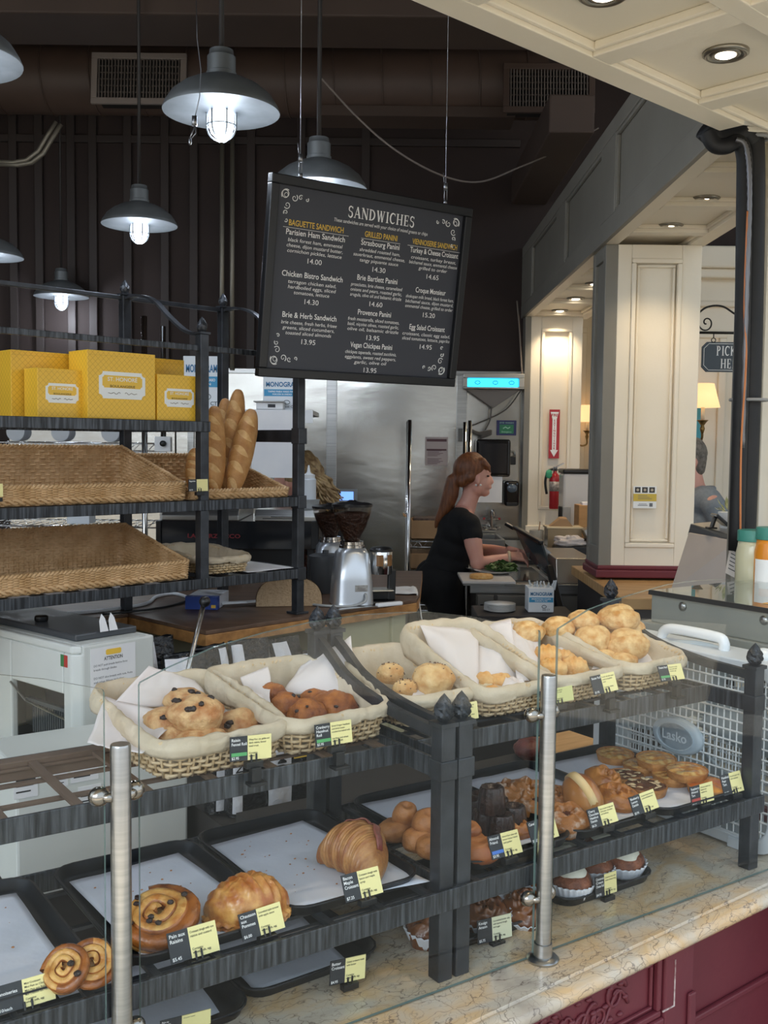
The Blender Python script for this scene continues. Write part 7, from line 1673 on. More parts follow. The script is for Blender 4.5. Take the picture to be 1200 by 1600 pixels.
b = M(); b.box(X(800), X(862), .10, .70, ZP, ZP + .004); b.build('pan_well', mat('dark well', '#2b2f31', .12, .4), t)
lid = [aty(804, 826, 5.75), aty(846, 850, 5.45), aty(862, 905, 5.30), aty(823, 870, 5.65)]; lv = [p - t.location for p in lid]; nn = (lv[1] - lv[0]).cross(lv[3] - lv[0]).normalized() * .012
M().add(lv + [p + nn for p in lv], [(0, 1, 2, 3), (7, 6, 5, 4), (0, 4, 5, 1), (1, 5, 6, 2), (2, 6, 7, 3), (3, 7, 4, 0)]).build('open_lid', mat('smoky dark lid', '#3a4145', .15), t, bevel=.003)
lw = [aty(847, 851, 5.45), aty(880, 880, 5.40), aty(871, 906, 5.35), aty(860, 885, 5.42)]; lv = [p - t.location for p in lw]
M().add(lv + [p + Vector((0, .02, 0)) for p in lv], [(0, 1, 2, 3), (7, 6, 5, 4), (0, 4, 5, 1), (1, 5, 6, 2), (2, 6, 7, 3), (3, 7, 4, 0)]).build('lid_side', mat('pale lid side', '#a4a29e', .4), t)
M().bar(aty(804, 824, 5.7) - t.location, aty(846, 848, 5.42) - t.location, .03, .02).bar(aty(790, 818, 5.75) - t.location, aty(804, 826, 5.72) - t.location, .03, .02).build('lid_edge', BLACKP, t, bevel=.005); M().bar(aty(858, 885, 5.2) - t.location, aty(878, 962, 5.0) - t.location, .035, .03).build('lid_arm', BLACKP, t, bevel=.005)
t2 = thing('cutting_board', 'white cutting board at the left end of the prep counter', 'cutting board', (aty(722, 912, yp).x, yp - .02, ZP + .001)); M().box(0, .27, 0, .36, 0, .014).build('board', mat('white board', '#cfc9c3', .5), t2, bevel=.003)
zbd = ZP + .0155
t2 = thing('bread_slice', 'toasted bread slice lying on the cutting board', 'bread', aty(752, 906, yp + .09)); t2.location.z = zbd; M().lathe([(.001, 0), (.055, 0), (.058, .008), (.056, .018), (.05, .022), (.001, .022)], 28, fn=lambda r, z, q, i: r * (1 + .06 * math.cos(2 * q))).build('slice', C_SCORE, t2, smooth=True)
def plate(u, v, y, lab, z=None):
    p = aty(u, v, y); p.z = z or zbd; t = thing('plate', lab, 'plate', p, 0, 'white plates on the prep counter'); M().lathe([(.001, .004), (.07, .004), (.10, .012), (.115, .018), (.116, .02), (.10, .016), (.07, .008), (.001, .008)], 36).build('plate', mat('white china', '#d9d8d4', .25), t, smooth=True); return p
LEAF = mat('salad green', '#3f5a2f', .5, col2='#5f7a40', scale=40)
def salad(p, n, r, lab, m, seed, size=.02):
    rr = random.Random(seed); b = M()
    for k in range(n):
        a, q = rr.uniform(0, 6.28), r * math.sqrt(rr.random()); h = rr.uniform(.0, .05) * (1 - q / r * .6); T = Matrix.Translation((q * math.cos(a), q * math.sin(a), h + .012)) @ Matrix.Rotation(rr.uniform(0, 6.28), 4, 'Z') @ Matrix.Rotation(rr.uniform(-.9, .9), 4, 'X') @ Matrix.Rotation(rr.uniform(-.6, .6), 4, 'Y'); s = size * rr.uniform(.7, 1.3)
        b.grid(lambda u_, v_, s=s: (s * 2 * (u_ - .5), s * math.sin(PI * u_) * (v_ - .5) * 1.3, s * .4 * math.sin(PI * u_) * (1 - abs(v_ - .5))), 5, 3, T=T)
    o = b.build('salad', m, smooth=True, loc=p + Vector((0, 0, .008))); tag(o, lab, 'salad', kind='stuff'); return o
p = plate(802 - 28, 893, 5.42, 'white plate of salad greens on the prep counter'); salad(p + Vector((.03, 0, 0)), 150, .085, 'salad greens heaped on the front plate', LEAF, 4)
p = plate(757, 888, 5.66, 'white plate with a dark filled open sandwich, behind the greens', ZP + .0015); salad(p, 130, .08, 'dark sandwich filling on the back plate', mat('dark filling', '#4a3327', .6, col2='#8d7a5c', scale=40), 8, .018)
mono(826, 866, 919, 4.75, aty(840, 957, 4.75).z, 'blue and white supply box full of cutlery below the prep counter', ('PORTION CUPS', 'SERVE'), dpt=.12, grp=None)
q0 = aty(826, 957, 4.75)
t2 = thing('under_stand', 'dark low stand under the plates and the cutlery box', 'stand', (q0.x - .25, 4.66, 0)); M().box(0, .46, 0, .30, 0, q0.z - .002).build('stand_body', mat('dark ledge base', '#2c2827'), t2, bevel=.004)
for k in range(12):
    pass
b = M(); rr = random.Random(2)
for k in range(14): x = q0.x + .01 + .009 * k; b.bar((x, 4.80, q0.z + .10), (x + rr.uniform(-.012, .012), 4.80 + rr.uniform(-.03, .03), q0.z + rr.uniform(.125, .15)), .008, .003)
tag(b.build('plastic_cutlery', mat('clear plastic cutlery', '#b9bfc2', .3), smooth=False), 'clear plastic cutlery sticking out of the supply box', 'cutlery', kind='stuff')
for k in range(6):
    tt = thing('plate', 'plate in the stack below the prep counter beside the supply box', 'plate', (q0.x - .13, 4.80, q0.z + .0 + k * .006), 0, 'stacked plates below the prep counter'); M().lathe([(.001, 0), (.06, 0), (.075, .005), (.001, .0055)], 28).build('plate', mat('white china', '#d9d8d4', .25), tt, smooth=True)
# back ledge by the pilaster: dispenser, wooden box, food tub, printer
yl = 6.0; ZB = aty(890, 868, yl).z
t = vthing('back_ledge', 'dark ledge behind the prep counter carrying the drink dispenser', 'counter', 815, 870, yl, z=0); M().box(0, .43, 0, .95, 0, ZB - .03).build('ledge_base', mat('dark ledge base', '#2c2827'), t); M().box(-.01, .44, -.01, .96, ZB - .03, ZB).build('ledge_top', STEEL, t, bevel=.003)
t = vthing('drink_dispenser', 'clear drink dispenser with a black lid, before the pilaster', 'dispenser', 907, 800, 6.6, z=ZB + .001); hD = aty(907, 740, 6.6).z - ZB
b = M(); b.box(-.13, .13, -.09, .09, .10, hD); b.build('tank', mat('pale clear tank', '#d3d0cc', .15, alpha=.85), t, bevel=.015); M().box(-.135, .135, -.095, .095, hD, hD + .03).build('lid', BLACKP, t, bevel=.01); b = M(); b.box(-.13, -.08, -.1, .09, 0, .55 * hD).box(-.08, .13, .0, .09, 0, .10); b.build('stand', mat('grey tank stand', '#a9a8a4', .4), t, bevel=.004); M().box(-.06, -.0, -.10, -.06, .02, .10).build('tap', BLACKP, t, bevel=.005)
t = vthing('wooden_box', 'light wooden box with napkins on top, beside the drink dispenser', 'box', 915, 830, 6.25, z=ZB + .001); hW = aty(915, 789, 6.25).z - ZB; M().box(-.055, .085, -.06, .10, 0, hW).build('box_body', mat('light box wood', '#b98a52', .5, col2='#a87a45', scale=5, stretch=(1, 1, 8)), t, bevel=.003); M().box(-.03, .055, -.04, .06, hW, hW + .015).build('napkins', PAPER, t)
t = vthing('food_tub', 'tan plastic food tub holding cardboard, on the back ledge', 'tub', 880, 850, 6.08, z=ZB + .05); hF = aty(880, 824, 6.08).z - ZB - .05
b = M(); b.box(-.10, .10, -.05, -.045, 0, hF).box(-.10, .10, .095, .10, 0, hF).box(-.10, -.095, -.045, .095, 0, hF).box(.095, .10, -.045, .095, 0, hF).box(-.10, .10, -.05, .10, -.049, 0); b.build('tub_body', mat('tan clear plastic', '#b09a78', .2, alpha=.8), t, bevel=.002); M().box(-.108, .108, -.058, .108, hF - .004, hF + .006).build('tub_rim', mat('pale tub rim', '#cdbb98', .3), t, bevel=.002)
b = M(); b.add([(-.09, .0, hF), (-.02, .0, hF + .05), (.02, .0, hF + .05), (.06, .0, hF), (.06, .05, hF), (.02, .05, hF + .06), (-.02, .05, hF + .06), (-.09, .05, hF)], [(0, 1, 2, 3), (4, 5, 6, 7), (0, 7, 6, 1), (1, 6, 5, 2), (2, 5, 4, 3)]); b.build('cardboard_flaps', KRAFT, t)
t = vthing('glass_jar', 'clear jar of utensils beside the tan food tub', 'jar', 838, 845, 6.1, z=ZB + .001); M().lathe([(.001, 0), (.04, 0), (.044, .14), (.041, .14), (.037, .004), (.001, .004)], 28).build('jar', mat('pale jar glass', '#b8b3a6', .1, alpha=.5), t, smooth=True, auto=40); M().bar((0, 0, .005), (.02, 0, .19), .012, .004).build('utensil', WOOD, t)
t = vthing('receipt_printer', 'black receipt printer with a pale cloth on top, on the back ledge', 'printer', 893, 866, 5.95, z=ZB + .001); M().box(-.10, .09, -.04, .10, 0, .06).build('printer_body', BLACKP, t, bevel=.008); M().box(-.085, -.06, -.042, -.04, .02, .045).build('printer_panel', mat('grey bracket', '#6d6c68'), t)
q = t.location.copy(); ob = M().blob((0, 0, 0), (.085, .05, .035), 12, .5, 2.2, nu=36, nv=20).build('towel', mat('pale pink towel', '#cfc3bb', .9, bump=.4, bscale=60), smooth=True, loc=q + Vector((-.005, .02, .085))); tag(ob, 'crumpled pale towel lying on the receipt printer', 'towel')
t = vthing('steel_bin', 'small tilted steel bin at the right of the printer', 'bin', 925, 838, 5.95); M().box(-.03, .05, 0, .1, -.03, .05, Matrix.Rotation(math.radians(-25), 4, 'Y')).build('bin_body', STEEL, t, bevel=.003); b = M(); b.box(-.03, .05, .0, .10, ZB - t.location.z, -.02); b.build('bin_foot', BLACKP, t)
# extinguisher and its sign
t = vthing('fire_extinguisher', 'red fire extinguisher hanging on the pilaster', 'fire extinguisher', 866, 795, 6.9); r = .036
RED = mat('extinguisher red', '#a3272d', .25)
M().lathe([(.001, 0), (r * .9, 0), (r, .008), (r, .20), (r * .85, .225), (r * .45, .24), (.012, .245), (.012, .262), (.001, .262)], 28).build('cylinder', RED, t, smooth=True, auto=50)
M().lathe([(r + .0008, .12), (r + .0008, .185)], 28).build('label_band', mat('pale extinguisher label', '#b9b2ad', .4, col2='#6f6a6a', scale=60), t, smooth=True)
b = M(); b.bar((-.02, 0, .268), (.06, 0, .31), .02, .008).bar((-.02, 0, .26), (.05, 0, .268), .02, .008).box(-.014, .014, -.014, .014, .255, .285); b.build('valve_lever', CHROME, t, bevel=.002)
M().tube(smoothpath([(-.01, 0, .27), (-.05, -.01, .25), (-.066, -.01, .18), (-.055, -.012, .10)], 6), .009, 8).build('hose', BLACKP, t, smooth=True)
M().blob((-.045, -.02, .235), (.022, .008, .028), 3, .4, 3).build('green_tag', mat('green tag', '#3fa37a', .6), t, smooth=True)
M().box(-.02, .02, .03, .12, .18, .21).build('wall_bracket', BLACKP, t)
t, w, h = poster('extinguisher_sign', 857, 875, 640, 716, 6.985, 'red and white fire extinguisher sign with a down arrow on the pilaster', 'sign', mat('sign red', '#b4252f', .35))
T = TM((w / 2, -.003, 0), (1, 0, 0), (0, 0, 1)); M().prism([(-.0, h * .03), (w * .38, h * .17), (w * .2, h * .17), (w * .2, h * .80), (w * .40, h * .95), (-w * .40, h * .95), (-w * .2, h * .80), (-w * .2, h * .17), (-w * .38, h * .17)], 0, .0008, T).build('white_arrow', INKW, t)
b = M(); put_text(b, 'FIRE', T @ Matrix.Translation((0, h * .86, .001)), h * .075, width=w * .62, bold=.03); b.build('red_heading', mat('sign red', '#b4252f'), t); b = M()
for i, c in enumerate('EXTINGUISHER'): put_text(b, c, T @ Matrix.Translation((0, h * (.755 - .052 * i), .001)), h * .055, bold=.03)
b.build('red_lettering', mat('sign red', '#b4252f'), t)
# leaflet on the tall column
t, w, h = poster('leaflet', 989, 1026, 760, 794, 4.497, 'white and yellow leaflet with three dark stamps on the tall column', 'leaflet', PLAQ)
M().box(0, w, -.003, -.002, h * .32, h * .66).build('yellow_field', mat('dull yellow print', '#cdb24a', .5), t); b = M()
for k in range(3): b.box(w * (.06 + .31 * k), w * (.30 + .31 * k), -.003, -.002, h * .71, h * .96)
b.build('dark_stamps', mat('dark stamp', '#3c3a38', .5), t)
b = M()
for k in range(3): b.lathe([(w * .06, 0), (.001, .0006)], 12, T=TM((w * (.18 + .31 * k), -.003, h * .835), (1, 0, 0), (0, 0, 1)))
b.build('pale_mark', mat('pale stamp mark', '#b9ad98', .5), t)
b = M()
for k in range(3): b.box(w * .2, w * (.8 - .1 * k), -.0035, -.003, h * (.42 + .07 * k), h * (.44 + .07 * k))
b.box(w * .2, w * .62, -.003, -.002, h * .12, h * .15).box(w * .24, w * .58, -.003, -.002, h * .19, h * .21).box(w * .70, w * .84, -.003, -.002, h * .08, h * .24); b.build('print_lines', mat('grey print', '#6a6f74'), t)

# ------------------------------------------------------------------ hall: wall lamps, hanging sign, plant
SHADE = emit_mat('lit fabric lampshade', '#f7c98e', .95); BRASS = mat('aged brass', '#8f7446', .35, .8)
def sconce(u, v, y, yw_, lab, s=1.0, n=2):
    t = vthing('wall_lamp', lab, 'lamp', u, v, y, 'wall lamps with fabric shades'); 
    for k in range(n):
        x = -k * .16 * s; yy = -.0 + k * .02
        M().lathe([(.105 * s, -.075 * s), (.065 * s, .075 * s)], 28, (x, yy, 0)).build('lamp_shade', SHADE, t, smooth=True)
        M().lathe([(.012 * s, -.16 * s), (.012 * s, -.06 * s), (.001, -.055 * s)], 14, (x, yy, 0)).build('candle_tube', mat('ivory candle', '#e9dcc0', .5), t, smooth=True)
        b = M(); b.lathe([(.001, -.165 * s), (.034 * s, -.16 * s), (.036 * s, -.155 * s), (.02 * s, -.175 * s), (.010 * s, -.19 * s), (.016 * s, -.21 * s), (.008 * s, -.24 * s)], 18, (x, yy, 0)).tube(smoothpath([(x, yy, -.23 * s), (x, yy + .02, -.28 * s), (x * .6 - .04 * s, yy + .08, -.29 * s), (-.08 * s, yw_ - y - .02, -.24 * s)], 6), .008 * s, 8); b.build('lamp_arm', BRASS, t, smooth=True)
        point_light('shade_glow', (x, yy, .0), 8.0, (1, .74, .42), .03, parent=t)
    M().lathe([(.05 * s, 0), (.045 * s, .012), (.02 * s, .02), (.001, .022)], 24, T=TM((-.08 * s, yw_ - y - .002, -.25 * s), (1, 0, 0), (0, 0, 1))).build('wall_plate', BRASS, t, smooth=True)
sconce(1099, 618, 6.52, 6.75, 'brass wall lamp with a lit cream shade above the man in the grey shirt')
sconce(918, 646, 9.3, 9.5, 'small far brass wall lamp with lit shades, between the pilaster and the tall column', 1.0)
tag(M().box(0, .05, 0, .004, 0, .30).build('teal_banner', mat('teal cloth banner', '#4a9fb5', .7), loc=aty(1084, 694, 6.735)), 'narrow teal banner on the hall wall behind the wall lamp', 'banner')
t = vthing('hanging_sign', 'black notched sign reading PICK UP HERE hanging from a scrolled iron bracket', 'sign', 1143, 558, 4.72); SM = mat('slate sign face', '#3a444c', .5); hw, hh_ = .135, .068; nk = .022
def notch(hw, hh, r): return [(-hw + r, -hh), (hw - r, -hh), (hw - r * .5, -hh + r * .5), (hw, -hh + r), (hw, hh - r), (hw - r * .5, hh - r * .5), (hw - r, hh), (-hw + r, hh), (-hw + r * .5, hh - r * .5), (-hw, hh - r), (-hw, -hh + r), (-hw + r * .5, -hh + r * .5)]
T = TM((0, 0, 0), (1, 0, 0), (0, 0, 1)); M().prism(notch(hw, hh_, nk), -.012, 0, T).build('sign_board', SM, t)
P = notch(hw - .008, hh_ - .008, nk); M().tube([T @ Vector((x, y, .001)) for x, y in P], .0014, 4, closed=True).build('white_border', INKW, t)
b = M(); serif(b, T @ Matrix.Translation((.0, .006, .001)) @ Matrix.Diagonal((.66, 1, 1, 1)), .044, 'PICKUP'); serif(b, T @ Matrix.Translation((.0, -.052, .001)) @ Matrix.Diagonal((.66, 1, 1, 1)), .044, 'HERE'); b.build('white_lettering', INKW, t)
zb_ = aty(1120, 520, 4.72).z - t.location.z; xc = aty(1086, 520, 4.72).x - t.location.x; b = M()
b.tube([(xc, 0, zb_), (.20, 0, zb_)], .006, 8)
b.tube(smoothpath([(xc, 0, zb_ + .075), (xc + .05, 0, zb_ + .115), (xc + .12, 0, zb_ + .12), (.02, 0, zb_ + .08), (.16, 0, zb_ + .01)], 8), .0045, 8)
b.tube([(xc + .05 + .035 * (1 - k / 30) * math.cos(PI * 1.1 + k * .28), 0, zb_ + .045 + .04 * (1 - k / 30) * math.sin(PI * 1.1 + k * .28)) for k in range(28)], .0035, 6)
for x in (-.085, .085): b.tube([(x + .010 * math.cos(a * PI / 5), 0, hh_ + .008 + .010 * math.sin(a * PI / 5)) for a in range(10)], .0022, 5, closed=True); b.tube([(x, 0, hh_ + .016), (x, 0, zb_)], .0025, 5)
b.build('iron_bracket', mat('black bracket iron', '#26231f', .5, .4), t, smooth=True)
# small plant in a white pot
t = thing('potted_plant', 'small leafy plant standing behind the pipes, right of the man', 'plant', aty(1138, 826, 3.70)); M().lathe([(.001, 0), (.03, 0), (.038, .06), (.034, .06), (.001, .052)], 24).build('pot', WHITEP, t, smooth=True, auto=40)
b = M(); rr = random.Random(6)
for k in range(60):
    a, e = rr.uniform(0, 6.28), rr.uniform(.2, 1.4); d = Vector((math.cos(a) * math.cos(e), math.sin(a) * math.cos(e), math.sin(e))); p0 = Vector((0, 0, .055)) + d * rr.uniform(.01, .042); s = rr.uniform(.012, .02); T = Matrix.Translation(p0) @ d.to_track_quat('X', 'Z').to_matrix().to_4x4(); b.grid(lambda u_, v_, s=s: (s * u_ * 1.6, s * .6 * math.sin(PI * u_) * (v_ - .5), s * .3 * u_ * u_), 5, 2, T=T)
b.build('foliage', mat('pale green leaf', '#9aa56f', .5, col2='#d3cf9c', scale=60), t, smooth=True)
# ------------------------------------------------------------------ people
SKIN = mat('fair skin', '#e2ab98', .5, col2='#d99a88', scale=8, sub=.1); BLACKC = mat('black cotton', '#0f0f11', .85, bump=.15, bscale=80)
HAIRR = mat('red brown hair', '#84502e', .45, col2='#5f3519', scale=14, stretch=(6, 6, .8), bump=.4, bscale=30); HAIRB = mat('curly blond hair', '#b3986c', .5, col2='#775a39', scale=30, bump=.4, bscale=60)
def limb(b, pts, rad, n=16):
    b.tube(pts, rad, n)
    for p, r in zip(pts, rad): b.blob(p, (r, r, r), amp=0, nu=14, nv=10)
def fingers(b, palm, fwd_, up_, side, L_=.062, r=.0078, curl=.5):
    """palm plus four unequal curled fingers and a thumb from its side"""
    fwd_, up_, side = Vector(fwd_).normalized(), Vector(up_).normalized(), Vector(side).normalized(); palm = Vector(palm)
    for k in range(4):
        o = palm + side * (.030 - .020 * k); limb(b, [palm - fwd_ * .04 + side * (.018 - .012 * k), o + fwd_ * .035], [.016, .0115], 10)
        l = L_ * (.88, 1.0, .95, .76)[k]; p0 = o + fwd_ * .038; a = curl; p1 = p0 + (fwd_ * math.cos(a) - up_ * math.sin(a)) * l * .45; p2 = p1 + (fwd_ * math.cos(a * 2) - up_ * math.sin(a * 2)) * l * .32; p3 = p2 + (fwd_ * math.cos(a * 2.8) - up_ * math.sin(a * 2.8)) * l * .25
        limb(b, [p0, p1, p2, p3], [r * 1.08, r, r * .92, r * .8], 9)
    t0 = palm + side * .030 - fwd_ * .012; t1 = t0 + (side * .7 + fwd_ * .6 - up_ * .2) * .035; t2 = t1 + (fwd_ * .9 - up_ * .5 - side * .1) * .028
    limb(b, [palm - fwd_ * .03 + side * .015, t0, t1, t2], [.014, .012, .0095, .0078], 9)

# woman in black, in profile to the right
yW = 5.70
def wp(u, v, dy=0): p = aty(u, v, yW); return Vector((p.x, yW + dy, p.z))
root = wp(690, 905); root.z = 0
t = thing('person', 'person with a long red ponytail in a black top, bending over the prep counter', 'person', root)
def L_(u, v, dy=0): return wp(u, v, dy) - root
b = M()
hc = L_(739, 738)
b.blob(hc, (.093, .076, .100), amp=0, nu=26, nv=20)                              # skull
b.blob(L_(749, 752), (.064, .058, .072), amp=0, nu=20, nv=16)                    # face
limb(b, [L_(745, 762, -.02), L_(757, 769, 0)], [.045, .026]); limb(b, [L_(745, 762, .02), L_(757, 769, 0)], [.045, .026])   # jaw and chin
limb(b, [L_(764, 743), L_(767.5, 748), L_(769, 753), L_(765, 757)], [.009, .0105, .0115, .010], 10)     # nose
limb(b, [L_(763, 739, -.03), L_(763, 739, .03)], [.014, .014], 10)                   # brow
limb(b, [L_(764, 761.5, -.016), L_(766, 761.5, 0), L_(764, 761.5, .016)], [.009, .010, .009], 8); limb(b, [L_(758, 768, -.01), L_(760, 769.5, 0), L_(758, 768, .01)], [.018, .019, .018], 8)   # lips
b.blob(L_(745, 750, -.074), (.014, .010, .026), amp=0, nu=12, nv=10); b.blob(L_(745, 750, .074), (.014, .010, .026), amp=0, nu=12, nv=10)   # ears
limb(b, [L_(739, 762), L_(733, 782), L_(724, 802)], [.050, .049, .060])              # neck
for s in (-1, 1):
    sh = L_(729, 817, .155 * s); limb(b, [L_(722, 806, .05 * s), sh], [.06, .056])
b.blob(L_(716, 828), (.105, .155, .11), amp=0); b.blob(L_(708, 858), (.105, .135, .11), amp=0); b.blob(L_(698, 885), (.118, .15, .11), amp=0); b.blob(L_(690, 908), (.128, .168, .11), amp=0)
b.blob(L_(730, 842, -.065), (.062, .062, .065), amp=0); b.blob(L_(730, 842, .065), (.062, .062, .065), amp=0); limb(b, [L_(690, 895), L_(713, 835)], [.10, .10])
near = [L_(732, 818, -.17), L_(735, 845, -.20), L_(741, 872, -.215), L_(765, 873, -.17), L_(792, 868, -.12)]
limb(b, near, [.053, .049, .043, .040, .026]); far = [L_(732, 818, .17), L_(742, 845, .185), L_(752, 864, .17), L_(776, 864, .10), L_(796, 863, .02)]
limb(b, far, [.052, .046, .040, .036, .026])
fingers(b, L_(803, 866, -.11), (1, .12, -.12), (.1, 0, 1), (0, .85, .4), curl=.55); fingers(b, L_(806, 862, .01), (1, -.12, -.25), (.1, 0, 1), (0, -.85, .4), curl=.6)
for s in (-1, 1): limb(b, [L_(692, 912, .085 * s), L_(700, 975, .085 * s), Vector((.06, .085 * s, .50)), Vector((.0, .09 * s, .09)), Vector((.03, .09 * s, .05))], [.105, .085, .062, .040, .035])
for s in (-1, 1): limb(b, [Vector((.0, .09 * s, .04)), Vector((.15, .10 * s, .03))], [.036, .028])
remesh(b.build('body', SKIN, t, smooth=True), .0065, 3)
b = M()                                                                         # black top with cap sleeves
b.blob(L_(715, 829), (.115, .168, .118), amp=.02); b.blob(L_(707, 858), (.115, .146, .118), amp=.02); b.blob(L_(698, 886), (.126, .160, .105), amp=.03)
b.blob(L_(731, 842, -.065), (.068, .068, .07), amp=0); b.blob(L_(731, 842, .065), (.068, .068, .07), amp=0); limb(b, [L_(690, 895), L_(713, 835)], [.108, .108]); limb(b, [L_(718, 812, -.09), L_(718, 812, .09)], [.075, .075])
for s in (-1, 1): limb(b, [L_(720, 812, .07 * s), L_(730, 816, .165 * s), L_(734, 832, (.185 if s < 0 else .178) * s)], [.068, .062, .058])
remesh(b.build('black_top', BLACKC, t, smooth=True), .010, 4)
b = M(); b.blob(L_(690, 908), (.138, .178, .115), amp=.02)
for s in (-1, 1): limb(b, [L_(692, 912, .085 * s), L_(700, 975, .085 * s), Vector((.06, .085 * s, .50)), Vector((.0, .09 * s, .12))], [.118, .098, .075, .058])
limb(b, [L_(676, 902, -.07), L_(672, 915, -.07)], [.10, .10]); limb(b, [L_(676, 902, .07), L_(672, 915, .07)], [.10, .10])
remesh(b.build('black_trousers', BLACKC, t, smooth=True), .011, 4)
b = M()
for s in (-1, 1): limb(b, [Vector((-.02, .09 * s, .045)), Vector((.16, .10 * s, .035))], [.044, .038])
remesh(b.build('shoes', BLACKP, t, smooth=True), .01, 2)
b = M()                                                                         # hair pulled back into a ponytail
def hairf(d, v): return v * (1 + .02 * math.sin(d.z * 30 + d.x * 12))
b.blob(L_(735, 734), (.098, .083, .100), 2, .03, 2, nu=40, nv=30, fn=hairf)
limb(b, [L_(752, 722, -.045), L_(761, 729, -.055), L_(764, 737, -.058)], [.028, .016, .006], 10); limb(b, [L_(752, 722, .045), L_(761, 729, .055)], [.028, .016], 10)
limb(b, [L_(733, 745, -.06), L_(722, 752, -.045), L_(716, 745)], [.032, .034, .034]); limb(b, [L_(733, 745, .06), L_(722, 752, .045), L_(716, 745)], [.032, .034, .034])
limb(b, [L_(718, 742), L_(708, 752), L_(704, 772), L_(696, 795), L_(686, 812), L_(681, 823)], [.034, .042, .046, .040, .026, .010])
# keep the face clear: the cap stops at the hairline
ho = b.build('ponytail_hair', HAIRR, t, smooth=True); remesh(ho, .007, 3)
M().tube([L_(716.5, 742) + Vector((.0, .036 * math.cos(a * PI / 8), .036 * math.sin(a * PI / 8))) for a in range(16)], .007, 8, closed=True).build('hair_tie', mat('pale hair tie', '#c9b49a', .6), t, smooth=True)
b = M(); b.blob(L_(761.5, 743.5, -.046), (.008, .009, .0055), amp=0, nu=10, nv=8); b.blob(L_(761.5, 743.5, .046), (.008, .009, .0055), amp=0, nu=10, nv=8); b.build('eyes', mat('dark eye', '#2c211d', .2), t, smooth=True)
b = M()
for q in ((742, 757), (749, 757)): b.blob(L_(q[0], q[1], -.080), (.006, .006, .006), amp=0, nu=10, nv=8)
b.build('earring', mat('pearl', '#ece8e0', .2), t, smooth=True)
M().tube([L_(791, 868, -.12) + Vector((0, .031 * math.cos(a * PI / 8), .031 * math.sin(a * PI / 8))) for a in range(16)], .009, 8, closed=True).build('glove_cuff', mat('pale glove cuff', '#d9c3a4', .5), t, smooth=True)

# person with curly blond hair behind the espresso machine, bent to the left
yC = 4.62
def cp(u, v, dy=0): p = aty(u, v, yC); return Vector((p.x, yC + dy, p.z))
root2 = cp(500, 850); root2.z = 0
t = thing('person', 'person with long curly blond hair, bent over behind the espresso machine', 'person', root2)
def C_(u, v, dy=0): return cp(u, v, dy) - root2
b = M(); b.blob(C_(462, 744), (.092, .076, .105), amp=0); b.blob(C_(447, 756), (.058, .055, .068), amp=0); limb(b, [C_(434, 753), C_(430, 760)], [.009, .011], 8); limb(b, [C_(452, 764), C_(443, 774)], [.042, .026]); b.blob(C_(452, 756, -.07), (.014, .010, .024), amp=0)
limb(b, [C_(468, 765), C_(482, 790), C_(492, 808)], [.048, .05, .06])
b.blob(C_(500, 835), (.11, .16, .14), amp=0); b.blob(C_(512, 880), (.12, .15, .14), amp=0); b.blob(C_(516, 915), (.13, .17, .12), amp=0)
for s in (-1, 1): limb(b, [C_(495, 815, .05 * s), C_(500, 822, .16 * s)], [.06, .056])
limb(b, [C_(500, 822, -.17), C_(509, 850, -.19), C_(515, 873, -.20), C_(492, 871, -.24), C_(468, 866, -.24)], [.052, .046, .040, .036, .026]); limb(b, [C_(500, 822, .17), C_(500, 860, .19), C_(470, 866, .10), C_(450, 862, .0)], [.05, .043, .036, .026])
fingers(b, C_(459, 864, -.24), (-1, .05, -.1), (-.1, 0, 1), (0, .9, .3), curl=.5); fingers(b, C_(441, 861, -.01), (-1, -.05, -.1), (-.1, 0, 1), (0, -.9, .3), curl=.5)
for s in (-1, 1): limb(b, [C_(516, 918, .085 * s), Vector((.04, .085 * s, .52)), Vector((.03, .09 * s, .07)), Vector((-.10, .09 * s, .04))], [.10, .065, .042, .032])
remesh(b.build('body', SKIN, t, smooth=True), .008, 5)
b = M(); b.blob(C_(500, 835), (.12, .172, .148), amp=.02); b.blob(C_(512, 880), (.128, .16, .148), amp=.02)
for s in (-1, 1): limb(b, [C_(495, 817, .06 * s), C_(500, 823, .165 * s), C_(503, 834, .18 * s)], [.068, .063, .06])
b.blob(C_(516, 915), (.138, .178, .125), amp=0)
for s in (-1, 1): limb(b, [C_(516, 918, .085 * s), Vector((.04, .085 * s, .52)), Vector((.03, .09 * s, .12))], [.112, .078, .06])
remesh(b.build('dark_clothes', BLACKC, t, smooth=True), .011, 4)
b = M(); b.blob(C_(470, 738), (.100, .090, .100), 5, .12, 3, nu=36, nv=26); b.blob(C_(484, 752), (.075, .09, .09), 6, .15, 3); b.blob(C_(494, 772), (.085, .10, .09), 7, .15, 3); rr = random.Random(9)
for k in range(110):
    a = rr.uniform(-1.4, 1.4); st_ = C_(470 + rr.uniform(-14, 14), 716 + rr.uniform(0, 26)); en = C_(505 + rr.uniform(-16, 30), 788 + rr.uniform(-22, 14)); dy0, dy1 = math.sin(a) * .09, math.sin(a) * .12 - .01; ph = rr.uniform(0, 6.28); P = []
    mid = C_(496 + rr.uniform(-12, 14), 738 + rr.uniform(-8, 10))
    for q in range(26):
        s = q / 25; p = st_ * (1 - s) ** 2 + mid * 2 * s * (1 - s) + en * s * s; p = p + Vector((0, dy0 * (1 - s) + dy1 * s, 0)) + Vector((math.cos(s * 22 + ph), math.sin(s * 22 + ph), .5 * math.sin(s * 22 + ph))) * .009 * s; P.append(p)
    b.tube(P, [.0085 * (1 - .6 * (q / 25) ** 3) for q in range(26)], 6)
b.build('curly_hair', HAIRB, t, smooth=True)

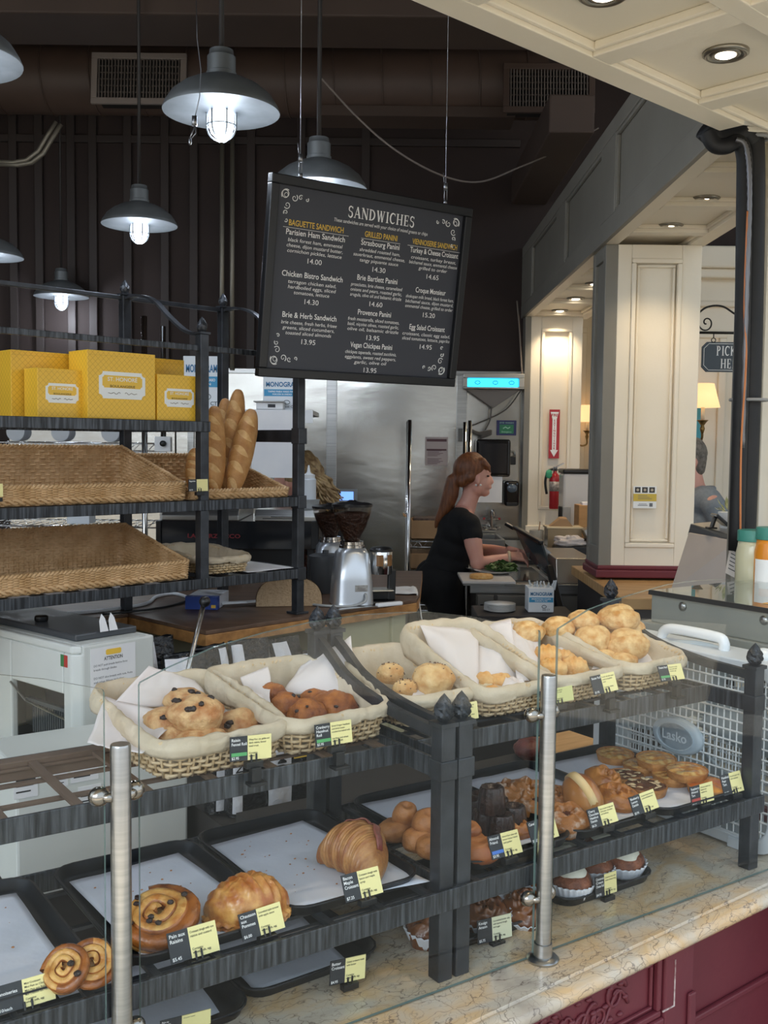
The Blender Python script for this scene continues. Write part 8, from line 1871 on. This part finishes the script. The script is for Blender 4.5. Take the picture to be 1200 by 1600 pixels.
# man in a grey shirt in the hall
yM = 5.9
def mp(u, v, dy=0): p = aty(u, v, yM); return Vector((p.x, yM + dy, p.z))
root3 = mp(1100, 850); root3.z = 0
t = thing('person', 'person with short grey hair in a grey blue shirt, half hidden behind the tall column', 'person', root3)
def N_(u, v, dy=0): return mp(u, v, dy) - root3
b = M(); b.blob(N_(1077, 713), (.088, .075, .103), amp=0); b.blob(N_(1066, 727), (.06, .058, .07), amp=0); limb(b, [N_(1072, 735), N_(1062, 746)], [.05, .03]); limb(b, [N_(1055, 720), N_(1051, 728)], [.010, .012], 8); b.blob(N_(1079, 723, -.076), (.014, .010, .028), amp=0)
limb(b, [N_(1080, 738), N_(1086, 762), N_(1092, 775)], [.058, .058, .07])
limb(b, [N_(1098, 785, -.19), N_(1112, 830, -.22), N_(1092, 870, -.22), N_(1066, 866, -.2)], [.055, .048, .04, .03]); limb(b, [N_(1098, 785, .19), N_(1108, 830, .2), N_(1070, 860, .15)], [.055, .045, .03])
fingers(b, N_(1056, 866, -.2), (-1, 0, -.1), (0, 0, 1), (0, .9, .3)); fingers(b, N_(1060, 862, .14), (-1, 0, -.1), (0, 0, 1), (0, -.9, .3))
b.blob(N_(1098, 830), (.12, .18, .22), amp=0); b.blob(N_(1098, 900), (.12, .16, .18), amp=0)
for s in (-1, 1): limb(b, [Vector((-.02, .09 * s, .88)), Vector((0, .09 * s, .48)), Vector((0, .09 * s, .07)), Vector((-.14, .1 * s, .04))], [.10, .07, .045, .034])
remesh(b.build('body', SKIN, t, smooth=True), .009, 5)
SHIRT = mat('grey blue shirt cloth', '#8d959b', .8, col2='#828a91', scale=60, bump=.1)
b = M(); b.blob(N_(1098, 832), (.135, .195, .235), amp=.02); b.blob(N_(1098, 890), (.128, .17, .16), amp=.02); limb(b, [N_(1094, 782, -.10), N_(1094, 782, .10)], [.09, .09])
for s in (-1, 1): limb(b, [N_(1096, 780, .13 * s), N_(1100, 790, .19 * s), N_(1113, 832, .215 * s)], [.075, .07, .062])
remesh(b.build('shirt', SHIRT, t, smooth=True), .011, 4)
b = M(); b.tube([N_(1090, 766) + Vector((.078 * math.cos(a * PI / 10) + .01, .082 * math.sin(a * PI / 10), .012 * math.cos(a * PI / 10))) for a in range(20)], .016, 8, closed=True); b.build('collar', SHIRT, t, smooth=True)
b = M()
for s in (-1, 1): limb(b, [Vector((-.02, .09 * s, .90)), Vector((0, .09 * s, .48)), Vector((0, .09 * s, .10))], [.115, .085, .06])
remesh(b.build('trousers', mat('dark trousers', '#2b2d33', .8), t, smooth=True), .012, 3)
b = M(); b.blob(N_(1080, 708), (.092, .081, .095), 3, .05, 4, nu=36, nv=26); limb(b, [N_(1090, 715, -.03), N_(1090, 733, -.03)], [.045, .035]); limb(b, [N_(1090, 715, .03), N_(1090, 733, .03)], [.045, .035]); remesh(b.build('short_hair', mat('short grey hair', '#5d574f', .6, col2='#857d73', scale=50, bump=.4), t, smooth=True), .008, 2)
